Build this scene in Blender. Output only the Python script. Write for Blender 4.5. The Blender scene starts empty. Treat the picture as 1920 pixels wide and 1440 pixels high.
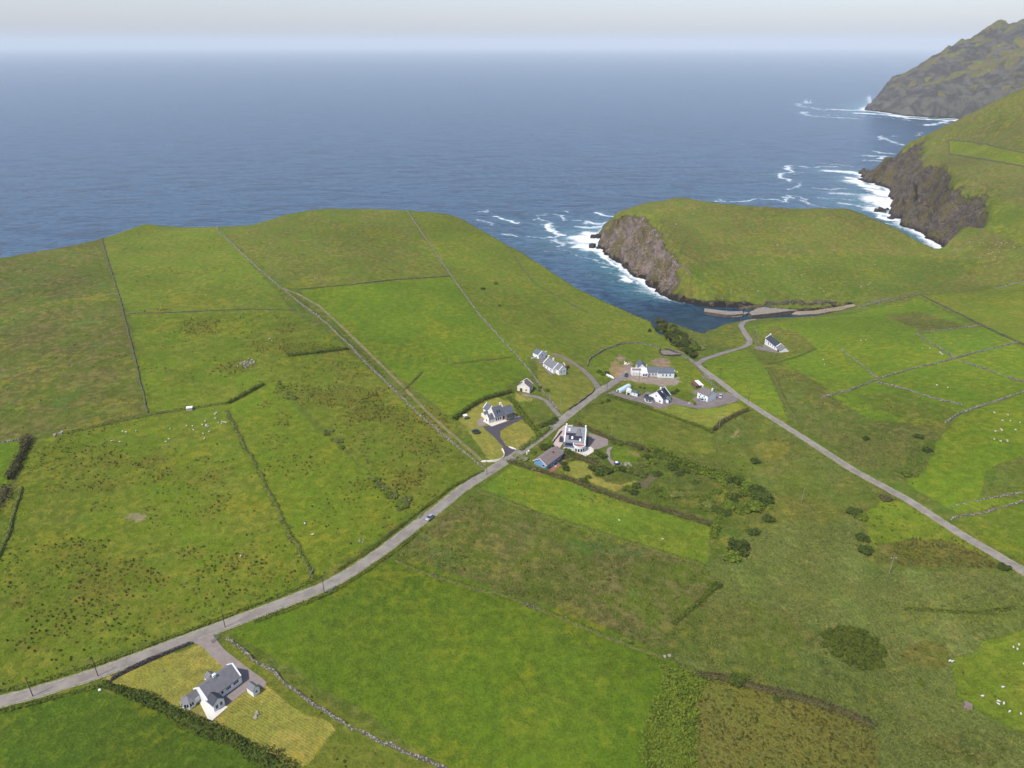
import bpy, bmesh, math, random
import numpy as np
from mathutils import Vector, Matrix, geometry
from math import radians, pi, sin, cos, atan2, sqrt

# ------------------------------------------------------------------ camera
S = bpy.context.scene
COL = S.collection
CAMZ = 210.0
FPX = 1332.0                      # focal length in pixels of the 1920 px wide photograph
PITCH = math.atan((720 - 84.5) / FPX)
cam_d = bpy.data.cameras.new('camera')
cam = bpy.data.objects.new('camera', cam_d)
COL.objects.link(cam)
cam_d.sensor_width = 36
cam_d.lens = FPX / 1920 * 36
cam_d.clip_start = 1.0
cam_d.clip_end = 200000
cam.location = (0, 0, CAMZ)
cam.rotation_euler = (pi / 2 - PITCH, 0, 0)
S.camera = cam

# ------------------------------------------------------------------ light
SUN_EL = radians(56)
SUN_AZ = math.atan2(-0.74, -0.67)            # direction towards the sun, clockwise from +Y
W = bpy.data.worlds.new("World")
S.world = W
W.use_nodes = True
nt = W.node_tree
sky = nt.nodes.new('ShaderNodeTexSky')
sky.sky_type = 'NISHITA'
sky.sun_disc = False
sky.sun_elevation = SUN_EL
sky.sun_rotation = SUN_AZ
sky.altitude = 0
sky.air_density = 1.0
sky.dust_density = 1.2
sky.ozone_density = 1.8
bg = nt.nodes['Background']
bg.inputs['Strength'].default_value = 0.112
tone = nt.nodes.new('ShaderNodeMix'); tone.data_type = 'RGBA'; tone.blend_type = 'MULTIPLY'; tone.inputs[0].default_value = 1.0
tone.inputs[7].default_value = (1.0, 0.95, 1.08, 1)      # colour correction over the whole sky: less green, more blue
nt.links.new(sky.outputs[0], tone.inputs[6])
nt.links.new(tone.outputs[2], bg.inputs['Color'])
sun_d = bpy.data.lights.new('sun', 'SUN')
sun_d.energy = 3.2
sun_d.angle = radians(0.6)
sun_d.color = (1.0, 0.955, 0.89)
sun = bpy.data.objects.new('sun', sun_d)
COL.objects.link(sun)
sv = Vector((sin(SUN_AZ) * cos(SUN_EL), cos(SUN_AZ) * cos(SUN_EL), sin(SUN_EL)))
sun.rotation_euler = sv.to_track_quat('Z', 'Y').to_euler()
sun.location = (0, 0, 600)
S.view_settings.view_transform = 'Standard'
S.view_settings.look = 'None'
S.view_settings.gamma = 1
S.view_settings.exposure = 0.60
S.cycles.max_bounces = 5
S.cycles.diffuse_bounces = 2
S.cycles.glossy_bounces = 2
S.cycles.transmission_bounces = 3
S.cycles.volume_bounces = 1
S.cycles.transparent_max_bounces = 6
S.cycles.use_denoising = True

# ------------------------------------------------------------------ numbers
rng = np.random.default_rng(7)
random.seed(7)
KALB = 0.64


def lin(c):
    c = np.asarray(c, float) / 255.0
    return np.where(c <= 0.04045, c / 12.92, ((c + 0.055) / 1.055) ** 2.4)


def alb(r, g, b, k=None):
    v = lin((r, g, b)) * (KALB if k is None else k)
    return (float(v[0]), float(v[1]), float(v[2]))


def _hash(ix, iy, seed):
    h = (ix.astype(np.int64) * 374761393 + iy.astype(np.int64) * 668265263 + seed * 974634777) & 0xFFFFFFFF
    h = ((h ^ (h >> 13)) * 1274126177) & 0xFFFFFFFF
    h = h ^ (h >> 16)
    return (h & 0xFFFFFF).astype(np.float64) / float(0xFFFFFF)


def vnoise(x, y, seed=0):
    x = np.asarray(x, float); y = np.asarray(y, float)
    ix = np.floor(x); iy = np.floor(y)
    fx = x - ix; fy = y - iy
    fx = fx * fx * fx * (fx * (fx * 6 - 15) + 10)
    fy = fy * fy * fy * (fy * (fy * 6 - 15) + 10)
    a = _hash(ix, iy, seed); b = _hash(ix + 1, iy, seed)
    c = _hash(ix, iy + 1, seed); d = _hash(ix + 1, iy + 1, seed)
    return (a * (1 - fx) + b * fx) * (1 - fy) + (c * (1 - fx) + d * fx) * fy


def fbm(x, y, seed=0, n=3):
    s = 0; a = 0.5; t = 0
    for k in range(n):
        s = s + a * vnoise(x * 2 ** k + 17.3 * k, y * 2 ** k - 9.1 * k, seed + k)
        t += a; a *= 0.5
    return s / t


def ridge(x, y, seed=0, n=3):
    s = 0; a = 0.5; t = 0
    for k in range(n):
        s = s + a * (1 - abs(2 * vnoise(x * 2 ** k + 5.3 * k, y * 2 ** k + 3.7 * k, seed + k) - 1))
        t += a; a *= 0.5
    return s / t


def sstep(a, b, x):
    t = np.clip((x - a) / (b - a), 0, 1)
    return t * t * (3 - 2 * t)


CP, SP = cos(PITCH), sin(PITCH)


def raydir(px, py):
    u = (np.asarray(px, float) - 960) / FPX
    v = (720 - np.asarray(py, float)) / FPX
    return u, CP + v * SP, -SP + v * CP


def plane(px, py, z):
    """world xy of a photo pixel on the horizontal plane at height z"""
    dx, dy, dz = raydir(px, py)
    t = (z - CAMZ) / dz
    return dx * t, dy * t


# ------------------------------------------------------------------ coast
# ('T', px, py, z, width, push): top edge of a cliff seen against the sea;  ('W', px, py, width): waterline;  ('X', x, y, width)
COAST = [
    ('X', -9000, 900, 20), ('X', -3000, 950, 20), ('X', -1300, 760, 16),
    ('T', -600, 575, 46, 12, 8), ('T', -200, 512, 48, 12, 8), ('T', 0, 482, 50, 12, 8), ('T', 120, 461, 50, 12, 8),
    ('T', 190, 444, 50, 12, 8), ('T', 270, 417, 53, 12, 8), ('T', 330, 423, 51, 12, 8), ('T', 400, 424, 51, 12, 8),
    ('T', 470, 420, 53, 12, 8), ('T', 530, 402, 55, 12, 8), ('T', 600, 390, 57, 12, 8), ('T', 700, 391, 56, 12, 8),
    ('T', 780, 394, 54, 12, 8), ('T', 845, 401, 49, 12, 8), ('T', 880, 413, 45, 12, 8), ('T', 930, 441, 39, 11, 7),
    ('T', 1000, 479, 32, 10, 6), ('T', 1040, 506, 27, 9, 5), ('T', 1090, 540, 22, 8, 4), ('T', 1150, 569, 18, 7, 4),
    ('T', 1200, 590, 15, 6, 3), ('T', 1221, 601, 13, 4, 2),
    ('W', 1226, 623, 3), ('W', 1234, 621, 3),
    ('T', 1236, 601, 12, 3, 2), ('T', 1262, 603, 12, 4, 3), ('T', 1290, 613, 11, 4, 3), ('T', 1314, 624, 9, 3, 2),
    ('W', 1321, 632, 2), ('W', 1326, 628, 2), ('T', 1332, 617, 8, 3, 2), ('T', 1350, 607, 8, 4, 2), ('T', 1400, 598, 7, 4, 2),
    ('T', 1450, 594, 7, 4, 2), ('T', 1520, 592, 6, 4, 2), ('T', 1560, 584, 5, 4, 2), ('W', 1590, 584, 5),
    ('W', 1560, 586, 4), ('W', 1500, 590, 4), ('W', 1445, 586, 5), ('W', 1425, 580, 6), ('W', 1375, 577, 7), ('W', 1332, 577, 8),
    ('W', 1300, 572, 14), ('W', 1260, 562, 18), ('W', 1236, 551, 24), ('W', 1215, 534, 30), ('W', 1188, 516, 36),
    ('W', 1166, 500, 44), ('W', 1150, 484, 48), ('W', 1140, 473, 40), ('W', 1116, 465, 30), ('W', 1122, 457, 22),
    ('W', 1132, 450, 18), ('W', 1116, 444, 22), ('W', 1128, 436, 24), ('W', 1150, 423, 30), ('T', 1170, 405, 20, 26, 14),
    ('T', 1182, 393, 33, 24, 10), ('T', 1197, 381, 41, 20, 10), ('T', 1230, 379, 43, 18, 9), ('T', 1255, 373, 47, 16, 9),
    ('T', 1280, 366, 52, 15, 8), ('T', 1310, 374, 49, 15, 8), ('T', 1370, 380, 48, 15, 8), ('T', 1430, 385, 47, 15, 8),
    ('T', 1500, 389, 46, 15, 8), ('T', 1542, 392, 45, 12, 6), ('T', 1552, 384, 51, 12, 6), ('T', 1590, 389, 49, 14, 7),
    ('T', 1635, 404, 45, 14, 7), ('T', 1691, 427, 38, 12, 6), ('T', 1719, 442, 34, 10, 5), ('T', 1757, 463, 28, 8, 4),
    ('W', 1772, 470, 36), ('W', 1762, 465, 48), ('W', 1748, 452, 50), ('W', 1730, 440, 46), ('W', 1706, 428, 44), ('W', 1692, 421, 42),
    ('W', 1699, 412, 40), ('W', 1674, 409, 30), ('W', 1667, 404, 30), ('W', 1673, 394, 30), ('W', 1667, 379, 36),
    ('W', 1669, 360, 40), ('W', 1662, 351, 40), ('W', 1650, 349, 44), ('W', 1635, 344, 44), ('W', 1617, 337, 44),
    ('W', 1618, 326, 40), ('T', 1637, 310, 20, 40, 22), ('T', 1655, 297, 34, 36, 16), ('T', 1672, 285, 46, 30, 12),
    ('T', 1691, 275, 53, 24, 10), ('T', 1723, 253, 62, 20, 10), ('T', 1749, 240, 67, 20, 10), ('T', 1772, 232, 70, 20, 10),
    ('X', 1330, 1930, 25), ('X', 1500, 2150, 25),
    ('W', 1820, 226, 40), ('W', 1795, 223, 45), ('W', 1760, 221, 45), ('W', 1700, 218, 45), ('W', 1665, 212, 45), ('W', 1640, 209, 40),
    ('W', 1619, 206, 35), ('X', 1580, 3250, 40), ('X', 2000, 3500, 40), ('X', 3000, 3900, 60), ('X', 9000, 5200, 60),
    ('X', 9000, -3000, 60), ('X', -9000, -3000, 60)]
cx, cy, cw, ctrl = [], [], [], []
for c in COAST:
    if c[0] == 'T':
        x, y = plane(c[1], c[2], c[3])
        r = math.hypot(x, y)
        ctrl.append((x * (r - 2) / r, y * (r - 2) / r, c[3]))
        x, y = x * (r + c[5]) / r, y * (r + c[5]) / r
        w = c[4]
    elif c[0] == 'W':
        x, y = plane(c[1], c[2], 0.0); w = c[3]
    else:
        x, y, w = c[1], c[2], c[3]
    cx.append(float(x)); cy.append(float(y)); cw.append(w)
cx = np.array(cx); cy = np.array(cy); cw = np.array(cw, float)

# land surface heights: (px, py, z) seen in the photograph
LANDZ = [
    (0, 1440, 36), (480, 1440, 35), (960, 1440, 33), (1440, 1440, 31), (1920, 1440, 33), (0, 1240, 37), (480, 1240, 35), (960, 1240, 32),
    (1440, 1240, 29), (1920, 1240, 33), (0, 1040, 39), (300, 1040, 38), (600, 1040, 36), (960, 1040, 32), (1250, 1000, 28), (1400, 1060, 27),
    (1650, 1050, 29), (1920, 1040, 35), (0, 850, 42), (300, 860, 41), (600, 860, 38), (850, 880, 34), (1050, 840, 30), (1250, 860, 27),
    (1450, 850, 27), (1700, 860, 31), (1920, 850, 38), (0, 680, 45), (250, 690, 44), (450, 680, 42), (700, 680, 38), (850, 760, 34),
    (950, 700, 32), (1060, 740, 28), (1200, 740, 24), (1350, 745, 23), (1600, 740, 29), (1900, 740, 39), (0, 560, 48), (200, 560, 47),
    (400, 540, 47), (600, 540, 46), (800, 540, 40), (930, 560, 35), (1000, 620, 29), (1100, 620, 22), (1200, 680, 20), (1310, 675, 17),
    (1400, 650, 13), (1450, 650, 15), (1550, 640, 20), (1700, 640, 29), (1880, 640, 38), (350, 460, 50), (600, 450, 53), (760, 440, 50),
    (860, 460, 42), (1390, 606, 9), (1450, 600, 9), (1600, 590, 11), (1720, 556, 14), (1830, 545, 19), (1920, 528, 24),
    (1700, 600, 22), (1900, 590, 31),
    (1330, 566, 7), (1400, 568, 5.5), (1480, 562, 6), (1560, 560, 8), (1620, 552, 11), (1400, 545, 11), (1500, 540, 11), (1300, 540, 16), (1290, 500, 26),
    (1245, 440, 38), (1240, 400, 42), (1262, 470, 33), (1400, 490, 22), (1500, 500, 20), (1400, 430, 36), (1550, 440, 34), (1650, 480, 23),
    (1720, 500, 19), (1750, 480, 22), (1850, 500, 26), (1920, 500, 31), (1790, 476, 26),
    (1850, 432, 42), (1780, 455, 34), (1830, 410, 48), (1740, 388, 52), (1775, 355, 55), (1720, 330, 58), (1735, 285, 64), (1800, 300, 70), (1900, 420, 52),
    (1920, 360, 66), (1920, 300, 84), (1850, 260, 90), (1920, 240, 112), (1800, 235, 84), (1850, 215, 104), (1911, 172, 150), (1980, 150, 165),
    (2100, 300, 110), (2100, 440, 70), (2100, 600, 50), (2100, 800, 48), (2100, 1100, 42), (1690, 300, 56), (1705, 360, 48),
]
for px, py, z in LANDZ:
    x, y = plane(px, py, z); ctrl.append((float(x), float(y), z))
# the mountain beyond: (px, depth along y, z)
for px, dep, z in [(1625, 2860, 22), (1645, 2900, 48), (1665, 2880, 62), (1700, 2930, 103), (1740, 2960, 155), (1775, 2980, 195), (1800, 3000, 212),
                   (1840, 3010, 262), (1860, 3020, 272), (1890, 3020, 275), (1920, 3030, 292), (1990, 3040, 330), (1740, 2600, 70), (1800, 2560, 62),
                   (1800, 2780, 140), (1860, 2800, 180), (1920, 2700, 200), (1860, 2520, 105), (1920, 2350, 130), (1990, 2600, 240), (2200, 2900, 400),
                   (1700, 2740, 48), (1900, 2150, 60), (1860, 1850, 70), (2000, 1900, 130), (2300, 2300, 260), (1760, 3250, 60), (1900, 3450, 70)]:
    ctrl.append(((px - 960) / FPX * (dep * CP + (CAMZ - z) * SP), float(dep), z))
for x, y, z in [(-700, 100, 48), (-700, 500, 50), (700, 100, 42), (0, -300, 45), (-1500, 300, 60), (-400, -200, 46), (500, -300, 46),
                (1500, 300, 70), (1500, 900, 120), (1800, 1500, 170), (-3000, 0, 70), (3500, 500, 180), (3500, 3000, 420), (0, -2000, 80), (-100, 40, 36), (120, 40, 34)]:
    ctrl.append((x, y, z))
ctrl = np.array(ctrl)
_K = len(ctrl)
_c2 = 30.0 ** 2
_A = np.sqrt((ctrl[:, None, 0] - ctrl[None, :, 0]) ** 2 + (ctrl[:, None, 1] - ctrl[None, :, 1]) ** 2 + _c2)
_A = _A + np.eye(_K) * -2.0        # slight smoothing
_P = np.c_[np.ones(_K), ctrl[:, :2] / 1000]
_M = np.block([[_A, _P], [_P.T, np.zeros((3, 3))]])
_sol = np.linalg.lstsq(_M, np.r_[ctrl[:, 2], 0, 0, 0], rcond=None)[0]


def base_h(x, y):
    out = _sol[_K] + _sol[_K + 1] * x / 1000 + _sol[_K + 2] * y / 1000
    for k in range(_K):
        out = out + _sol[k] * np.sqrt((x - ctrl[k, 0]) ** 2 + (y - ctrl[k, 1]) ** 2 + _c2)
    return out


def inside(x, y, qx, qy):
    res = np.zeros(len(x), bool)
    j = len(qx) - 1
    for i in range(len(qx)):
        if qy[i] != qy[j]:
            m = ((qy[i] > y) != (qy[j] > y))
            if m.any():
                xi = (qx[j] - qx[i]) * (y[m] - qy[i]) / (qy[j] - qy[i]) + qx[i]
                res[m] ^= x[m] < xi
        j = i
    return res


def seg_dist(x, y, ax, ay, bx, by):
    dx, dy = bx - ax, by - ay
    L = dx * dx + dy * dy + 1e-9
    t = np.clip(((x - ax) * dx + (y - ay) * dy) / L, 0, 1)
    return np.hypot(x - ax - t * dx, y - ay - t * dy), t


def coast_sd(x, y):
    d = np.full(x.shape, 1e9); w = np.full(x.shape, 20.0)
    n = len(cx)
    for i in range(n):
        j = (i + 1) % n
        e, t = seg_dist(x, y, cx[i], cy[i], cx[j], cy[j])
        m = e < d
        d[m] = e[m]
        w[m] = (cw[i] * (1 - t) + cw[j] * t)[m]
    s = inside(x, y, cx, cy)
    return np.where(s, d, -d), w


# the wooded gully beside the cove
GUL = [plane(1229, 622, 0), plane(1240, 634, 4), plane(1258, 645, 7), plane(1276, 660, 9), plane(1296, 671, 12), plane(1304, 676, 15)]
GULW = [(15, 9), (13, 8), (12, 8), (10, 7), (7, 5), (3, 3)]          # depth, half width

CLEFTS = [(GUL, GULW),
          ([plane(1715, 376, 12), plane(1738, 366, 30), plane(1760, 357, 46), plane(1779, 354, 54)], [(40, 30), (42, 20), (34, 14), (5, 6)]),
          ([plane(1640, 345, 0), plane(1668, 318, 20), plane(1675, 300, 40)], [(10, 14), (18, 14), (8, 10)]),
          ([plane(1772, 468, 4), plane(1800, 452, 20), plane(1830, 440, 34)], [(26, 30), (26, 24), (8, 11)])]


def H(x, y, full=False):
    shp = np.shape(x)
    x = np.atleast_1d(np.asarray(x, float)).ravel(); y = np.atleast_1d(np.asarray(y, float)).ravel()
    b = base_h(x, y)
    b = np.maximum(b, 4.0)
    d, w = coast_sd(x, y)
    rag = sstep(8, 30, w)
    dn = d + (fbm(x / 26, y / 26, 3, 4) - 0.5) * (3 + 17 * rag) + (ridge(x / 11, y / 11, 8, 2) - 0.5) * 5 * rag
    dn = np.where(d < -22, d, dn)
    t = np.clip(dn / w, 0, 1)
    prof = t ** (0.85 - 0.15 * rag) * (1 - 0.0 * t)
    prof = np.where(t > 0.8, 1 - (1 - prof) * 0.9, prof)
    h = b * prof
    h = np.where(dn < 0, np.maximum(dn * 0.8, -9), h + 0.3 * np.minimum(dn, 1))
    land = dn > 0
    cliff = np.clip(1.25 - dn / w, 0, 1) * land
    mtn = sstep(2050, 2350, y) * sstep(1100, 1350, x)
    rough = np.clip(cliff * 1.5, 0, 1) * rag + mtn * 0.8
    h = h + rough * land * ((1 - mtn) * (ridge((x + y * .4) / 19, y / 19, 21, 4) - 0.55) * (14 + 8 * sstep(350, 450, x)) + mtn * (ridge((x + y * .7) / 70, (y - x * .3) / 48, 22, 5) - 0.55) * 24 * np.clip(dn / 6, 0.15, 1)
                            + (vnoise(x / 3.1, y / 3.1, 5) - 0.5) * 2.4)
    h = np.where(mtn > 0.01, h + mtn * land * (ridge(x / 130 + y / 240, y / 170, 31, 5) - 0.64) * 50 * sstep(0, 120, dn), h)
    # gentle undulation of the pasture
    und = (fbm(x / 60, y / 60, 11, 3) - 0.5) * 2.6 * sstep(250, 500, y) + (fbm(x / 14, y / 14, 12, 2) - 0.5) * 0.35
    und = und + (fbm(x / 130, y / 130, 13, 3) - 0.5) * 22 * sstep(900, 1150, y) * (1 - mtn)
    h = h + und * land * sstep(5, 40, dn)
    # clefts cut into the land
    cutall = np.zeros(len(h))
    for pts, spec in CLEFTS:
        xs = [p[0] for p in pts]; ys = [p[1] for p in pts]
        m = (x > min(xs) - 40) & (x < max(xs) + 40) & (y > min(ys) - 40) & (y < max(ys) + 40)
        if not m.any(): continue
        xx, yy = x[m], y[m]
        cut = np.zeros(len(xx))
        for i in range(len(pts) - 1):
            e, t = seg_dist(xx, yy, pts[i][0], pts[i][1], pts[i + 1][0], pts[i + 1][1])
            e = e + (vnoise(xx / 5, yy / 5, 19) - .5) * 3
            dep = spec[i][0] * (1 - t) + spec[i + 1][0] * t
            hw = spec[i][1] * (1 - t) + spec[i + 1][1] * t
            cut = np.maximum(cut, dep * sstep(1.0, 0.25, e / hw))
        h[m] = np.maximum(h[m] - cut, -1.0)
        cutall[m] = np.maximum(cutall[m], cut)
    if full: rough = np.maximum(rough, sstep(2, 8, cutall) * sstep(600, 640, y))
    if full:
        return h.reshape(shp), dn.reshape(shp), w.reshape(shp), rough.reshape(shp), mtn.reshape(shp)
    return h.reshape(shp)


def ground(px, py):
    """first hit of the pixels' rays with the land (sea level where they miss it)"""
    px = np.atleast_1d(np.asarray(px, float)); py = np.atleast_1d(np.asarray(py, float))
    dx, dy, dz = raydir(px, py)
    n = len(px)
    t1 = np.where(dz < -0.02, (0 - CAMZ) / np.minimum(dz, -0.02), 5200.0)
    t1 = np.minimum(t1, 5200)
    t0 = np.where(dz < -0.02, np.minimum((110 - CAMZ) / np.minimum(dz, -0.02), 5000), 900.0)
    t0 = np.minimum(t0, t1 - 1)
    K = 110
    fr = np.linspace(0, 1, K)
    T = t0[:, None] + (t1 - t0)[:, None] * fr[None, :]
    hh = H(dx[:, None] * T, dy[:, None] * T)
    below = (CAMZ + dz[:, None] * T) <= np.maximum(hh, 0)
    below[:, -1] = True
    k = np.maximum(below.argmax(1), 1)
    a = T[np.arange(n), k - 1]; b = T[np.arange(n), k]
    for _ in range(9):
        m = (a + b) / 2
        hm = np.maximum(H(dx * m, dy * m), 0)
        u = (CAMZ + dz * m) <= hm
        b = np.where(u, m, b); a = np.where(u, a, m)
    return np.c_[dx * b, dy * b, CAMZ + dz * b]


def dens(pts, step=14.0, close=False):
    pts = list(pts)
    if close:
        pts = pts + [pts[0]]
    out = []
    for (x0, y0), (x1, y1) in zip(pts[:-1], pts[1:]):
        n = max(1, int(math.hypot(x1 - x0, y1 - y0) / step))
        for i in range(n):
            out.append((x0 + (x1 - x0) * i / n, y0 + (y1 - y0) * i / n))
    if not close:
        out.append(pts[-1])
    return out


def gpoly(pts, step=22.0):
    d = dens(pts, step, True)
    return ground([p[0] for p in d], [p[1] for p in d])


def gline(pts, step=14.0):
    d = dens(pts, step)
    return ground([p[0] for p in d], [p[1] for p in d])


# ------------------------------------------------------------------ scene helpers
def tag(o, label=None, cat=None, group=None, kind=None):
    if label: o['label'] = label
    if cat: o['category'] = cat
    if group: o['group'] = group
    if kind: o['kind'] = kind
    return o


def link(name, me, mat=None, parent=None, loc=None, rz=None):
    o = bpy.data.objects.new(name, me)
    COL.objects.link(o)
    if mat is not None:
        for mm in (mat if isinstance(mat, (list, tuple)) else [mat]):
            me.materials.append(mm)
    if parent is not None: o.parent = parent
    if loc is not None: o.location = loc
    if rz is not None: o.rotation_euler = (0, 0, rz)
    return o


def empty(name, loc, rz=0):
    o = bpy.data.objects.new(name, None)
    o.empty_display_size = 0.5
    COL.objects.link(o)
    o.location = loc; o.rotation_euler = (0, 0, rz)
    return o


def np_mesh(name, V, F, smooth=False):
    """V (n,3), F (m,k) all faces with the same number of corners"""
    me = bpy.data.meshes.new(name)
    V = np.asarray(V, np.float32); F = np.asarray(F, np.int32)
    m, k = F.shape
    me.vertices.add(len(V)); me.vertices.foreach_set('co', V.ravel())
    me.loops.add(m * k); me.loops.foreach_set('vertex_index', F.ravel())
    me.polygons.add(m)
    me.polygons.foreach_set('loop_start', np.arange(0, m * k, k, dtype=np.int32))
    me.polygons.foreach_set('loop_total', np.full(m, k, np.int32))
    me.polygons.foreach_set('use_smooth', np.full(m, smooth))
    me.update(calc_edges=True)
    return me


def set_attr(me, name, data):
    a = me.attributes.new(name, 'FLOAT_COLOR', 'POINT')
    a.data.foreach_set('color', np.asarray(data, np.float32).ravel())


def copy_tree(o, parent=None):
    c = o.copy(); COL.objects.link(c)
    if parent is not None:
        c.parent = parent
    for ch in list(o.children):
        copy_tree(ch, c)
    return c


# ------------------------------------------------------------------ materials
def new_mat(name):
    m = bpy.data.materials.new(name); m.use_nodes = True
    return m, m.node_tree, m.node_tree.nodes['Principled BSDF']


class NB:
    """small helper for building node trees"""
    def __init__(self, nt): self.nt = nt
    def n(self, t, **kw):
        x = self.nt.nodes.new(t)
        for k, v in kw.items(): setattr(x, k, v)
        return x
    def l(self, a, b): self.nt.links.new(a, b)
    def s(self, sock, v):
        if isinstance(v, bpy.types.NodeSocket): self.l(v, sock)
        elif isinstance(v, (int, float)) and sock.type == 'RGBA': sock.default_value = (v, v, v, 1)
        elif isinstance(v, (tuple, list)) and sock.type == 'RGBA' and len(v) == 3: sock.default_value = (*v, 1)
        else: sock.default_value = v
    def math(self, op, a, b=0.0, clamp=False):
        x = self.n('ShaderNodeMath', operation=op, use_clamp=clamp)
        self.s(x.inputs[0], a); self.s(x.inputs[1], b); return x.outputs[0]
    def mix(self, f, a, b, blend='MIX'):
        x = self.n('ShaderNodeMix', data_type='RGBA', blend_type=blend)
        self.s(x.inputs[0], f); self.s(x.inputs[6], a); self.s(x.inputs[7], b); return x.outputs[2]
    def noise(self, vec, scale, detail=2.0, rough=0.5, dist=0.0, dim='3D'):
        x = self.n('ShaderNodeTexNoise', noise_dimensions=dim)
        self.s(x.inputs['Scale'], scale); self.s(x.inputs['Detail'], detail); self.s(x.inputs['Roughness'], rough)
        self.s(x.inputs['Distortion'], dist)
        if vec is not None: self.l(vec, x.inputs['Vector'])
        return x.outputs[0]
    def ramp(self, v, a, b, lo=0.0, hi=1.0, smooth=True):
        x = self.n('ShaderNodeMapRange', interpolation_type='SMOOTHSTEP' if smooth else 'LINEAR')
        self.s(x.inputs[0], v); self.s(x.inputs[1], a); self.s(x.inputs[2], b); self.s(x.inputs[3], lo); self.s(x.inputs[4], hi)
        return x.outputs[0]
    def scaled(self, vec, sx, sy, sz, rot=0.0):
        x = self.n('ShaderNodeMapping')
        self.l(vec, x.inputs[0]); x.inputs['Scale'].default_value = (sx, sy, sz); x.inputs['Rotation'].default_value = (0, 0, rot)
        return x.outputs[0]
    def bump(self, h, strength, dist, normal=None):
        x = self.n('ShaderNodeBump')
        self.s(x.inputs['Strength'], strength); self.s(x.inputs['Distance'], dist); self.l(h, x.inputs['Height'])
        if normal is not None: self.l(normal, x.inputs['Normal'])
        return x.outputs[0]


def simple_mat(name, color, rough=0.8, var=0.12, scale=1.5, bump=0.0, color2=None, metallic=0.0, spec=0.3, bscale=None):
    """painted / natural surface with soft procedural variation"""
    m, nt, p = new_mat(name)
    b = NB(nt)
    pos = b.n('ShaderNodeTexCoord').outputs['Object']
    n1 = b.noise(pos, scale, 4, 0.6)
    c2 = color2 if color2 is not None else tuple(max(0, c * (1 - var * 2.2)) for c in color)
    f = b.ramp(n1, 0.32, 0.7)
    out = b.mix(f, color, c2)
    b.l(out, p.inputs['Base Color'])
    p.inputs['Roughness'].default_value = rough
    p.inputs['Metallic'].default_value = metallic
    p.inputs['Specular IOR Level'].default_value = spec
    if bump > 0:
        n2 = b.noise(pos, bscale or scale * 4, 3, 0.6)
        b.l(b.bump(n2, 0.6, bump), p.inputs['Normal'])
    return m


def veg(r, g, b, k=None):
    """base colour of living green from its look in the photograph (the air adds the blue)"""
    v = alb(r, g, b, k)
    return (v[0] * 1.18, v[1] * 1.03, v[2] * 0.50)
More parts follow.
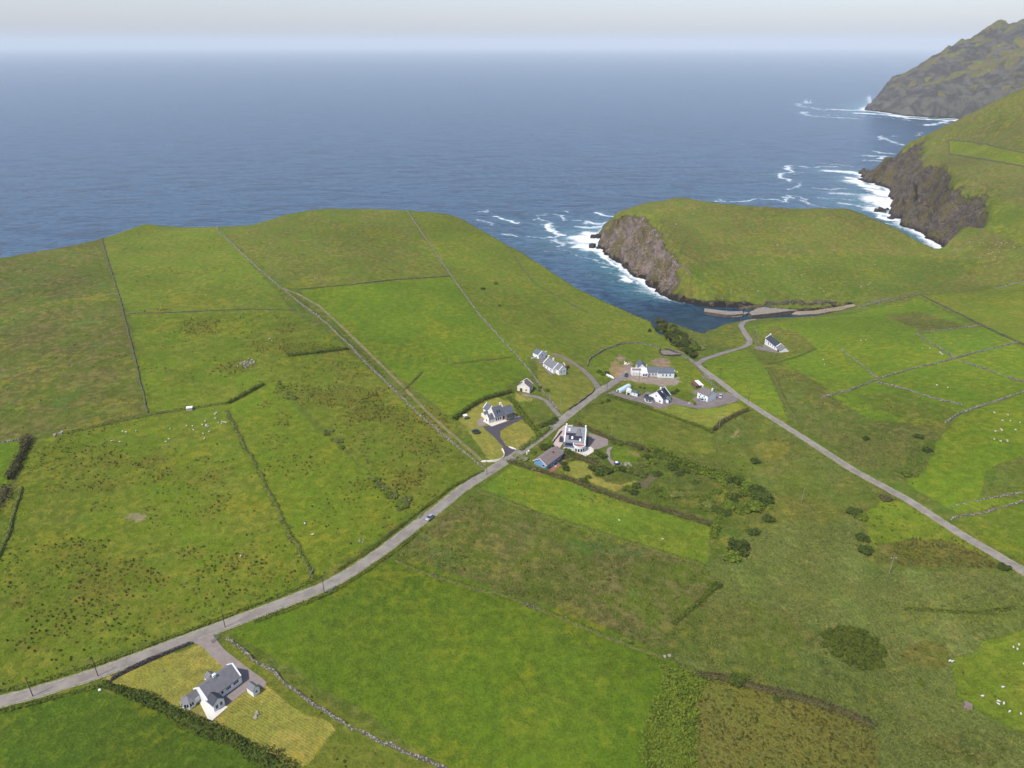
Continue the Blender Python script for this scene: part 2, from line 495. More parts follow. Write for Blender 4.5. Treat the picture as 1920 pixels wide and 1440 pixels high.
# ------------------------------------------------------------------ the pasture: (outline in photo pixels, colour, rush, mottle, tall grass)
FIELDS = [
    # general moor and rough pasture by region
    ([(-900, 560), (0, 470), (195, 430), (225, 560), (278, 778), (0, 830), (-900, 960)], (104, 112, 56), 0.04, 0.75, 0.2),
    ([(190, 430), (270, 405), (400, 415), (550, 585), (245, 590), (225, 560)], (112, 132, 54), 0.10, 0.15, 0.1),
    ([(245, 590), (550, 585), (650, 650), (510, 705), (430, 752), (350, 768), (278, 778)], (106, 130, 40), 0.22, 0.2, 0.1),
    ([(430, 752), (510, 705), (560, 770), (770, 962), (745, 985), (590, 1085), (520, 950)], (106, 130, 40), 0.26, 0.05, 0.1),
    ([(510, 705), (640, 652), (915, 875), (800, 965), (770, 962)], (114, 130, 45), 0.42, 0.25, 0.1),
    ([(50, 830), (278, 778), (430, 752), (520, 950), (592, 1088), (400, 1170), (160, 1240), (-20, 1305), (-300, 1350), (-300, 1100), (0, 1040)],
     (106, 128, 38), 0.50, 0.22, 0.15),
    ([(-300, 870), (0, 832), (48, 822), (8, 915), (-20, 925), (-300, 1000)], (90, 130, 34), 0.0, 0.0, 0.0),
    ([(400, 415), (600, 375), (765, 385), (845, 518), (560, 542), (470, 480)], (112, 124, 58), 0.03, 0.45, 0.1),
    ([(560, 542), (845, 518), (985, 672), (1000, 700), (965, 716), (850, 788), (690, 660)], (97, 132, 40), 0.02, 0.0, 0.0),
    ([(765, 385), (850, 392), (1000, 465), (1240, 600), (1300, 680), (1200, 640), (1130, 656), (1100, 690), (1060, 670), (1000, 660), (985, 672), (845, 518)],
     (112, 130, 50), 0.04, 0.18, 0.1),
    # hamlet
    ([(1000, 660), (1060, 665), (1100, 695), (1130, 727), (1055, 775), (1015, 735)], (136, 138, 82), 0, 0.05, 0),
    ([(1103, 706), (1098, 690), (1130, 658), (1165, 645), (1200, 643), (1240, 652), (1275, 665), (1312, 690), (1345, 728), (1320, 740), (1290, 735), (1170, 716)],
     (106, 132, 48), 0.05, 0.1, 0.05),
    ([(1150, 744), (1215, 765), (1262, 757), (1300, 768), (1388, 756), (1402, 766), (1340, 801), (1270, 792)], (146, 152, 84), 0, 0.05, 0),
    ([(1316, 682), (1362, 660), (1400, 655), (1440, 695), (1478, 788), (1400, 752), (1360, 720)], (104, 136, 46), 0.03, 0.0, 0),
    ([(1132, 744), (1215, 772), (1340, 805), (1370, 830), (1320, 850), (1205, 838), (1080, 800)], (112, 126, 54), 0.15, 0.25, 0.2),
    ([(1340, 805), (1400, 772), (1600, 880), (1760, 985), (1625, 960), (1500, 960), (1440, 900), (1330, 850)], (104, 118, 54), 0.12, 0.5, 0.5),
    ([(1205, 838), (1330, 850), (1440, 900), (1500, 960), (1420, 1010), (1340, 985), (1250, 955), (1130, 905), (1180, 880)], (92, 112, 46), 0.1, 0.4, 0.5),
    ([(905, 915), (935, 890), (965, 872), (1010, 880), (1100, 912), (1200, 945), (1333, 988), (1322, 1058), (1250, 1040), (1100, 998)], (107, 137, 52), 0.10, 0.0, 0),
    ([(745, 1040), (830, 970), (890, 925), (1000, 965), (1100, 998), (1250, 1040), (1322, 1060), (1345, 1100), (1300, 1170), (1260, 1230), (1100, 1160), (900, 1090)],
     (100, 116, 48), 0.16, 0.95, 0.4),
    ([(435, 1185), (600, 1115), (680, 1075), (742, 1045), (900, 1095), (1100, 1165), (1250, 1232), (1283, 1262), (1260, 1330), (1228, 1440), (1200, 1520), (980, 1560), (830, 1440), (640, 1310)],
     (88, 122, 36), 0.01, 0.0, 0.15),
    ([(-300, 1380), (0, 1325), (100, 1305), (190, 1288), (350, 1352), (440, 1400), (540, 1440), (600, 1500), (-300, 1600)], (66, 105, 32), 0, 0, 0.15),
    ([(202, 1273), (270, 1240), (372, 1212), (412, 1242), (500, 1290), (632, 1368), (575, 1440), (540, 1440), (430, 1375), (350, 1345), (280, 1312), (212, 1290)],
     (166, 158, 108), 0, 0.02, 0),
    ([(425, 1198), (520, 1260), (660, 1345), (830, 1440), (860, 1500), (560, 1500), (575, 1440), (632, 1368), (500, 1290), (412, 1242)], (112, 124, 54), 0.10, 0.15, 0.15),
    ([(1285, 1262), (1345, 1258), (1400, 1275), (1480, 1300), (1642, 1362), (1652, 1440), (1660, 1520), (1270, 1520), (1290, 1400), (1292, 1320)], (142, 134, 84), 0.85, 0.35, 0.6),
    ([(1255, 1262), (1305, 1270), (1292, 1380), (1282, 1440), (1280, 1520), (1190, 1520), (1225, 1440), (1258, 1330)], (72, 100, 42), 0.1, 0.1, 0.5),
    # reed beds
    ([(1322, 1060), (1400, 1000), (1500, 965), (1605, 965), (1632, 1062), (1700, 1072), (1920, 1078), (2100, 1120), (2100, 1300), (1920, 1178), (1850, 1200),
      (1780, 1250), (1790, 1310), (1860, 1350), (1925, 1380), (2100, 1500), (1920, 1560), (1655, 1520), (1652, 1440), (1642, 1362), (1480, 1300), (1345, 1258), (1285, 1262), (1258, 1230), (1310, 1160), (1345, 1100)],
     (124, 134, 98), 0.0, 0.22, 1.0),
    ([(1325, 1130), (1440, 1130), (1540, 1180), (1500, 1290), (1420, 1280), (1330, 1240), (1265, 1225)], (104, 116, 56), 0.05, 0.55, 0.7),
    ([(1500, 1210), (1640, 1290), (1700, 1370), (1640, 1360), (1500, 1310)], (104, 120, 80), 0.0, 0.2, 1.0),
    ([(1775, 1252), (1840, 1205), (1920, 1180), (2100, 1200), (2100, 1450), (1925, 1372), (1860, 1345), (1792, 1305)], (112, 134, 48), 0.08, 0.1, 0.1),
    ([(1690, 1225), (1730, 1203), (1775, 1205), (1785, 1240), (1750, 1256), (1700, 1250)], (120, 120, 56), 0.1, 0.5, 0.6),
    ([(1730, 1380), (1830, 1370), (1900, 1400), (1860, 1440), (1740, 1420)], (98, 108, 52), 0.1, 0.7, 0.8),
    # by the right hand road
    ([(1622, 962), (1660, 940), (1700, 945), (1790, 995), (1862, 1052), (1870, 1066), (1700, 1056), (1640, 1040)], (110, 136, 42), 0.30, 0.1, 0.1),
    ([(1640, 1020), (1700, 1010), (1790, 1015), (1862, 1052), (1870, 1066), (1700, 1060), (1640, 1050)], (112, 112, 54), 0.75, 0.6, 0.5),
    ([(1440, 700), (1480, 690), (1560, 745), (1640, 790), (1720, 800), (1780, 800), (1745, 860), (1700, 905), (1640, 888), (1560, 842), (1484, 795)], (100, 114, 60), 0.10, 0.55, 0.4),
    ([(1700, 908), (1745, 862), (1762, 820), (1800, 790), (1830, 765), (1925, 738), (2100, 720), (2100, 920), (1925, 940), (1795, 962)], (106, 140, 40), 0.05, 0.05, 0),
    ([(1795, 975), (1925, 945), (2100, 930), (2100, 1120), (1925, 1058), (1860, 1015)], (104, 134, 42), 0.18, 0.2, 0.1),
    ([(1850, 880), (1925, 850), (2100, 850), (2100, 960), (1925, 935), (1840, 930)], (98, 120, 46), 0.3, 0.5, 0.3),
    ([(1405, 612), (1450, 604), (1600, 588), (1640, 578), (1700, 566), (1722, 556), (1800, 600), (1925, 655), (2100, 700), (2100, 750), (1925, 738), (1800, 790), (1640, 790), (1560, 745), (1480, 690), (1440, 640)],
     (101, 136, 42), 0.05, 0.05, 0.0),
    ([(1722, 554), (1830, 548), (1925, 525), (2100, 500), (2100, 700), (1925, 645), (1800, 592)], (118, 134, 48), 0.05, 0.15, 0.05),
    ([(1722, 625), (1855, 612), (1910, 641), (1792, 672), (1760, 648)], (96, 134, 50), 0.0, 0.0, 0),
    ([(1410, 640), (1450, 612), (1500, 625), (1528, 652), (1470, 672), (1432, 682), (1414, 668)], (112, 118, 56), 0.15, 0.4, 0.4),
    ([(1440, 690), (1490, 690), (1560, 735), (1540, 745), (1470, 740)], (108, 112, 58), 0.35, 0.6, 0.3),
    ([(1660, 590), (1725, 585), (1800, 605), (1840, 612), (1730, 620), (1690, 605)], (106, 114, 56), 0.35, 0.6, 0.1),
    ([(1600, 740), (1700, 735), (1800, 775), (1775, 800), (1700, 790), (1640, 765)], (104, 124, 46), 0.15, 0.4, 0.2),
    ([(1600, 852), (1622, 832), (1660, 824), (1700, 834), (1715, 852), (1700, 872), (1650, 882), (1612, 874)], (124, 122, 84), 0.1, 0.35, 0.8),
    ([(1690, 845), (1725, 825), (1762, 820), (1745, 862), (1722, 892), (1680, 900), (1665, 885), (1705, 872)], (84, 112, 40), 0.15, 0.6, 0.6),
    ([(1412, 845), (1430, 828), (1462, 826), (1482, 840), (1470, 860), (1432, 864)], (124, 122, 58), 0.05, 0.3, 0.3),
    ([(1395, 930), (1440, 925), (1520, 935), (1600, 960), (1560, 985), (1450, 975), (1400, 955)], (116, 118, 58), 0.05, 0.5, 0.5),
    # peninsula, far shore, mountain
    ([(1100, 440), (1190, 370), (1280, 355), (1500, 378), (1560, 375), (1640, 395), (1770, 462), (1920, 470), (1920, 528), (1722, 552), (1600, 566), (1330, 580), (1240, 560)],
     (120, 124, 72), 0.02, 0.40, 0.15),
    ([(1290, 500), (1400, 480), (1560, 478), (1700, 480), (1850, 490), (1760, 540), (1600, 560), (1420, 572), (1330, 560)], (100, 120, 56), 0.02, 0.2, 0.1),
    ([(1920, 470), (1790, 462), (1850, 430), (1770, 380), (1600, 330), (1650, 270), (1760, 225), (1830, 205), (2400, 0), (2400, 480)], (112, 114, 70), 0.0, 0.6, 0.1),
    ([(1778, 262), (1830, 266), (1925, 287), (2100, 315), (2100, 335), (1925, 311), (1850, 298), (1781, 287)], (116, 130, 52), 0.0, 0.0, 0.0),
    ([(1770, 380), (1830, 360), (1925, 390), (2100, 420), (2100, 470), (1925, 460), (1850, 432), (1790, 400)], (104, 120, 54), 0.0, 0.15, 0.1),
    # garden lawns and worn ground
    ([(858, 782), (880, 765), (905, 748), (930, 742), (952, 752), (985, 790), (1010, 818), (975, 842), (948, 842), (945, 862), (928, 868), (915, 855), (885, 822)], (164, 156, 106), 0, 0.1, 0),
    ([(962, 738), (990, 735), (1010, 735), (1020, 742), (1045, 770), (1040, 785), (1020, 778), (990, 755)], (112, 124, 56), 0.05, 0.3, 0.4),
    ([(965, 735), (978, 742), (1000, 745), (996, 752), (975, 756), (964, 748)], (164, 156, 106), 0, 0, 0),
    ([(1060, 868), (1078, 862), (1102, 872), (1112, 892), (1135, 898), (1160, 905), (1195, 900), (1192, 912), (1150, 920), (1105, 905), (1070, 898), (1058, 888)], (164, 156, 106), 0, 0.1, 0.1),
    ([(1128, 898), (1150, 891), (1163, 888), (1185, 897), (1188, 903), (1168, 909), (1148, 908)], (92, 106, 44), 0.1, 0.3, 0.6),
    ([(1144, 845), (1152, 840), (1172, 839), (1192, 847), (1203, 858), (1196, 868), (1172, 868), (1150, 862)], (98, 132, 46), 0, 0, 0),
    ([(1000, 880), (1010, 862), (1035, 868), (1060, 860), (1060, 885), (1030, 892)], (118, 122, 60), 0, 0.2, 0.3),
]
# bare earth, gravel, stony ground: outline, colour
BARE = [
    ([(1143, 690), (1150, 676), (1165, 684), (1172, 690), (1168, 712), (1150, 708)], (168, 142, 98)),
    ([(1168, 684), (1182, 678), (1190, 690), (1236, 706), (1268, 703), (1276, 716), (1262, 724), (1225, 722), (1196, 716), (1172, 712), (1162, 705)], (166, 150, 132)),
    ([(1218, 682), (1225, 672), (1240, 669), (1256, 676), (1260, 688), (1240, 690)], (164, 142, 112)),
    ([(1152, 670), (1160, 665), (1170, 668), (1172, 675), (1160, 678)], (160, 140, 112)),
    ([(1190, 712), (1240, 708), (1266, 712), (1268, 720), (1230, 720), (1200, 717)], (166, 148, 130)),
    ([(1238, 658), (1262, 656), (1288, 664), (1262, 668), (1242, 666)], (150, 138, 128)),
    ([(1358, 822), (1366, 818), (1382, 812), (1378, 800), (1384, 804), (1388, 812), (1380, 818)], (150, 136, 88)),
    ([(1318, 706), (1330, 700), (1342, 708), (1336, 712), (1322, 710)], (150, 142, 132)),
    ([(1205, 900), (1225, 885), (1236, 880), (1232, 892), (1215, 912), (1202, 920), (1198, 912)], (122, 110, 78)),
    ([(1180, 843), (1196, 848), (1206, 858), (1202, 864), (1196, 853), (1182, 846)], (150, 130, 88)),
    ([(232, 970), (255, 962), (272, 968), (266, 978), (240, 978)], (140, 134, 92)),
    ([(1560, 1000), (1562, 1001), (1563, 1000)], (140, 134, 92)),
    ([(372, 1330), (395, 1345), (402, 1356), (395, 1360), (385, 1350)], (150, 142, 120)),
]


def make_rows():
    r = [4.0]
    while r[-1] < 5600:
        q = r[-1]
        if q < 105: s = 8
        elif q < 1650: s = min(max((q * q + 180 * 180) / (710 * 180) * 1.05, 0.62), 2.5)
        elif q < 3500: s = 8 if q > 2250 else 10
        else: s = 60
        r.append(q + s)
    return np.array(r)


az_f = np.radians(np.arange(-49, 49.01, 0.085))
az = np.r_[np.radians(np.arange(-178, -49, 4.0)), az_f, np.radians(np.arange(52, 182, 4.0))]
rows = make_rows()
A, R = np.meshgrid(az, rows)
GX = (np.sin(A) * R).ravel(); GY = (np.cos(A) * R).ravel()
nR, nA = len(rows), len(az)
GZ, DN, WW, RO, MT = H(GX, GY, True)
jit = 0.0
print('terrain verts', len(GX))

landm = DN > -14
idx = np.arange(len(GX)).reshape(nR, nA)
# --- paint
colr = np.tile(lin((101, 118, 52)), (len(GX), 1))
msk = np.zeros((len(GX), 4))
msk[:, 2] = 0.3; msk[:, 3] = 0.1
wx = GX + (fbm(GX / 6, GY / 6, 41, 2) - 0.5) * 3.0
wy = GY + (fbm(GX / 6, GY / 6, 43, 2) - 0.5) * 3.0
for pts, c, rush, mot, tall in FIELDS:
    q = gpoly(pts)
    qx, qy = q[:, 0], q[:, 1]
    m = np.nonzero((wx > qx.min()) & (wx < qx.max()) & (wy > qy.min()) & (wy < qy.max()) & landm)[0]
    ins = m[inside(wx[m], wy[m], qx, qy)]
    c = np.array(c, float) * 0.78 + np.array((108, 126, 50)) * 0.22
    if c[0] < 0.9 * c[1]: c[0] += 0.4 * (0.9 * c[1] - c[0])
    colr[ins] = lin(c)
    msk[ins, 0] = rush * 1.05; msk[ins, 2] = mot * 0.75; msk[ins, 3] = tall
bare = np.zeros(len(GX))
wx2 = GX + (fbm(GX / 3, GY / 3, 51, 2) - 0.5) * 5.0
wy2 = GY + (fbm(GX / 3, GY / 3, 53, 2) - 0.5) * 5.0
for pts, c in BARE:
    q = gpoly(pts, 8)
    qx, qy = q[:, 0], q[:, 1]
    m = np.nonzero((wx2 > qx.min()) & (wx2 < qx.max()) & (wy2 > qy.min()) & (wy2 < qy.max()) & landm)[0]
    ins = m[inside(wx2[m], wy2[m], qx, qy)]
    colr[ins] = lin(c); msk[ins, 0] = 0; msk[ins, 2] = 0; msk[ins, 3] = 0
    bare[ins] = 1
# beds of rushes seen in the photograph: (centre px, py, half width, half height, strength)
RUSHBEDS = [(385, 612, 42, 14, .8), (300, 583, 28, 6, .6), (440, 690, 50, 14, .6), (310, 692, 30, 5, .5), (560, 650, 90, 16, .7), (545, 615, 18, 10, .7),
            (650, 745, 110, 22, .85), (760, 785, 90, 26, .7), (790, 838, 50, 25, .6), (560, 735, 40, 22, .6), (770, 895, 40, 25, .6), (700, 770, 60, 20, .8),
            (530, 790, 30, 12, .5), (560, 870, 60, 30, .4), (520, 830, 30, 15, .4), (660, 910, 50, 15, .5), (690, 945, 40, 12, .4), (500, 760, 16, 8, .5),
            (210, 868, 40, 16, .7), (285, 862, 45, 14, .7), (312, 884, 15, 18, .7), (185, 910, 35, 12, .6), (380, 900, 40, 20, .5), (400, 950, 30, 25, .5), (110, 915, 30, 8, .5),
            (190, 950, 25, 12, .5), (130, 1040, 60, 30, .6), (230, 1085, 90, 40, .85), (150, 1150, 100, 35, .6), (420, 1060, 60, 30, .6), (360, 1040, 40, 14, .6), (60, 1110, 50, 30, .5),
            (500, 1080, 50, 25, .5), (300, 1150, 60, 25, .6), (60, 1205, 50, 20, .6), (160, 1240, 90, 12, .4), (740, 990, 22, 12, .6), (1230, 915, 14, 5, .5), (1120, 935, 40, 7, .4)]
nb = (fbm(GX / 9, GY / 9, 141, 3) - 0.5) * 1.3
beds = np.zeros(len(GX))
for cx_, cy_, rx_, ry_, st_ in RUSHBEDS:
    q = ground([cx_, cx_ - rx_, cx_ + rx_, cx_, cx_], [cy_, cy_, cy_, cy_ - ry_, cy_ + ry_])
    ax_, ay_ = q[0, 0], q[0, 1]
    rx, ry = np.hypot(*(q[2] - q[1])[:2]) / 2, np.hypot(*(q[4] - q[3])[:2]) / 2
    m = np.nonzero((abs(GX - ax_) < rx * 2) & (abs(GY - ay_) < ry * 2) & landm)[0]
    e = np.hypot((GX[m] - ax_) / rx, (GY[m] - ay_) / ry)
    beds[m] = np.maximum(beds[m], st_ * sstep(1.25, 0.55, e + nb[m]))
msk[:, 0] = np.where((msk[:, 0] < 0.7) & (msk[:, 0] > 0.001), msk[:, 0] * 0.45, msk[:, 0])
# patches of rush follow the wet ground
patch = sstep(0.40, 0.66, fbm(GX / 34, GY / 34, 61, 3)) * 1.5
RUSHV = msk[:, 0] * np.where(msk[:, 0] < 0.8, patch, 1)
msk[:, 0] = np.maximum(RUSHV, beds * (bare < .5))
# rock: cliffs and the stony flanks of the mountain
rockm = sstep(0.42, 0.9, RO * (1 - 0.62 * MT * sstep(25, 60, DN)) + 0.35 * (fbm(GX / 16, GY / 16, 71, 3) - 0.5))
rockm = np.maximum(rockm, np.where(MT > 0.05, sstep(0.43, 0.60, ridge(GX / 120 + GY / 200, GY / 120 - GX / 300, 73, 5) * 0.42 + fbm(GX / 28, GY / 28, 75, 4) * 0.55 + 0.16 * sstep(120, 10, GZ) + 0.10 * sstep(1500, 1380, GX)), 0))
edge = (DN < 7) & (DN > -20)
rockm = np.where(edge, np.maximum(rockm, sstep(5, 1, DN)), rockm)
mm = MT > 0.3
colr[mm] = lin((112, 106, 100)); msk[mm, 2] = 0.6
msk[:, 1] = np.clip(rockm, 0, 1)
msk[mm, 0] = 0
mow = np.zeros(len(GX))
q = gpoly([(412, 1295), (500, 1290), (632, 1368), (575, 1440), (520, 1425), (420, 1350)])
mow[inside(wx, wy, q[:, 0], q[:, 1])] = 1.0
q = gpoly([(202, 1273), (270, 1240), (372, 1212), (412, 1242), (360, 1300), (280, 1312), (212, 1290)])
mow[inside(wx, wy, q[:, 0], q[:, 1])] = 0.5


def build_land():
    keep = landm.reshape(nR, nA)
    f = keep[:-1, :-1] & keep[1:, :-1] & keep[:-1, 1:] & keep[1:, 1:]
    i0 = idx[:-1, :-1][f]; i1 = idx[:-1, 1:][f]; i2 = idx[1:, 1:][f]; i3 = idx[1:, :-1][f]
    F = np.c_[i0, i1, i2, i3][:, ::-1]
    used = np.zeros(len(GX), bool); used[F.ravel()] = True
    remap = np.cumsum(used) - 1
    V = np.c_[GX, GY, GZ][used]
    me = np_mesh('land', V, remap[F], True)
    tint = np.where(bare[:, None] > 0.5, 1.0, np.array([[1.08, 1.02, 0.50]]))
    set_attr(me, 'Col', np.c_[colr * tint * KALB, bare][used])
    set_attr(me, 'Msk', msk[used])
    set_attr(me, 'Mow', np.repeat(mow[used][:, None], 4, 1))
    o = link('ground', me, land_mat())
    tag(o, kind='structure')
    # close the ring behind the camera and under it
    return o


def land_mat():
    m, nt, p = new_mat('land')
    b = NB(nt)
    pos = b.n('ShaderNodeTexCoord').outputs['Object']
    ca = b.n('ShaderNodeAttribute', attribute_name='Col')
    ma = b.n('ShaderNodeAttribute', attribute_name='Msk')
    sep = b.n('ShaderNodeSeparateColor'); b.l(ma.outputs['Color'], sep.inputs[0])
    rush, rock, mot = sep.outputs[0], sep.outputs[1], sep.outputs[2]
    tall = ma.outputs['Alpha']; bare = ca.outputs['Alpha']
    green = b.math('SUBTRACT', 1.0, bare)
    flat = b.scaled(pos, 1, 1, 0.2)
    nbig = b.noise(flat, 0.011, 3, 0.55)
    nmid = b.noise(flat, 0.055, 4, 0.6, 0.6)
    nsm = b.noise(flat, 0.28, 4, 0.62, 0.4)
    nfine = b.noise(pos, 1.5, 3, 0.7)
    base = ca.outputs['Color']
    # sward: lush / dry variation
    lush = b.mix(1.0, base, (0.86, 0.98, 0.86), 'MULTIPLY')
    dry = b.mix(1.0, base, (1.34, 1.08, 1.25), 'MULTIPLY')
    c = b.mix(b.ramp(nmid, 0.30, 0.62), lush, base)
    c = b.mix(b.ramp(b.math('ADD', b.math('MULTIPLY', nmid, 0.5), b.math('MULTIPLY', nsm, 0.5)), 0.50, 0.66, 0, 0.85), c, dry)
    k = b.math('ADD', b.ramp(nbig, 0.3, 0.7, 0.86, 1.12), b.ramp(nsm, 0.3, 0.7, -0.17, 0.17))
    k = b.math('ADD', k, b.ramp(nfine, 0.28, 0.72, -0.24, 0.24))
    # heather, bracken and dead grass
    mm = b.math('MULTIPLY', mot, b.ramp(b.math('ADD', b.math('MULTIPLY', nmid, 0.55), b.math('MULTIPLY', nsm, 0.5)), 0.44, 0.60))
    heath = b.mix(b.ramp(nsm, 0.4, 0.62), alb(104, 92, 58), alb(128, 116, 72))
    c = b.mix(b.math('MULTIPLY', mm, green), c, heath)
    olive = b.mix(b.ramp(nsm, 0.35, 0.65), veg(66, 86, 36), veg(96, 104, 44))
    n4 = b.noise(b.scaled(pos, 1, 1, 0.2), 0.085, 4, 0.65, 0.9)
    c = b.mix(b.math('MULTIPLY', b.math('MULTIPLY', mot, green), b.ramp(n4, 0.50, 0.64, 0, 0.8)), c, olive)
    teal = b.ramp(b.noise(flat, 0.045, 3, 0.55, 0.8), 0.56, 0.64, 0, 0.55)
    c = b.mix(b.math('MULTIPLY', b.math('MULTIPLY', mot, green), teal), c, veg(78, 122, 74))
    yel = b.ramp(b.math('ADD', b.math('MULTIPLY', b.noise(flat, 0.03, 3, 0.6, 0.5), 0.6), b.math('MULTIPLY', nsm, 0.4)), 0.52, 0.64, 0, 0.42)
    c = b.mix(b.math('MULTIPLY', yel, green), c, veg(132, 136, 40))
    # rushes: dark little tussocks where the ground is wet
    vor = b.n('ShaderNodeTexVoronoi', feature='F1'); b.l(b.scaled(pos, 1, 1, 0.01), vor.inputs['Vector']); vor.inputs['Scale'].default_value = 0.55
    vr = b.n('ShaderNodeSeparateColor'); b.l(vor.outputs['Color'], vr.inputs[0])
    spot = b.ramp(vor.outputs['Distance'], 0.50, 0.25)
    on = b.ramp(b.math('SUBTRACT', b.math('MULTIPLY', rush, 1.15), vr.outputs[0]), -0.04, 0.10)
    rushc = b.mix(vr.outputs[1], veg(62, 66, 26), veg(94, 82, 44))
    c = b.mix(b.math('MULTIPLY', b.math('MULTIPLY', spot, on), 0.5), c, rushc)
    c = b.mix(b.math('MULTIPLY', b.ramp(rush, 0.15, 0.8, 0, 0.62), b.ramp(nsm, 0.35, 0.6)), c, veg(106, 106, 52))
    # tall grass and reeds: fine streaks
    reed = b.noise(b.scaled(pos, 1, 0.35, 1, 0.25), 1.1, 3, 0.75)
    k = b.math('ADD', k, b.math('MULTIPLY', tall, b.ramp(reed, 0.3, 0.7, -0.22, 0.20)))
    c = b.mix(b.math('MULTIPLY', tall, b.ramp(b.noise(flat, 0.03, 3, 0.6, 1.5), 0.45, 0.6, 0, 0.45)), c, veg(92, 112, 66))
    ao = b.n('ShaderNodeAttribute', attribute_name='Mow')
    wv = b.n('ShaderNodeTexWave', wave_type='BANDS', bands_direction='X'); b.l(b.scaled(pos, 1, 1, 1, -1.05), wv.inputs['Vector'])
    wv.inputs['Scale'].default_value = 0.42; wv.inputs['Distortion'].default_value = 1.2; wv.inputs['Detail'].default_value = 2
    k = b.math('ADD', k, b.math('MULTIPLY', ao.outputs['Fac'], b.ramp(wv.outputs['Fac'], 0.2, 0.8, -0.08, 0.11)))
    kk = b.n('ShaderNodeCombineColor'); [b.l(k, kk.inputs[i]) for i in range(3)]
    c = b.mix(1.0, c, kk.outputs[0], 'MULTIPLY')
    # rock
    geo = b.n('ShaderNodeNewGeometry')
    xyz = b.n('ShaderNodeSeparateXYZ'); b.l(geo.outputs['Position'], xyz.inputs[0])
    strata = b.noise(b.scaled(pos, 0.16, 0.05, 0.10, 0.6), 1.0, 5, 0.7, 0.8)
    rn = b.noise(pos, 0.13, 6, 0.7, 0.5)
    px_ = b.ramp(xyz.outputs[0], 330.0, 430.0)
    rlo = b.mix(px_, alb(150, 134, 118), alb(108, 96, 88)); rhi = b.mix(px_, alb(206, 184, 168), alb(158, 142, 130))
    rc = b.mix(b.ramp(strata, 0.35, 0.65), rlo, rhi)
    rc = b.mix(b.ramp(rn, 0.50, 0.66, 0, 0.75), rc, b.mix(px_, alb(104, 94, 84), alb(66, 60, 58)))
    rc = b.mix(b.ramp(b.noise(b.scaled(pos, 0.11, 0.05, 0.02, 0.5), 1.0, 5, 0.7, 0.6), 0.46, 0.60, 0, 0.75), rc, veg(136, 132, 84))
    vc = b.n('ShaderNodeTexVoronoi', feature='DISTANCE_TO_EDGE'); pass
    wp = b.n('ShaderNodeVectorMath', operation='ADD'); b.l(pos, wp.inputs[0])
    wn = b.n('ShaderNodeTexNoise'); b.l(pos, wn.inputs['Vector']); wn.inputs['Scale'].default_value = 0.09; wn.inputs['Detail'].default_value = 4
    ws = b.n('ShaderNodeVectorMath', operation='SCALE'); b.l(wn.outputs['Color'], ws.inputs[0]); ws.inputs['Scale'].default_value = 9.0; b.l(ws.outputs[0], wp.inputs[1])
    b.l(b.scaled(wp.outputs[0], 0.30, 0.085, 0.16, 0.7), vc.inputs['Vector'])
    crack = b.ramp(vc.outputs['Distance'], 0.02, 0.16)
    rc = b.mix(b.ramp(crack, 0, 1, 0.2, 1.0), alb(50, 45, 44), rc)
    mtf = b.ramp(xyz.outputs[1], 2000.0, 2300.0)
    mrock = b.mix(b.ramp(b.noise(b.scaled(pos, 0.03, 0.012, 0.02, 0.5), 1.0, 6, 0.7, 0.8), 0.42, 0.6), alb(102, 98, 94), alb(150, 144, 130))
    mrock = b.mix(b.ramp(crack, 0, 1, 0.4, 1), alb(74, 72, 70), mrock)
    rc = b.mix(mtf, rc, mrock)
    wet = b.ramp(b.math('ADD', xyz.outputs[2], b.ramp(rn, 0.3, 0.7, -4, 4)), 6.5, 1.5)
    rc = b.mix(wet, rc, alb(62, 54, 50))
    rf = b.ramp(b.math('ADD', rock, b.math('ADD', b.math('MULTIPLY', b.math('SUBTRACT', b.noise(pos, 0.22, 5, 0.7, 0.4), 0.5), 1.5), b.math('MULTIPLY', b.math('SUBTRACT', b.noise(pos, 0.05, 3, 0.6, 0.4), 0.5), 1.3))), 0.36, 0.66)
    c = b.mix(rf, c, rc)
    b.l(c, p.inputs['Base Color'])
    p.inputs['Roughness'].default_value = 0.95
    p.inputs['Specular IOR Level'].default_value = 0.1
    hb = b.math('ADD', b.math('MULTIPLY', nfine, 0.5), b.math('MULTIPLY', b.math('MULTIPLY', spot, on), 0.5))
    hb = b.math('ADD', hb, b.math('MULTIPLY', b.math('MULTIPLY', tall, reed), 0.9))
    hb = b.math('ADD', hb, b.math('MULTIPLY', rf, b.math('MULTIPLY', rn, 2.2)))
    hb = b.math('ADD', hb, b.math('MULTIPLY', rf, b.math('MULTIPLY', crack, 1.3)))
    hb = b.math('ADD', hb, b.math('MULTIPLY', nsm, 0.9))
    b.l(b.bump(hb, 0.9, 0.75), p.inputs['Normal'])
    return m
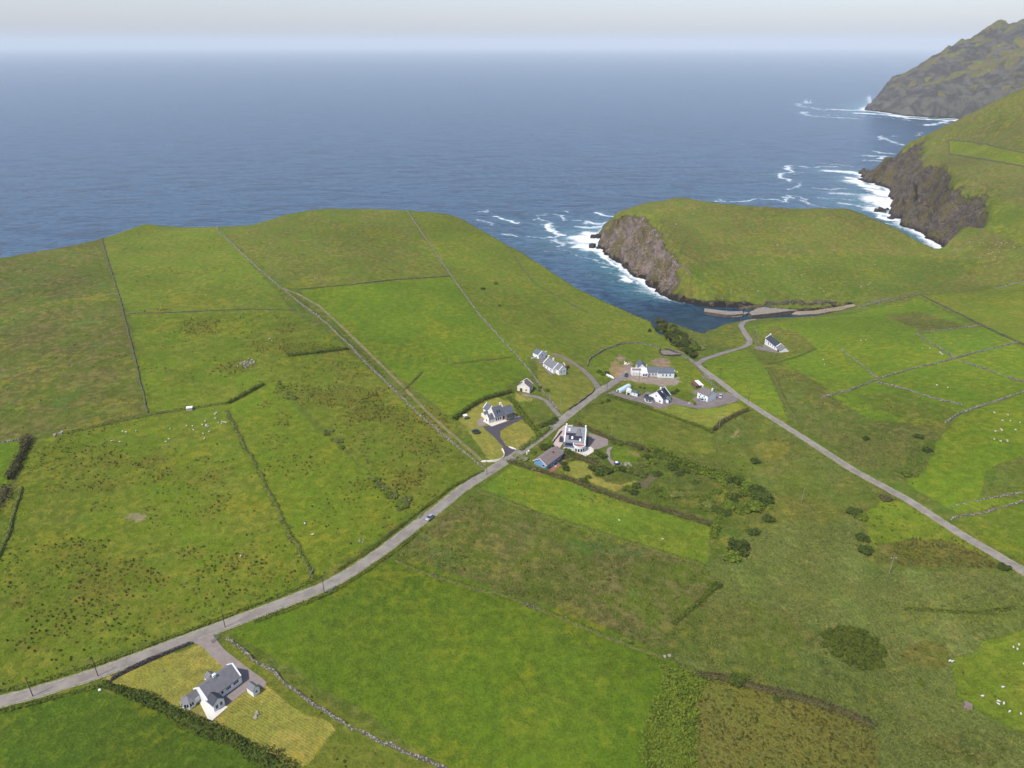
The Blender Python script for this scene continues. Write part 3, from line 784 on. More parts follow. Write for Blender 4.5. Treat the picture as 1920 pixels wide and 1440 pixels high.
# ------------------------------------------------------------------ the sea
# foam lines, in photo pixels on the water: (points, half width in metres, strength)
FOAM = [
    ([(925, 405), (945, 412), (972, 418)], 3.5, .8), ([(900, 398), (915, 394)], 2.5, .6), ([(895, 412), (915, 420), (925, 422)], 6, .45),
    ([(935, 438), (968, 440), (975, 445)], 2.5, .7), ([(985, 443), (1030, 445), (1062, 438)], 3, .7), ([(1000, 412), (1012, 404), (1020, 402)], 3.5, .5),
    ([(1022, 420), (1032, 430), (1046, 437), (1060, 440)], 6, .9), ([(1003, 408), (1022, 415), (1040, 428)], 4, .55),
    ([(1028, 400), (1050, 405), (1055, 412), (1092, 414)], 3, .6), ([(1056, 396), (1064, 398)], 2.5, .6),
    ([(1035, 448), (1055, 456), (1048, 462)], 5, .65), ([(1050, 465), (1070, 478)], 4, .35), ([(1010, 470), (1040, 472)], 5, .3),
    ([(1120, 398), (1135, 403), (1160, 408)], 4, .8), ([(1100, 418), (1130, 420), (1150, 415)], 9, .75), ([(1085, 426), (1110, 428), (1140, 424)], 10, .7),
    ([(1092, 445), (1105, 452), (1115, 448)], 20, 1.1), ([(1100, 436), (1118, 440)], 14, 1.0), ([(1098, 462), (1112, 463)], 14, 1.05), ([(1085, 462), (1108, 468), (1120, 470), (1140, 482)], 10, .95), ([(1078, 455), (1100, 458)], 14, .7),
    ([(1120, 475), (1145, 490), (1160, 500), (1178, 512)], 5, .9), ([(1085, 478), (1110, 488), (1140, 495)], 5, .45), ([(1120, 498), (1135, 500)], 4, .55),
    ([(1158, 518), (1168, 526), (1175, 530)], 4.5, .95), ([(1150, 510), (1162, 514)], 3, .5), ([(1190, 532), (1202, 534)], 2.5, .8), ([(1180, 546), (1200, 550)], 1.5, .35),
    ([(1185, 500), (1195, 512), (1205, 520)], 3, .4), ([(1050, 486), (1063, 484)], 2, .4), ([(1100, 516), (1108, 514)], 2, .4),
    # far bay
    ([(1345, 374), (1357, 378)], 3, .7), ([(1370, 377), (1400, 376), (1417, 374)], 4, .7), ([(1420, 373), (1450, 374), (1475, 378)], 4, .6),
    ([(1465, 378), (1480, 372), (1478, 366)], 4, .7), ([(1480, 366), (1500, 370), (1520, 384)], 6, .55), ([(1520, 386), (1545, 390)], 4, .5),
    ([(1475, 310), (1480, 318), (1485, 322), (1462, 326), (1460, 330), (1484, 340)], 6, .8), ([(1478, 356), (1496, 350), (1504, 342)], 4, .6),
    ([(1495, 312), (1520, 314), (1560, 312)], 8, .6), ([(1528, 306), (1570, 308)], 6, .5), ([(1552, 320), (1590, 322), (1620, 328)], 18, .85),
    ([(1575, 308), (1600, 312)], 7, .45), ([(1490, 326), (1505, 324)], 5, .4), ([(1530, 352), (1560, 355), (1580, 353)], 8, .55),
    ([(1590, 338), (1615, 345), (1640, 352)], 16, .95), ([(1560, 362), (1600, 364), (1640, 366)], 14, .6), ([(1630, 356), (1655, 358), (1662, 365)], 16, 1.0),
    ([(1640, 372), (1655, 378), (1662, 390)], 26, 1.15), ([(1648, 360), (1660, 366)], 18, 1.1), ([(1600, 334), (1612, 340)], 16, 1.0), ([(1630, 390), (1645, 396), (1660, 402)], 14, .95), ([(1648, 404), (1670, 412), (1690, 416)], 9, .9),
    ([(1665, 418), (1685, 423)], 6, .7), ([(1580, 380), (1610, 385), (1630, 396)], 8, .6), ([(1530, 370), (1570, 372), (1600, 376)], 8, .4),
    ([(1620, 292), (1660, 293), (1650, 298)], 9, .7), ([(1638, 283), (1650, 287), (1672, 288)], 7, .7), ([(1650, 262), (1655, 258), (1670, 265), (1690, 272)], 9, .6),
    ([(1648, 258), (1652, 255)], 6, .7), ([(1672, 256), (1685, 255)], 5, .5), ([(1720, 255), (1730, 248)], 6, .5), ([(1625, 300), (1650, 302)], 9, .6),
    # at the mountain
    ([(1495, 197), (1500, 194), (1540, 191), (1600, 187), (1640, 183)], 14, .65), ([(1495, 198), (1520, 202), (1545, 207)], 14, .6), ([(1507, 210), (1512, 216), (1530, 218), (1600, 222)], 15, .65),
    ([(1560, 205), (1600, 207), (1620, 208)], 22, .8), ([(1605, 212), (1650, 214), (1690, 219)], 24, .95), ([(1700, 221), (1740, 224), (1800, 226)], 18, .95),
    ([(1515, 215), (1560, 216), (1620, 217)], 9, .5), ([(1540, 195), (1580, 197)], 8, .45), ([(1740, 235), (1765, 230), (1775, 227)], 14, .8), ([(1600, 218), (1660, 220), (1720, 228)], 8, .5),
]
WHITEHORSES = 0


def build_sea():
    r = [20.0]
    while r[-1] < 60000:
        q = r[-1]
        if q < 440: s = 60
        elif q < 1500: s = 2.6
        elif q < 2300: s = 7
        elif q < 3300: s = 9
        else: s = q * 0.12
        r.append(q + s)
    rr = np.array(r)
    a = np.r_[np.radians(np.arange(-180, -7, 6.0)), np.radians(np.arange(-7, 40, 0.11)), np.radians(np.arange(42, 184, 6.0))]
    AA, RR = np.meshgrid(a, rr)
    x = (np.sin(AA) * RR).ravel(); y = (np.cos(AA) * RR).ravel()
    foam = np.zeros(len(x)); teal = np.zeros(len(x))
    act = (y > 380) & (y < 3500) & (x > -120) & (x < 2200)
    ai = np.nonzero(act)[0]
    d, w = coast_sd(x[ai], y[ai])
    ax, ay = x[ai], y[ai]
    # surf against rocky shores
    expo = sstep(8, 26, w) * sstep(500, 640, ay)
    sc = np.where(ay > 2000, 2.2, 1.0)
    surf = np.exp(-np.maximum(-d, 0) / (9.0 * sc)) * expo * (0.7 + 0.9 * fbm(ax / 28, ay / 28, 81, 2))
    f = np.clip(surf, 0, 1.1)
    te = np.exp(-np.maximum(-d, 0) / (42.0 * sc)) * expo * 1.0
    f = f + 0.16 * te * (fbm(ax / 20, ay / 20, 87, 3) > 0.45)
    jx = ax + (fbm(ax / 16, ay / 16, 83, 3) - 0.5) * 22 * sc
    jy = ay + (fbm(ax / 16, ay / 16, 85, 3) - 0.5) * 22 * sc
    for pts, hw, st in FOAM:
        q = [plane(px, py, 0) for px, py in pts]
        qx = np.array([k[0] for k in q]); qy = np.array([k[1] for k in q])
        R = hw * 9 + 25
        m = np.nonzero((jx > qx.min() - R) & (jx < qx.max() + R) & (jy > qy.min() - R) & (jy < qy.max() + R))[0]
        if not len(m): continue
        dd = np.full(len(m), 1e9)
        for i in range(len(q) - 1):
            e, _ = seg_dist(jx[m], jy[m], qx[i], qy[i], qx[i + 1], qy[i + 1])
            dd = np.minimum(dd, e)
        f[m] = np.maximum(f[m], 0.85 * st * np.exp(-(dd / (hw * 0.75)) ** 2) + 0.36 * st * np.exp(-dd / (hw * 2.2)))
        te[m] = np.maximum(te[m], st * 0.75 * np.exp(-dd / (hw * 4 + 6)))
    foam[ai] = np.clip(f, 0, 1.1); teal[ai] = np.clip(te, 0, 1)
    calm = np.zeros(len(x)); calm[ai] = sstep(640, 560, ay) * sstep(250, 150, abs(ax - 200))
    dd = np.full(len(x), -100.0); dd[ai] = d
    far = (y < 380)
    drop = np.zeros(len(x), bool); drop[ai] = d > 45
    idx2 = np.arange(len(x)).reshape(len(rr), len(a))
    k = ~drop.reshape(len(rr), len(a))
    ok = k[:-1, :-1] & k[1:, :-1] & k[:-1, 1:] & k[1:, 1:]
    F = np.c_[idx2[:-1, :-1][ok], idx2[:-1, 1:][ok], idx2[1:, 1:][ok], idx2[1:, :-1][ok]][:, ::-1]
    used = np.zeros(len(x), bool); used[F.ravel()] = True
    rm = np.cumsum(used) - 1
    z = np.zeros(len(x))
    me = np_mesh('sea', np.c_[x, y, z][used], rm[F], True)
    set_attr(me, 'Foam', np.c_[foam, teal, calm, np.ones(len(x))][used])
    m, nt, p = new_mat('sea water')
    b = NB(nt)
    pos = b.n('ShaderNodeTexCoord').outputs['Object']
    at = b.n('ShaderNodeAttribute', attribute_name='Foam')
    sp = b.n('ShaderNodeSeparateColor'); b.l(at.outputs['Color'], sp.inputs[0])
    ww = b.scaled(pos, 1, 1.0, 1, 0.35)
    n0 = b.noise(b.scaled(pos, 0.4, 1, 1, 0.3), 0.0035, 3, 0.6)
    sw = b.noise(b.scaled(pos, 0.45, 1, 1, -0.25), 0.035, 3, 0.6, 0.4)
    ch = b.noise(b.scaled(pos, 0.55, 1, 1, -0.15), 0.15, 4, 0.65, 0.4)
    rp = b.noise(pos, 0.75, 3, 0.7)
    c = b.mix(b.ramp(n0, 0.35, 0.65), alb(20, 62, 94), alb(30, 76, 110))
    c = b.mix(b.ramp(ch, 0.40, 0.60), c, alb(66, 106, 134)); c = b.mix(b.ramp(sw, 0.47, 0.66, 0, 0.65), c, alb(10, 42, 72))  # light and dark of ripples and swell painted into the water colour
    c = b.mix(b.math('MULTIPLY', b.ramp(sp.outputs[1], 0.15, 0.9), b.ramp(ch, 0.3, 0.6, 0.5, 0.9)), c, alb(96, 152, 160))
    c = b.mix(b.math('MULTIPLY', sp.outputs[2], 0.7), c, alb(40, 64, 72))
    fn = b.math('ADD', b.math('MULTIPLY', b.noise(b.scaled(pos, 0.8, 1, 1, 0.2), 0.12, 6, 0.75, 1.6), 0.6), b.math('MULTIPLY', b.noise(b.scaled(pos, 0.5, 1, 1, 0.1), 0.6, 5, 0.75, 1.0), 0.4))
    fo = b.ramp(b.math('ADD', sp.outputs[0], b.math('MULTIPLY', b.math('SUBTRACT', fn, 0.5), 2.4)), 0.26, 1.12)
    fo = b.math('MULTIPLY', fo, b.ramp(sp.outputs[0], 0.04, 0.25))
    c = b.mix(fo, c, (0.74, 0.77, 0.78))
    b.l(c, p.inputs['Base Color'])
    b.l(b.ramp(fo, 0, 1, 0.22, 0.9), p.inputs['Roughness'])
    p.inputs['IOR'].default_value = 1.33
    p.inputs['Specular IOR Level'].default_value = 0.5
    hgt = b.math('ADD', b.math('MULTIPLY', sw, 4.0), b.math('MULTIPLY', ch, 2.2))
    hgt = b.math('ADD', hgt, b.math('MULTIPLY', rp, 0.35))
    b.l(b.bump(hgt, 1.0, 1.0), p.inputs['Normal'])
    o = link('sea', me, m)
    tag(o, kind='structure')
    return o


def build_haze():
    x, y, z0, z1 = 64000, 64000, -14, 520
    V = [(-x, -y, z0), (x, -y, z0), (x, y, z0), (-x, y, z0), (-x, -y, z1), (x, -y, z1), (x, y, z1), (-x, y, z1)]
    F = [(0, 3, 2, 1), (4, 5, 6, 7), (0, 1, 5, 4), (1, 2, 6, 5), (2, 3, 7, 6), (3, 0, 4, 7)]
    me = np_mesh('haze', V, F)
    m = bpy.data.materials.new('haze'); m.use_nodes = True
    nt = m.node_tree
    nt.nodes.remove(nt.nodes['Principled BSDF'])
    v = nt.nodes.new('ShaderNodeVolumePrincipled')
    v.inputs['Color'].default_value = (0.895, 0.955, 0.955, 1)
    v.inputs['Density'].default_value = HAZE
    v.inputs['Anisotropy'].default_value = -0.05
    nt.links.new(v.outputs[0], nt.nodes['Material Output'].inputs['Volume'])
    o = link('haze', me, m)
    tag(o, kind='stuff')


HAZE = 0.56e-4
# ------------------------------------------------------------------ palette
M = {}
M['asphalt'] = simple_mat('worn asphalt', alb(168, 160, 146), 0.9, 0.10, 0.22, color2=alb(142, 134, 122))
M['lane'] = simple_mat('pale lane', alb(158, 148, 140), 0.9, 0.10, 0.3, color2=alb(136, 126, 118))
M['tarmac'] = simple_mat('new tarmac', alb(92, 86, 92), 0.85, 0.05, 0.5)
M['gravel'] = simple_mat('grey gravel', alb(150, 138, 132), 0.95, 0.1, 0.4, color2=alb(128, 117, 112))
M['pinkgravel'] = simple_mat('pinkish gravel', alb(184, 166, 158, 0.98), 0.95, 0.1, 0.6, color2=alb(168, 150, 142, 0.98))
M['mauvegravel'] = simple_mat('mauve gravel', alb(164, 150, 140), 0.95, 0.08, 0.6)
M['paving'] = simple_mat('light paving', alb(206, 200, 186, 0.98), 0.8, 0.06, 0.9)
M['terracotta'] = simple_mat('terracotta paving', alb(176, 122, 104), 0.8, 0.12, 1.2)
M['dirt'] = simple_mat('dirt track', alb(158, 142, 102), 0.95, 0.15, 0.4, color2=alb(112, 118, 58))
M['edge'] = simple_mat('gravelly road edge', alb(178, 170, 140), 0.95, 0.15, 0.9, color2=alb(128, 128, 78))
M['line'] = simple_mat('worn road paint', alb(205, 200, 175), 0.8, 0.15, 2.0, color2=alb(150, 146, 132))
M['wall_white'] = simple_mat('white render', alb(232, 232, 228, 1.06), 0.7, 0.03, 0.5, color2=alb(214, 214, 208, 1.06))
M['wall_cream'] = simple_mat('cream render', alb(230, 222, 206, 1.06), 0.7, 0.04, 0.6, color2=alb(212, 202, 186, 1.06))
M['wall_pale'] = simple_mat('pale mint render', alb(222, 230, 224, 1.06), 0.7, 0.03, 0.6, color2=alb(204, 214, 208, 1.06))
M['wall_grey'] = simple_mat('grey render', alb(196, 194, 192, 1.06), 0.8, 0.05, 0.6)
M['wall_blue'] = simple_mat('blue boarding', alb(110, 152, 190, 0.98), 0.6, 0.06, 0.8)
M['stonewall'] = simple_mat('stone facing', alb(156, 144, 130), 0.9, 0.2, 2.5, 0.05, color2=alb(104, 96, 88))
M['door'] = simple_mat('brown door', alb(96, 84, 84), 0.6, 0.05)
M['wood'] = simple_mat('grey pole wood', alb(112, 98, 82), 0.9, 0.15, 3.0)
M['palewood'] = simple_mat('weathered pale wood', alb(178, 170, 148), 0.9, 0.1, 3.0)
M['metal'] = simple_mat('galvanised metal', alb(176, 178, 178), 0.45, 0.05, 2.0, metallic=0.5)
M['greenmetal'] = simple_mat('green metal', alb(64, 96, 84), 0.6, 0.08, 1.0)
M['rust'] = simple_mat('rusty sheet', alb(146, 98, 72), 0.8, 0.2, 1.5, color2=alb(104, 74, 60))
M['white_sheet'] = simple_mat('white sheet', alb(226, 226, 222, 0.98), 0.6, 0.03)
M['tunnel'] = simple_mat('pale blue plastic', alb(186, 206, 208, 0.98), 0.4, 0.04, 1.0)
M['solar'] = simple_mat('solar panel', alb(44, 44, 62), 0.12, 0.05, 3.0, spec=0.5)
M['black'] = simple_mat('black net', alb(40, 46, 54), 0.9, 0.05)
M['concrete'] = simple_mat('pier concrete', alb(172, 160, 144), 0.9, 0.12, 0.3, 0.03, color2=alb(140, 128, 114))
M['pierface'] = simple_mat('pier side', alb(128, 112, 98), 0.9, 0.15, 0.4, 0.05, color2=alb(88, 80, 66))
M['seaweed'] = simple_mat('shore rock with weed', alb(120, 112, 84), 0.95, 0.2, 0.3, 0.3, color2=alb(74, 74, 48))
M['searock'] = simple_mat('wet dark rock', alb(74, 66, 62), 0.8, 0.2, 0.3, 0.4, color2=alb(50, 46, 44))
M['shingle'] = simple_mat('shingle', alb(178, 160, 134), 0.95, 0.1, 0.6)
M['boulder'] = simple_mat('pale boulder', alb(184, 176, 160), 0.95, 0.15, 0.8, 0.1, color2=alb(140, 132, 118))
M['wool'] = simple_mat('sheep wool', alb(226, 222, 208, 0.72), 0.95, 0.05, 2.0)
M['blueplastic'] = simple_mat('blue plastic', alb(72, 84, 140), 0.5, 0.05)


def slate_mat(name, c, c2, course=0.28):
    m, nt, p = new_mat(name); b = NB(nt)
    pos = b.n('ShaderNodeTexCoord').outputs['Object']
    br = b.n('ShaderNodeTexBrick'); b.l(pos, br.inputs['Vector'])
    br.inputs['Scale'].default_value = 1.0; br.inputs['Brick Width'].default_value = 0.55; br.inputs['Row Height'].default_value = course
    br.inputs['Mortar Size'].default_value = 0.012
    b.s(br.inputs['Color1'], c); b.s(br.inputs['Color2'], c2); b.s(br.inputs['Mortar'], tuple(v * 0.5 for v in c))
    n = b.noise(pos, 0.7, 4, 0.65)
    out = b.mix(b.ramp(n, 0.35, 0.7, 0, 0.55), br.outputs[0], tuple(v * 0.72 for v in c))
    b.l(out, p.inputs['Base Color']); p.inputs['Roughness'].default_value = 0.65
    b.l(b.bump(b.noise(pos, 5, 2, 0.6), 0.4, 0.02), p.inputs['Normal'])
    return m


M['slate'] = slate_mat('grey slate', alb(132, 131, 131), alb(144, 142, 142))
M['slate_blue'] = slate_mat('blue grey slate', alb(104, 112, 124), alb(116, 122, 132))
M['slate_dark'] = slate_mat('dark slate', alb(62, 66, 76), alb(74, 78, 88))
M['slate_light'] = slate_mat('light slate', alb(140, 142, 150), alb(152, 154, 160))
M['tile_brown'] = slate_mat('brown tile', alb(152, 134, 126), alb(164, 146, 134))
M['tile_taupe'] = slate_mat('taupe tile', alb(128, 116, 112), alb(138, 126, 120))
M['roof_green'] = slate_mat('green felt', alb(74, 100, 92), alb(84, 108, 100))


def glass_mat():
    m, nt, p = new_mat('window glass')
    p.inputs['Base Color'].default_value = (*alb(44, 52, 62), 1)
    p.inputs['Roughness'].default_value = 0.08
    p.inputs['Specular IOR Level'].default_value = 0.6
    return m


M['glass'] = glass_mat()


def wall_mat(name, stone, stone2, moss, moss_amt):
    m, nt, p = new_mat(name); b = NB(nt)
    pos = b.n('ShaderNodeTexCoord').outputs['Object']
    vo = b.n('ShaderNodeTexVoronoi'); b.l(pos, vo.inputs['Vector']); vo.inputs['Scale'].default_value = 1.6
    sp = b.n('ShaderNodeSeparateColor'); b.l(vo.outputs['Color'], sp.inputs[0])
    c = b.mix(sp.outputs[0], stone, stone2)
    c = b.mix(b.ramp(vo.outputs['Distance'], 0.28, 0.5), c, tuple(v * 0.35 for v in stone2))
    c = b.mix(b.ramp(b.noise(pos, 0.16, 4, 0.7), 0.62 - moss_amt * 0.3, 0.70 - moss_amt * 0.3), c, moss)
    b.l(c, p.inputs['Base Color']); p.inputs['Roughness'].default_value = 0.95
    b.l(b.bump(vo.outputs['Distance'], 0.8, -0.2), p.inputs['Normal'])
    return m


M['drystone'] = wall_mat('dry stone', alb(198, 190, 172), alb(150, 142, 124), veg(104, 116, 52), 0.2)
M['drystone_dark'] = wall_mat('mossy dry stone', alb(158, 150, 132), alb(116, 112, 92), veg(88, 98, 44), 0.55)
M['bank'] = wall_mat('grassed bank', alb(150, 140, 104), alb(118, 116, 72), veg(98, 112, 46), 0.9)
M['block'] = wall_mat('garden wall stone', alb(134, 120, 116), alb(104, 94, 90), veg(92, 96, 56), 0.1)


def leaf_mat(name, c1, c2, c3, scale=0.35):
    m, nt, p = new_mat(name); b = NB(nt)
    tc = b.n('ShaderNodeTexCoord').outputs['Object']
    oi = b.n('ShaderNodeObjectInfo')
    n1 = b.noise(tc, scale, 3, 0.6); n2 = b.noise(tc, 2.2, 3, 0.7)
    c = b.mix(b.ramp(n1, 0.36, 0.64), c1, c2)
    c = b.mix(b.ramp(n2, 0.45, 0.68, 0, 0.8), c, c3)
    k = b.ramp(oi.outputs['Random'], 0, 1, 0.82, 1.18, False)
    kk = b.n('ShaderNodeCombineColor'); [b.l(k, kk.inputs[i]) for i in range(3)]
    c = b.mix(1.0, c, kk.outputs[0], 'MULTIPLY')
    b.l(c, p.inputs['Base Color']); p.inputs['Roughness'].default_value = 0.85; p.inputs['Specular IOR Level'].default_value = 0.15
    return m


M['leaf_dark'] = leaf_mat('dark leaves', veg(64, 86, 44, 0.56), veg(84, 106, 48, 0.56), veg(102, 120, 56, 0.56))
M['leaf_mid'] = leaf_mat('green leaves', veg(82, 108, 44, 0.66), veg(102, 126, 50, 0.66), veg(124, 140, 66, 0.66))
M['leaf_olive'] = leaf_mat('olive gorse', veg(76, 98, 42, 0.62), veg(94, 114, 46, 0.62), veg(112, 126, 58, 0.62))
M['leaf_grey'] = leaf_mat('grey willow leaves', veg(92, 108, 72, 0.66), veg(112, 126, 84, 0.66), veg(136, 146, 104, 0.66))
M['leaf_brown'] = leaf_mat('brown bramble', alb(92, 90, 54, 0.56), alb(110, 98, 64, 0.56), veg(98, 108, 50, 0.56))
M['leaf_pale'] = leaf_mat('pale flowering willow', alb(150, 152, 104), alb(184, 180, 142), alb(120, 130, 78))
M['leaf_lime'] = leaf_mat('clipped hedge leaves', veg(112, 138, 38), veg(132, 154, 48), veg(96, 120, 40))
M['reed'] = leaf_mat('reed blades', veg(104, 122, 74), veg(124, 136, 88), veg(92, 108, 60), 0.04)
M['rush'] = leaf_mat('rushes', veg(86, 92, 42), alb(112, 104, 60), veg(102, 110, 48), 0.05)


# ------------------------------------------------------------------ ribbons on the ground
def smooth_line(P, step):
    P = np.asarray(P)[:, :2]
    seg = np.r_[0, np.cumsum(np.hypot(*(P[1:] - P[:-1]).T))]
    n = max(3, int(seg[-1] / step))
    s = np.linspace(0, seg[-1], n)
    q = np.c_[np.interp(s, seg, P[:, 0]), np.interp(s, seg, P[:, 1])]
    for _ in range(3):
        q[1:-1] = 0.25 * q[:-2] + 0.5 * q[1:-1] + 0.25 * q[2:]
    return q


def frames(q):
    t = np.gradient(q, axis=0); t /= np.hypot(t[:, 0], t[:, 1])[:, None] + 1e-9
    return t, np.c_[-t[:, 1], t[:, 0]]


def line_xy(pts, step=2.0):
    return smooth_line(gline(pts, 12.0), step)


def ribbon_mesh(name, q, w, lift, offs=(0,), across=5):
    t, nrm = frames(q)
    w = np.broadcast_to(w, (len(q),))
    V, F = [], []
    base = 0
    for o in offs:
        u = np.linspace(-0.5, 0.5, across)
        X = q[:, None, 0] + nrm[:, None, 0] * (u[None] * w[:, None] + o); Y = q[:, None, 1] + nrm[:, None, 1] * (u[None] * w[:, None] + o)
        Z = H(X, Y) + lift
        n = len(q)
        V.append(np.c_[X.ravel(), Y.ravel(), Z.ravel()])
        i = np.arange(n * across).reshape(n, across) + base
        F.append(np.c_[i[:-1, :-1].ravel(), i[:-1, 1:].ravel(), i[1:, 1:].ravel(), i[1:, :-1].ravel()][:, ::-1])
        base += n * across
    me = np_mesh(name, np.vstack(V), np.vstack(F), True)
    return me


ROADS = []


def road(name, pts, w, mat, lift=0.12, label=None, ripple=0.5):
    q = line_xy(pts, 1.6)
    n = len(q)
    ww = w + (fbm(q[:, 0] / 4, q[:, 1] / 4, 91, 2) - 0.5) * ripple * 2
    o = link(name, ribbon_mesh(name, q, ww, lift), M[mat])
    tag(o, label, kind='structure')
    ROADS.append((q, w))
    return q


def dashes(q, off, L, gap, w=0.16, lift=0.17):
    t, nrm = frames(q)
    s = np.r_[0, np.cumsum(np.hypot(*(q[1:] - q[:-1]).T))]
    V, F = [], []
    a = 2.0
    while a + L < s[-1]:
        ss = np.linspace(a, a + L, 3)
        cxx = np.interp(ss, s, q[:, 0]); cyy = np.interp(ss, s, q[:, 1])
        nx = np.interp(ss, s, nrm[:, 0]); ny = np.interp(ss, s, nrm[:, 1])
        b0 = len(V)
        for i in range(3):
            for sgn in (-1, 1):
                V.append((cxx[i] + nx[i] * (off + sgn * w / 2), cyy[i] + ny[i] * (off + sgn * w / 2)))
        F += [(b0, b0 + 2, b0 + 3, b0 + 1), (b0 + 2, b0 + 4, b0 + 5, b0 + 3)]
        a += L + gap
    return V, F


def drape(name, pts, mat, lift=0.1, label=None, grid=1.6, kind='structure', world=False):
    P = np.asarray(pts)[:, :2] if world else gpoly(pts, 10)[:, :2]
    P = P[np.r_[True, np.hypot(*(P[1:] - P[:-1]).T) > 0.05]]
    x0, y0 = P.min(0); x1, y1 = P.max(0)
    gx, gy = np.meshgrid(np.arange(x0, x1, grid), np.arange(y0, y1, grid))
    gx, gy = gx.ravel(), gy.ravel()
    m = inside(gx, gy, P[:, 0], P[:, 1])
    dd = np.full(m.sum(), 1e9)
    for i in range(len(P)):
        j = (i + 1) % len(P)
        dd = np.minimum(dd, seg_dist(gx[m], gy[m], *P[i], *P[j])[0])
    G = np.c_[gx[m], gy[m]][dd > grid * 0.4]
    allp = [Vector(p) for p in P] + [Vector(g) for g in G]
    n = len(P)
    vs, es, fs, *_ = geometry.delaunay_2d_cdt(allp, [(i, (i + 1) % n) for i in range(n)], [list(range(n))], 1, 1e-4)
    X = np.array([v.x for v in vs]); Y = np.array([v.y for v in vs])
    Z = H(X, Y) + lift
    fs = [tuple(f) for f in fs if len(f) == 3]
    F = []
    for f in fs:
        a, b_, c_ = f
        cr = (X[b_] - X[a]) * (Y[c_] - Y[a]) - (X[c_] - X[a]) * (Y[b_] - Y[a])
        F.append(f if cr > 0 else f[::-1])
    me = np_mesh(name, np.c_[X, Y, Z], np.array(F), True)
    o = link(name, me, M[mat])
    tag(o, label, kind=kind)
    return o


# ------------------------------------------------------------------ walls and banks
def rocks_vf(C, S, rg):
    """irregular blocks at the centres C (n,3) of the half sizes S (n,3): 6-sided lumps"""
    n = len(C)
    cube = np.array([(-1, -1, -1), (1, -1, -1), (1, 1, -1), (-1, 1, -1), (-1, -1, 1), (1, -1, 1), (1, 1, 1), (-1, 1, 1)], float)
    fc = np.array([(0, 3, 2, 1), (4, 5, 6, 7), (0, 1, 5, 4), (1, 2, 6, 5), (2, 3, 7, 6), (3, 0, 4, 7)])
    v = cube[None] * (1 + (rg.random((n, 8, 3)) - 0.5) * 0.5)
    v[:, 4:, :2] *= 0.78
    v = v * S[:, None, :]
    a = rg.random(n) * 6.28
    ca, sa = np.cos(a)[:, None], np.sin(a)[:, None]
    x = v[:, :, 0] * ca - v[:, :, 1] * sa; y = v[:, :, 0] * sa + v[:, :, 1] * ca
    V = np.stack([x, y, v[:, :, 2]], 2) + C[:, None, :]
    F = fc[None] + (np.arange(n) * 8)[:, None, None]
    return V.reshape(-1, 3), F.reshape(-1, 4)


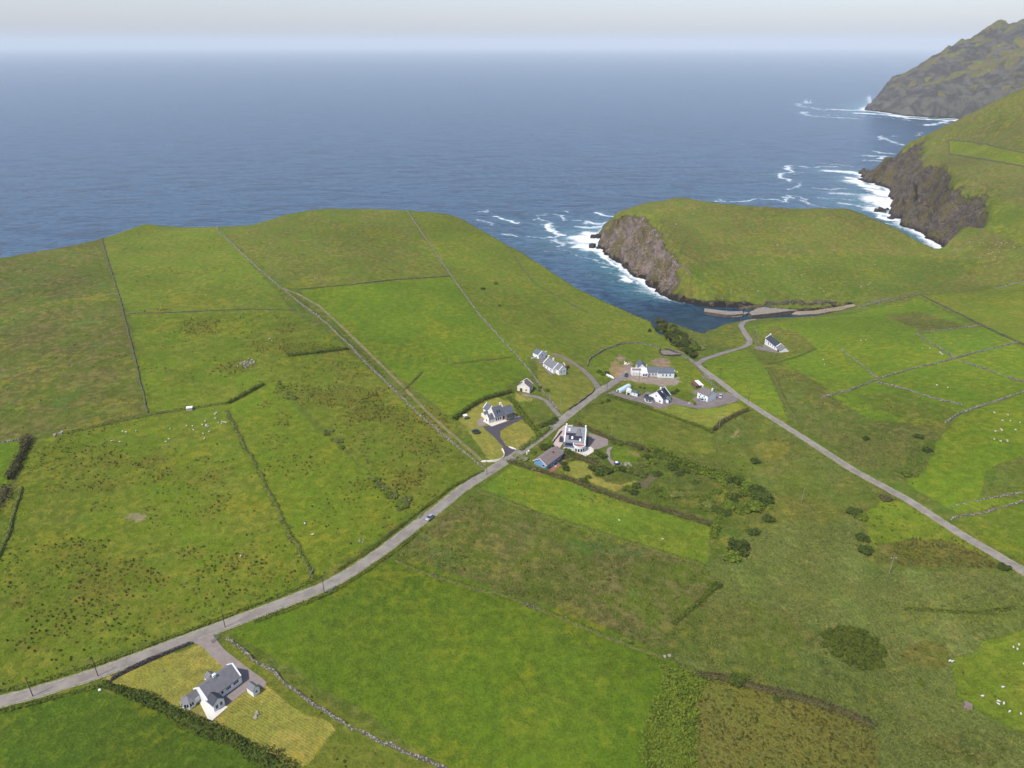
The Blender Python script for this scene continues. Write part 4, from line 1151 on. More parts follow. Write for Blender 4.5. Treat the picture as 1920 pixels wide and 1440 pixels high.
def wall(pts, label, mat='drystone', h=1.1, w=0.9, stones=0.7, name='stone_wall', cat='wall', group=None, rough=0.5, gaps=0.0, world=False):
    rg = np.random.default_rng(abs(int(pts[0][0] * 31 + pts[0][1] * 17)) + 5)
    q = smooth_line(np.asarray(pts), 1.1) if world else line_xy(pts, 1.1)
    n = len(q)
    q = q + (np.c_[fbm(q[:, 0] / 5, q[:, 1] / 5, 101, 2), fbm(q[:, 0] / 5, q[:, 1] / 5, 102, 2)] - 0.5) * rough * 1.6
    t, nr = frames(q)
    if mat == 'bank': h = h * 0.65
    elif mat.startswith('drystone'): h, w = h * .85, w * .82
    hv = h * (0.55 + 0.8 * fbm(q[:, 0] / 6, q[:, 1] / 6, 103, 3) + (rg.random(n) - .5) * .25 * rough)
    if gaps > 0:
        hv = hv * sstep(gaps - 0.06, gaps + 0.04, fbm(q[:, 0] / 18, q[:, 1] / 18, 105, 2))
    hv[0] *= 0.4; hv[-1] *= 0.4
    prof = [(-0.62, -0.5), (-0.5, 0.25), (-0.30, 0.95), (0.0, 1.06), (0.30, 0.95), (0.5, 0.25), (0.62, -0.5)]
    k = len(prof)
    V = np.zeros((n, k, 3))
    gz = H(q[:, 0], q[:, 1])
    for i, (u, v) in enumerate(prof):
        jx = (rg.random(n) - .5) * 0.22 * rough
        V[:, i, 0] = q[:, 0] + nr[:, 0] * (u * w * 1.2 + jx); V[:, i, 1] = q[:, 1] + nr[:, 1] * (u * w * 1.2 + jx)
        V[:, i, 2] = gz + (v * hv if v > 0 else -0.4) + (rg.random(n) - .5) * 0.12 * rough * (v > 0)
    idx_ = np.arange(n * k).reshape(n, k)
    F = np.c_[idx_[:-1, :-1].ravel(), idx_[1:, :-1].ravel(), idx_[1:, 1:].ravel(), idx_[:-1, 1:].ravel()]
    VV, FF = V.reshape(-1, 3), F
    mats = [M[mat]]
    ns = int(n * stones)
    mi = np.zeros(len(FF), np.int32)
    if ns > 2:
        k_ = rg.integers(0, n, ns)
        sp = 0.22 + rg.random(ns) * 0.26 + (rg.random(ns) > 0.94) * 0.3
        off = rg.normal(0, w * 0.42, ns)
        X = q[k_, 0] + nr[k_, 0] * off; Y = q[k_, 1] + nr[k_, 1] * off
        Z = H(X, Y) + hv[k_] * np.clip(1 - abs(off) / (w * 1.0), 0, 1) + sp * 0.1
        Vs, Fs = rocks_vf(np.c_[X, Y, Z], np.c_[sp, sp * .7, sp * .5] * 0.75, rg)
        FF = np.vstack([FF, Fs + len(VV)]); VV = np.vstack([VV, Vs])
        mi = np.r_[mi, np.ones(len(Fs), np.int32)]
        mats.append(M['boulder'] if mat in ('drystone',) else M['drystone'])
    if mat == 'bank':
        m_ = int(n * 9); k_ = rg.integers(0, n, m_); off = rg.normal(0, w * .55, m_); al = rg.normal(0, .5, m_)
        X = q[k_, 0] + nr[k_, 0] * off + t[k_, 0] * al; Y = q[k_, 1] + nr[k_, 1] * off + t[k_, 1] * al
        Z = H(X, Y) + np.maximum(hv[k_] * np.clip(1.05 - abs(off) / w, 0, 1), 0) + 0.05 + rg.random(m_) * .15
        Vl, Fl = leaf_vf(np.c_[X, Y, Z], 0.5, rg, 0.8)
        FF = np.vstack([FF, Fl + len(VV)]); VV = np.vstack([VV, Vl]); mi = np.r_[mi, np.full(len(Fl), len(mats), np.int32)]
        mats.append(M['leaf_olive'])
    me = np_mesh(name, VV, FF, False)
    o = link(name, me, mats)
    me.polygons.foreach_set('material_index', mi)
    tag(o, label, cat, group)
    return o


# ------------------------------------------------------------------ leaves
def leaf_vf(C, size, rg, up=0.35):
    """one small bent leaf-clump quad at each centre"""
    n = len(C)
    a = rg.random(n) * 2 * pi
    nz = rg.normal(0, 1, (n, 3)); nz[:, 2] = abs(nz[:, 2]) + up
    nz /= np.linalg.norm(nz, axis=1)[:, None]
    r = rg.normal(0, 1, (n, 3))
    u = np.cross(nz, r); u /= np.linalg.norm(u, axis=1)[:, None] + 1e-9
    v = np.cross(nz, u)
    s = size * (0.55 + rg.random(n) * 0.9)
    s = s[:, None]
    p0 = C - u * s * .5 - v * s * .32; p1 = C + u * s * .5 - v * s * .28
    p2 = C + u * s * .42 + v * s * .4 + nz * s * .12; p3 = C - u * s * .46 + v * s * .34
    V = np.stack([p0, p1, p2, p3], 1).reshape(-1, 3)
    F = np.arange(4 * n).reshape(n, 4)
    return V, F


def lobe_points(n, lobes, rg, shell=0.55):
    """points through the outer part of a set of ellipsoid lobes (cx,cy,cz,rx,ry,rz)"""
    L = np.array(lobes)
    vol = L[:, 3] * L[:, 4] + L[:, 3] * L[:, 5]
    k = rg.choice(len(L), n, p=vol / vol.sum())
    d = rg.normal(0, 1, (n, 3)); d /= np.linalg.norm(d, axis=1)[:, None]
    d[:, 2] = np.where(d[:, 2] < -0.3, -d[:, 2], d[:, 2])
    r = shell + (1 - shell) * rg.random(n) ** 0.6
    r = r * (0.88 + 0.25 * rg.random(n))
    return L[k, :3] + d * L[k, 3:] * r[:, None]


def core_vf(lobes, rg, k=0.72):
    V, F = [], []
    base = 0
    for l in lobes:
        ph = np.linspace(-0.5, pi / 2, 4); th = np.linspace(0, 2 * pi, 8, endpoint=False)
        v = []
        for p in ph:
            for t in th:
                j = 0.85 + 0.3 * rg.random()
                v.append((l[0] + cos(p) * cos(t) * l[3] * k * j, l[1] + cos(p) * sin(t) * l[4] * k * j, l[2] + sin(p) * l[5] * k * j))
        v = np.array(v)
        idx_ = np.arange(32).reshape(4, 8)
        f = []
        for i in range(3):
            for j in range(8):
                f.append((idx_[i, j], idx_[i, (j + 1) % 8], idx_[i + 1, (j + 1) % 8], idx_[i + 1, j]))
        V.append(v); F.append(np.array(f) + base); base += 32
    return np.vstack(V), np.vstack(F)


def bush_mesh(seed, flat=0.75, nl=5, leaves=420, leaf=0.16, name='bush'):
    """unit bush (radius about 1): lobes of leaf clumps round a broken core"""
    rg = np.random.default_rng(seed)
    lobes = [(0, 0, flat * .35, .62, .62, flat * .62)]
    for i in range(nl):
        a = i / nl * 2 * pi + rg.random() * .8; r = .40 + rg.random() * .28
        s = .30 + rg.random() * .22
        lobes.append((cos(a) * r, sin(a) * r, flat * (.22 + rg.random() * .35), s, s, s * flat * (0.9 + rg.random() * .4)))
    V1, F1 = core_vf(lobes, rg)
    V2, F2 = leaf_vf(lobe_points(leaves, lobes, rg), leaf, rg)
    V = np.vstack([V1, V2]); F = np.vstack([F1, F2 + len(V1)])
    V[:, 2] = np.maximum(V[:, 2], -0.1)
    return np_mesh(name, V, F, False)


BUSHES = {}


def bush(px, py, r, kind='leaf_dark', h=0.8, label=None, group=None, name='bush', cat='bush', sq=1.0, world=None, sink=0.1):
    g = ground(px, py)[0] if world is None else (world[0], world[1], float(H(world[0], world[1])))
    key = (kind, random.randrange(5))
    if key not in BUSHES:
        me = bush_mesh(hash(key[0]) % 1000 * 0 + len(BUSHES) * 7 + 3, 0.85, 4 + key[1] % 4, 460, 0.17)
        me.materials.append(M[kind])
        BUSHES[key] = me
    o = bpy.data.objects.new(name, BUSHES[key]); COL.objects.link(o)
    o.location = (g[0], g[1], g[2] - sink)
    o.scale = (r * sq, r, r * h)
    o.rotation_euler = (0, 0, random.random() * 6.28 if sq == 1.0 else random.uniform(-.3, .3))
    tag(o, label, cat, group)
    return o


def hedge(pts, label, kind='leaf_dark', w=1.4, h=1.5, dens_=9.0, name='hedge', cat='hedge', leaf=0.42, wob=0.5, core=True, world=False, taper=1.0):
    rg = np.random.default_rng(abs(int(pts[0][0] * 13 + pts[0][1] * 7)) + 9)
    q = smooth_line(np.asarray(pts), 1.2) if world else line_xy(pts, 1.2)
    n = len(q)
    t, nr = frames(q)
    vv = fbm(q[:, 0] / 7, q[:, 1] / 7, 111, 3)
    ww = w * (1 - wob * 0.6 + wob * 1.4 * vv); hh = 1.15 * h * (1 - wob * 0.8 + wob * 1.8 * fbm(q[:, 0] / 3.2, q[:, 1] / 3.2, 115, 2))
    tp = np.linspace(taper, 2 - taper, n); ww = ww * tp; hh = hh * tp
    gz = H(q[:, 0], q[:, 1])
    m = int(n * dens_ * 1.7)
    k = rg.integers(0, n, m)
    a = rg.random(m) * pi; rr = 0.62 + rg.random(m) * .55
    off = np.cos(a) * ww[k] * rr; zz = np.sin(a) ** .7 * hh[k] * rr
    al = rg.normal(0, .6, m)
    X = q[k, 0] + nr[k, 0] * off + t[k, 0] * al; Y = q[k, 1] + nr[k, 1] * off + t[k, 1] * al
    V2, F2 = leaf_vf(np.c_[X, Y, gz[k] + zz], leaf, rg)
    V, F = V2, F2
    if core:
        pr = [(-1, -.1), (-.85, .5), (-.4, .95), (.4, .95), (.85, .5), (1, -.1)]
        C = np.zeros((n, 6, 3))
        for i, (u, v) in enumerate(pr):
            j = 0.8 + rg.random(n) * .25
            C[:, i, 0] = q[:, 0] + nr[:, 0] * u * ww * .62 * j; C[:, i, 1] = q[:, 1] + nr[:, 1] * u * ww * .62 * j
            C[:, i, 2] = gz + v * hh * .62 * j
        ii = np.arange(n * 6).reshape(n, 6)
        Fc = np.c_[ii[:-1, :-1].ravel(), ii[1:, :-1].ravel(), ii[1:, 1:].ravel(), ii[:-1, 1:].ravel()]
        V = np.vstack([C.reshape(-1, 3), V2]); F = np.vstack([Fc, F2 + n * 6])
    me = np_mesh(name, V, F)
    o = link(name, me, M[kind])
    tag(o, label, cat)
    return o
# ------------------------------------------------------------------ roads, lanes, drives
MAINROAD = [(-260, 1372), (-20, 1321), (60, 1301), (180, 1264), (270, 1230), (330, 1207), (372, 1191), (430, 1169), (480, 1151), (560, 1120), (608, 1101), (660, 1072), (720, 1031),
            (780, 985), (820, 955), (862, 920), (920, 882), (960, 857), (1010, 822), (1060, 783), (1100, 750), (1126, 732), (1140, 724)]
qmain = road('road', MAINROAD, 4.2, 'asphalt', 0.14)
qsite = road('lane', [(1130, 732), (1148, 719), (1168, 706), (1180, 701)], 5.0, 'lane', 0.11)
for pts_, w_ in ((MAINROAD, 5.3),):
    tag(link('road_edge', ribbon_mesh('road_edge', line_xy(pts_, 1.6), w_ + (rng.random(len(line_xy(pts_, 1.6))) - .5) * .5, 0.09), M['edge']), kind='structure')
q = road('lane', [(1128, 736), (1112, 712), (1092, 692), (1070, 678), (1052, 668), (1036, 664)], 3.4, 'gravel', 0.11)
RIGHTROAD = [(2100, 1160), (1960, 1096), (1920, 1072), (1860, 1036), (1800, 1001), (1700, 936), (1600, 882), (1500, 817), (1430, 773), (1385, 744), (1345, 712), (1320, 694), (1305, 682)]
qright = road('road', RIGHTROAD, 3.5, 'asphalt', 0.14)
tag(link('road_edge', ribbon_mesh('road_edge', line_xy(RIGHTROAD, 1.6), 4.4 + (rng.random(len(line_xy(RIGHTROAD, 1.6))) - .5) * .5, 0.09), M['edge']), kind='structure')
qharb = road('road', [(1305, 684), (1322, 673), (1360, 661), (1392, 652), (1405, 645), (1406, 638), (1396, 624), (1389, 612), (1392, 606), (1402, 601), (1418, 599)], 4.0, 'lane', 0.18)
road('lane', [(1312, 686), (1290, 672), (1272, 664), (1258, 660)], 2.6, 'gravel', 0.11)
road('dirt_track', [(912, 872), (880, 843), (850, 817), (800, 772), (745, 714), (690, 660), (640, 612), (600, 575), (560, 552), (528, 540)], 1.9, 'dirt', 0.09, ripple=0.7)
road('lane', [(385, 1188), (392, 1205), (405, 1222), (440, 1250), (470, 1272), (490, 1288)], 4.0, 'mauvegravel', 0.10)
drape('driveway', [(358, 1203), (372, 1192), (398, 1181), (408, 1184), (396, 1196), (394, 1208), (382, 1214)], 'mauvegravel', 0.12)
drape('driveway', [(414, 1312), (452, 1284), (462, 1274), (478, 1276), (500, 1283), (494, 1290), (470, 1290), (455, 1300), (428, 1322)], 'mauvegravel', 0.085)
road('lane', [(1050, 781), (1038, 768), (1025, 752), (1008, 744), (990, 742), (978, 740)], 2.8, 'lane', 0.10)
drape('driveway', [(905, 800), (930, 797), (945, 793), (978, 779), (981, 785), (950, 800), (938, 808), (938, 820), (948, 835), (960, 842), (972, 842), (962, 852), (950, 858), (945, 850), (943, 838), (925, 818), (910, 806)], 'tarmac', 0.12)
drape('driveway', [(894, 793), (900, 784), (908, 785), (912, 795), (905, 800), (897, 799)], 'mauvegravel', 0.09)
drape('patio', [(905, 790), (922, 779), (962, 778), (974, 782), (950, 790), (922, 800)], 'paving', 0.15)
drape('driveway', [(1137, 738), (1150, 733), (1160, 738), (1185, 743), (1205, 741), (1212, 734), (1232, 740), (1262, 744), (1290, 754), (1308, 742), (1296, 736), (1302, 732), (1330, 734),
                   (1365, 736), (1376, 742), (1386, 752), (1370, 756), (1340, 764), (1310, 767), (1285, 762), (1262, 758), (1243, 766), (1232, 766), (1205, 756), (1170, 747)], 'gravel', 0.12)

drape('driveway', [(1068, 797), (1075, 797), (1050, 840), (1038, 836), (1036, 826), (1048, 806), (1058, 798)], 'pinkgravel', 0.11)
drape('driveway', [(1104, 812), (1120, 817), (1140, 824), (1140, 835), (1125, 841), (1112, 846), (1102, 842)], 'mauvegravel', 0.11)
drape('patio', [(1072, 842), (1096, 838), (1108, 838), (1116, 845), (1106, 852), (1098, 856), (1080, 848)], 'paving', 0.15)
drape('patio', [(1004, 880), (1026, 884), (1056, 862), (1062, 864), (1048, 876), (1030, 890), (1008, 888)], 'terracotta', 0.10)
drape('path', [(1138, 842), (1143, 838), (1150, 838), (1144, 845), (1144, 860), (1152, 866), (1166, 868), (1165, 873), (1148, 872), (1140, 862), (1137, 850)], 'mauvegravel', 0.10)
drape('patio', [(374, 1317), (384, 1309), (404, 1333), (417, 1322), (428, 1326), (398, 1352), (390, 1349)], 'paving', 0.20)
drape('driveway', [(1418, 650), (1433, 646), (1462, 662), (1455, 662), (1432, 657), (1420, 656), (1412, 652)], 'gravel', 0.10)
drape('driveway', [(1016, 672), (1030, 672), (1028, 685), (1040, 702), (1032, 704), (1018, 688), (1008, 678)], 'gravel', 0.10)
# painted edge dashes of the road
V, F = [], []
for q_, w_ in ((qmain, 4.2), (qright, 3.5)):
    for s_ in (-1, 1):
        v, f = dashes(q_, s_ * (w_ / 2 - 0.35), 5.0, 3.5, 0.22)
        F += [tuple(k + len(V) for k in ff) for ff in f]; V += v
V = np.array(V); F = np.array(F)
nv = (V[F[:, 1]] - V[F[:, 0]]); nw = (V[F[:, 3]] - V[F[:, 0]])
fl = nv[:, 0] * nw[:, 1] - nv[:, 1] * nw[:, 0] < 0
F[fl] = F[fl][:, ::-1]
tag(link('road_marking', np_mesh('road_marking', np.c_[V, H(V[:, 0], V[:, 1]) + 0.19], F), M['line']), kind='structure')

# ------------------------------------------------------------------ field walls and banks
wall([(190, 446), (205, 500), (225, 560), (245, 640), (262, 710), (277, 776)], 'long thin bank with pale stones between the brown moor and the green field', 'drystone_dark', 0.8, 1.1, 0.35, 'field_bank', 'bank')
wall([(112, 814), (200, 796), (278, 778), (350, 767), (425, 756)], 'dark grassy bank along the top of the big rushy field', 'bank', 0.9, 1.3, 0.15, 'field_bank', 'bank')
wall([(-60, 838), (0, 831), (45, 823)], 'pale stone wall at the left edge above the small bright field', 'drystone', 0.9, .9, 0.8)
wall([(400, 426), (440, 462), (480, 500), (520, 534), (565, 570), (610, 604), (655, 648), (700, 694), (740, 733), (780, 772), (850, 832), (906, 878)], 'long dry stone wall beside the dirt track, running from the cliff to the road', 'drystone', 1.0, 1.0, 0.75)
wall([(545, 552), (570, 568), (620, 612), (668, 655), (720, 708)], 'low stony bank on the far side of the dirt track', 'bank', 0.6, 1.0, 0.25, 'field_bank', 'bank')
wall([(765, 398), (800, 450), (845, 516), (900, 592), (940, 636), (975, 674), (1000, 704), (1022, 738), (1048, 770)], 'long dry stone wall from the cliff edge down past the white cottages', 'drystone', 1.0, 1.0, 0.8)
wall([(560, 543), (650, 535), (740, 525), (845, 518)], 'thin field wall along the top of the bright rectangular field', 'drystone_dark', 0.8, 0.8, 0.4)
wall([(245, 588), (330, 586), (400, 583), (480, 580), (555, 582)], 'low wall crossing the green fields left of the dirt track', 'drystone_dark', 0.7, 0.8, 0.45)
wall([(425, 772), (450, 822), (500, 912), (550, 1010), (588, 1084)], 'straggling grassy bank down the middle of the rushy fields', 'bank', 0.8, 1.3, 0.2, 'field_bank', 'bank', rough=1.0)
wall([(868, 406), (920, 436), (955, 466), (975, 496), (1000, 530), (1050, 560), (1100, 585), (1150, 612)], 'low wall following the edge of the headland above the inlet', 'drystone_dark', 0.7, 0.8, 0.5, gaps=0.36)
wall([(206, 1278), (224, 1266), (280, 1240), (330, 1218), (362, 1206)], 'grey garden wall between the road and the bungalow lawn', 'block', 1.3, 0.8, 0.1, 'garden_wall', rough=0.2)
wall([(425, 1197), (460, 1226), (520, 1266), (560, 1300), (620, 1342), (680, 1376), (750, 1406), (830, 1442), (880, 1462)], 'pale tumbled dry stone wall along the near edge of the large bright field', 'drystone', 1.1, 0.8, 1.2, rough=1.0)
wall([(740, 1050), (800, 1076), (880, 1101), (960, 1122), (1060, 1162), (1150, 1200), (1245, 1233)], 'straw coloured stony bank along the far edge of the large bright field', 'bank', 0.9, 1.4, 0.5, 'field_bank', 'bank')
wall([(896, 922), (940, 935), (1000, 960), (1100, 992), (1200, 1022), (1320, 1060)], 'low rough bank below the narrow bright strip field', 'bank', 0.9, 1.5, 0.2, 'field_bank', 'bank')
wall([(1101, 688), (1104, 675), (1130, 657), (1165, 645), (1200, 643), (1236, 653)], 'curved dry stone wall round the building plot', 'drystone', 1.2, 0.9, 0.5)
wall([(1264, 659), (1284, 668), (1308, 690), (1330, 716), (1346, 730)], 'stone wall between the building plot and the lane to the harbour', 'drystone', 1.1, 0.8, 0.5)
wall([(1238, 655), (1236, 661), (1242, 667), (1262, 668), (1282, 666), (1262, 659), (1244, 654)], 'small rounded stone enclosure by the wooded gully', 'block', 1.2, 0.7, 0.3)
wall([(1725, 553), (1780, 580), (1850, 615), (1925, 650), (2050, 690)], 'dark mossy wall running down the right hand hillside', 'drystone_dark', 1.2, 1.1, 0.5)
wall([(1720, 625), (1745, 622), (1780, 618), (1842, 611)], 'pale wall along the top of the small square field on the right', 'drystone', 0.9, 0.8, 0.9, gaps=0.3)
wall([(1716, 626), (1750, 646), (1786, 670)], 'broken pale wall on the left side of the small square field', 'drystone', 0.9, 0.8, 0.9, gaps=0.34)
wall([(1540, 746), (1590, 734), (1640, 713), (1700, 695), (1790, 673), (1850, 656), (1912, 642)], 'long pale wall crossing the right hand fields', 'drystone', 1.1, 1.0, 0.9, gaps=0.26)
wall([(1642, 716), (1700, 731), (1760, 750), (1806, 759)], 'wall branching down to the right from the long pale wall', 'drystone', 0.9, 0.8, 0.8, gaps=0.28)
wall([(1800, 678), (1860, 696), (1920, 718), (1990, 740)], 'short pale wall leading to the right edge below the square field', 'drystone', 0.9, 0.8, 0.8, gaps=0.34)
wall([(1772, 793), (1800, 776), (1850, 758), (1920, 736), (2000, 715)], 'thick stone wall above the sheep pasture on the right', 'drystone', 1.1, 1.2, 1.1)
wall([(1576, 655), (1600, 672), (1622, 690), (1642, 708)], 'faint tumbled wall right of the white schoolhouse', 'drystone', 0.7, 0.8, 0.8, gaps=0.42)
wall([(1438, 690), (1456, 716), (1470, 752), (1492, 786)], 'dark bank on the right side of the triangular field', 'bank', 1.1, 1.8, 0.2, 'field_bank', 'bank')
wall([(1436, 684), (1490, 671), (1530, 654)], 'dark bank just below the white schoolhouse plot', 'bank', 1.0, 1.3, 0.1, 'field_bank', 'bank')
wall([(1782, 952), (1820, 940), (1870, 932), (1925, 922)], 'scattered line of white stones beside the road at the right', 'drystone', 0.5, 0.9, 0.8, gaps=0.45)
wall([(1780, 972), (1850, 961), (1890, 948), (1925, 938)], 'tumbled wall with white stones nearest the road at the right', 'drystone', 0.6, 0.9, 0.9, gaps=0.42)
wall([(1345, 606), (1400, 598), (1450, 595), (1520, 592), (1560, 584), (1600, 576), (1660, 566), (1724, 552)], 'low wall along the top of the harbour bank', 'drystone', 0.9, 0.7, 0.7)
wall([(1413, 612), (1420, 626), (1414, 634), (1422, 644), (1430, 652)], 'short pale wall beside the bend of the harbour road', 'drystone', 0.9, 0.6, 0.4)
wall([(1066, 770), (1090, 753), (1112, 736), (1115, 730)], 'low wall between the triangular lawn and the road', 'block', 0.9, 0.6, 0.3)

wall([(1036, 832), (1046, 818), (1052, 808)], 'low brown wall on the road side of the guest house yard', 'block', 0.9, 0.6, 0.2)

wall([(902, 866), (928, 866), (942, 862), (947, 852), (941, 842)], 'pale curved entrance wall of the stone house', 'wall_cream', 0.9, 0.35, 0, 'garden_wall', rough=0.05)
wall([(954, 838), (958, 842), (968, 843)], 'short curved entrance wall right of the dark drive', 'wall_cream', 0.9, 0.35, 0, 'garden_wall', rough=0.05)
wall([(845, 683), (900, 677), (958, 670)], 'thin tan bank across the bright field above the cottage', 'bank', 0.6, 0.9, 0.3, 'field_bank', 'bank')
wall([(757, 731), (775, 715), (792, 698)], 'short tan bank in the bright field beside the dirt track', 'bank', 0.6, 0.9, 0.3, 'field_bank', 'bank')
wall([(40, 915), (30, 950), (15, 1000), (-5, 1050)], 'dark steep bank at the far left edge', 'bank', 1.4, 1.4, 0.1, 'field_bank', 'bank')
wall([(1868, 541), (1890, 535), (1925, 527), (1990, 515)], 'pale stony bed of the stream at the right edge', 'drystone', 0.7, 1.6, 2.0, 'stream_stones', 'stones')
wall([(1618, 573), (1640, 566), (1660, 562), (1676, 557)], 'line of pale stones beside the stream above the slipway', 'drystone', 0.7, 1.2, 1.6, 'stream_stones', 'stones')
wall([(1254, 484), (1268, 498), (1285, 506), (1300, 519)], 'faint pale wall near the cliff end of the peninsula', 'drystone', 0.5, 0.9, 0.6)


wall([(1781, 289), (1850, 300), (1925, 313), (2000, 326)], 'thin wall below the pale strip on the far hillside', 'drystone_dark', 1.2, 1.6, 0.2)
wall([(1777, 262), (1830, 267), (1925, 288), (2000, 303)], 'thin wall above the pale strip on the far hillside', 'drystone_dark', 1.0, 1.4, 0.2)
wall([(1778, 262), (1780, 275), (1781, 289)], 'short wall closing the left end of the pale strip on the far hillside', 'drystone_dark', 1.0, 1.4, 0.2)
# verges along the main road
for k_, (pts, lb) in enumerate([
    ([(-20, 1302), (60, 1283), (180, 1246), (270, 1214), (340, 1188), (400, 1166), (470, 1138), (545, 1108), (600, 1082)], 'tall grass bank along the far side of the near road, left part'),
    ([(640, 1066), (700, 1026), (760, 980), (800, 950), (850, 912), (905, 884)], 'tall grass bank along the far side of the road by the silver car'),
    ([(480, 1165), (560, 1136), (620, 1112), (680, 1076), (740, 1035), (790, 994)], 'tall grass and brambles on the near side of the road above the large field'),
    ([(-20, 1340), (60, 1320), (130, 1302), (195, 1284)], 'weedy verge between the road and the dark green field at lower left')]):
    hedge(pts, lb, 'leaf_olive', 0.8, 0.45, 12, 'grass_bank', 'verge', 0.4, 0.9)

# ------------------------------------------------------------------ hedges
hedge([(196, 1284), (222, 1294), (262, 1306), (300, 1325), (345, 1352), (390, 1370), (440, 1392), (490, 1420), (545, 1458), (560, 1480)], 'thick dark hedge below the bungalow garden', 'leaf_dark', 1.9, 1.6, 34, leaf=0.45, wob=1.1, taper=0.65)
hedge([(54, 824), (44, 850), (30, 880), (18, 900)], 'dark brown windblown hedge at the left edge', 'leaf_brown', 1.8, 2.4, 26, leaf=0.5)
hedge([(8, 918), (-10, 950), (-50, 990)], 'spreading brown scrub below the dark hedge at the left edge', 'leaf_brown', 4.0, 2.0, 34, leaf=0.5)
hedge([(428, 757), (460, 740), (494, 721)], 'dark hedge joining the banks at the head of the rushy fields', 'leaf_dark', 1.2, 1.4, 20)
hedge([(540, 668), (580, 664), (620, 659), (646, 655)], 'dark hedge below the brown patch left of the track', 'leaf_dark', 1.1, 1.3, 20)
hedge([(852, 787), (880, 766), (905, 750), (935, 742), (958, 736)], 'dark shrub hedge behind the stone house lawn', 'leaf_dark', 1.5, 1.8, 22)
hedge([(953, 746), (972, 766), (986, 786), (1002, 806), (1012, 820)], 'green hedge on the right side of the stone house lawn', 'leaf_mid', 1.2, 1.6, 20)
hedge([(975, 845), (990, 834), (1012, 818), (1030, 804)], 'roadside hedge below the stone house lawn', 'leaf_mid', 1.5, 1.5, 20)
hedge([(952, 866), (985, 876), (1030, 890), (1075, 902), (1120, 922), (1200, 948), (1260, 962), (1330, 984)], 'long hedge between the gardens and the narrow strip field', 'leaf_brown', 1.4, 1.6, 20, wob=.8)
hedge([(1275, 734), (1288, 746), (1303, 759)], 'bright clipped hedge between the two front gardens', 'leaf_lime', 0.9, 1.5, 26, leaf=0.3, wob=.1)
hedge([(1385, 755), (1392, 760), (1401, 767)], 'bright clipped hedge piece beside the right hand road', 'leaf_lime', 1.0, 1.4, 24, leaf=0.3, wob=.2)
hedge([(1402, 770), (1380, 778), (1355, 792), (1338, 808)], 'brown bramble hedge below the big front lawn', 'leaf_brown', 1.4, 1.4, 20)
hedge([(1140, 742), (1180, 755), (1230, 772), (1270, 786), (1310, 800), (1336, 812)], 'olive hedge below the front gardens', 'leaf_olive', 1.2, 1.2, 18)
hedge([(1078, 794), (1105, 806), (1140, 822), (1165, 832), (1200, 838), (1216, 848)], 'hedge behind the guest house yard', 'leaf_brown', 1.3, 1.4, 18)
hedge([(1030, 862), (1060, 858), (1085, 858), (1104, 866), (1120, 872)], 'dark hedge between the blue bungalow garden and the guest house', 'leaf_brown', 1.6, 1.8, 22)
hedge([(1283, 1262), (1275, 1300), (1262, 1345), (1255, 1400), (1250, 1470)], 'wide dense band of green scrub beside the brown rushy corner field', 'leaf_mid', 6.5, 0.9, 170, leaf=0.5, wob=.9, name='scrub_band')
hedge([(1310, 1268), (1360, 1272), (1420, 1290), (1500, 1310), (1580, 1335), (1640, 1362)], 'brown grassy hedge line along the top of the brown rushy field', 'leaf_brown', 1.6, 0.9, 22, wob=.9)
hedge([(1216, 843), (1240, 850), (1275, 868), (1310, 880), (1345, 892), (1390, 900)], 'hedge of windblown shrubs across the scrubland', 'leaf_mid', 2.4, 1.7, 40, leaf=.5, wob=1.0)
hedge([(1372, 928), (1355, 955), (1342, 985), (1338, 1010)], 'green hedge at the right end of the narrow strip field', 'leaf_mid', 1.8, 1.2, 24, wob=.9)
hedge([(1900, 1140), (1850, 1150), (1790, 1148), (1700, 1142)], 'faint hedge line across the reed bed', 'leaf_olive', 0.9, 0.6, 12, core=False)
hedge([(1350, 1095), (1330, 1110), (1300, 1140), (1262, 1170)], 'thin line of low shrubs at the right end of the rough field', 'leaf_olive', 1.0, 0.9, 12)

# willows along the ditch
gw = 'grey green willows along the ditch'
for i in range(64):
    f = (i + random.random()) / 64
    px = 515 + 248 * f + 6 * sin(i * 1.3) + random.uniform(-7, 7); py = 712 + 245 * f + random.uniform(-5, 5)
    if vnoise(f * 9, 3.3, 9) < 0.27: continue
    bush(px, py, random.uniform(1.1, 2.7) * (0.7 + 0.4 * f), 'leaf_grey' if i % 4 else 'leaf_mid', random.uniform(.5, .75),
         'grey green willow bush in the row along the ditch through the rushy fields', gw, 'willow_bush')
# gully
for i in range(58):
    f = (i + .5) / 58
    px = 1238 + 66 * f + random.uniform(-8, 12); py = 609 + 52 * f + random.uniform(-8, 10)
    bush(px, py, random.uniform(2.2, 4.4), random.choice(['leaf_dark', 'leaf_dark', 'leaf_mid', 'leaf_brown', 'leaf_grey']), random.uniform(.8, 1.2),
         'dark shrub crowding the gully beside the cove', 'shrubs in the gully beside the cove', 'shrub', 'shrub', sink=0.4)
bush(1314, 655, 3.0, 'leaf_pale', .9, 'pale leaved shrub at the upper end of the gully')
bush(1218, 622, 1.8, 'leaf_dark', 1.6, 'small dark tree at the cliff edge left of the cove mouth', name='shrub', cat='shrub')
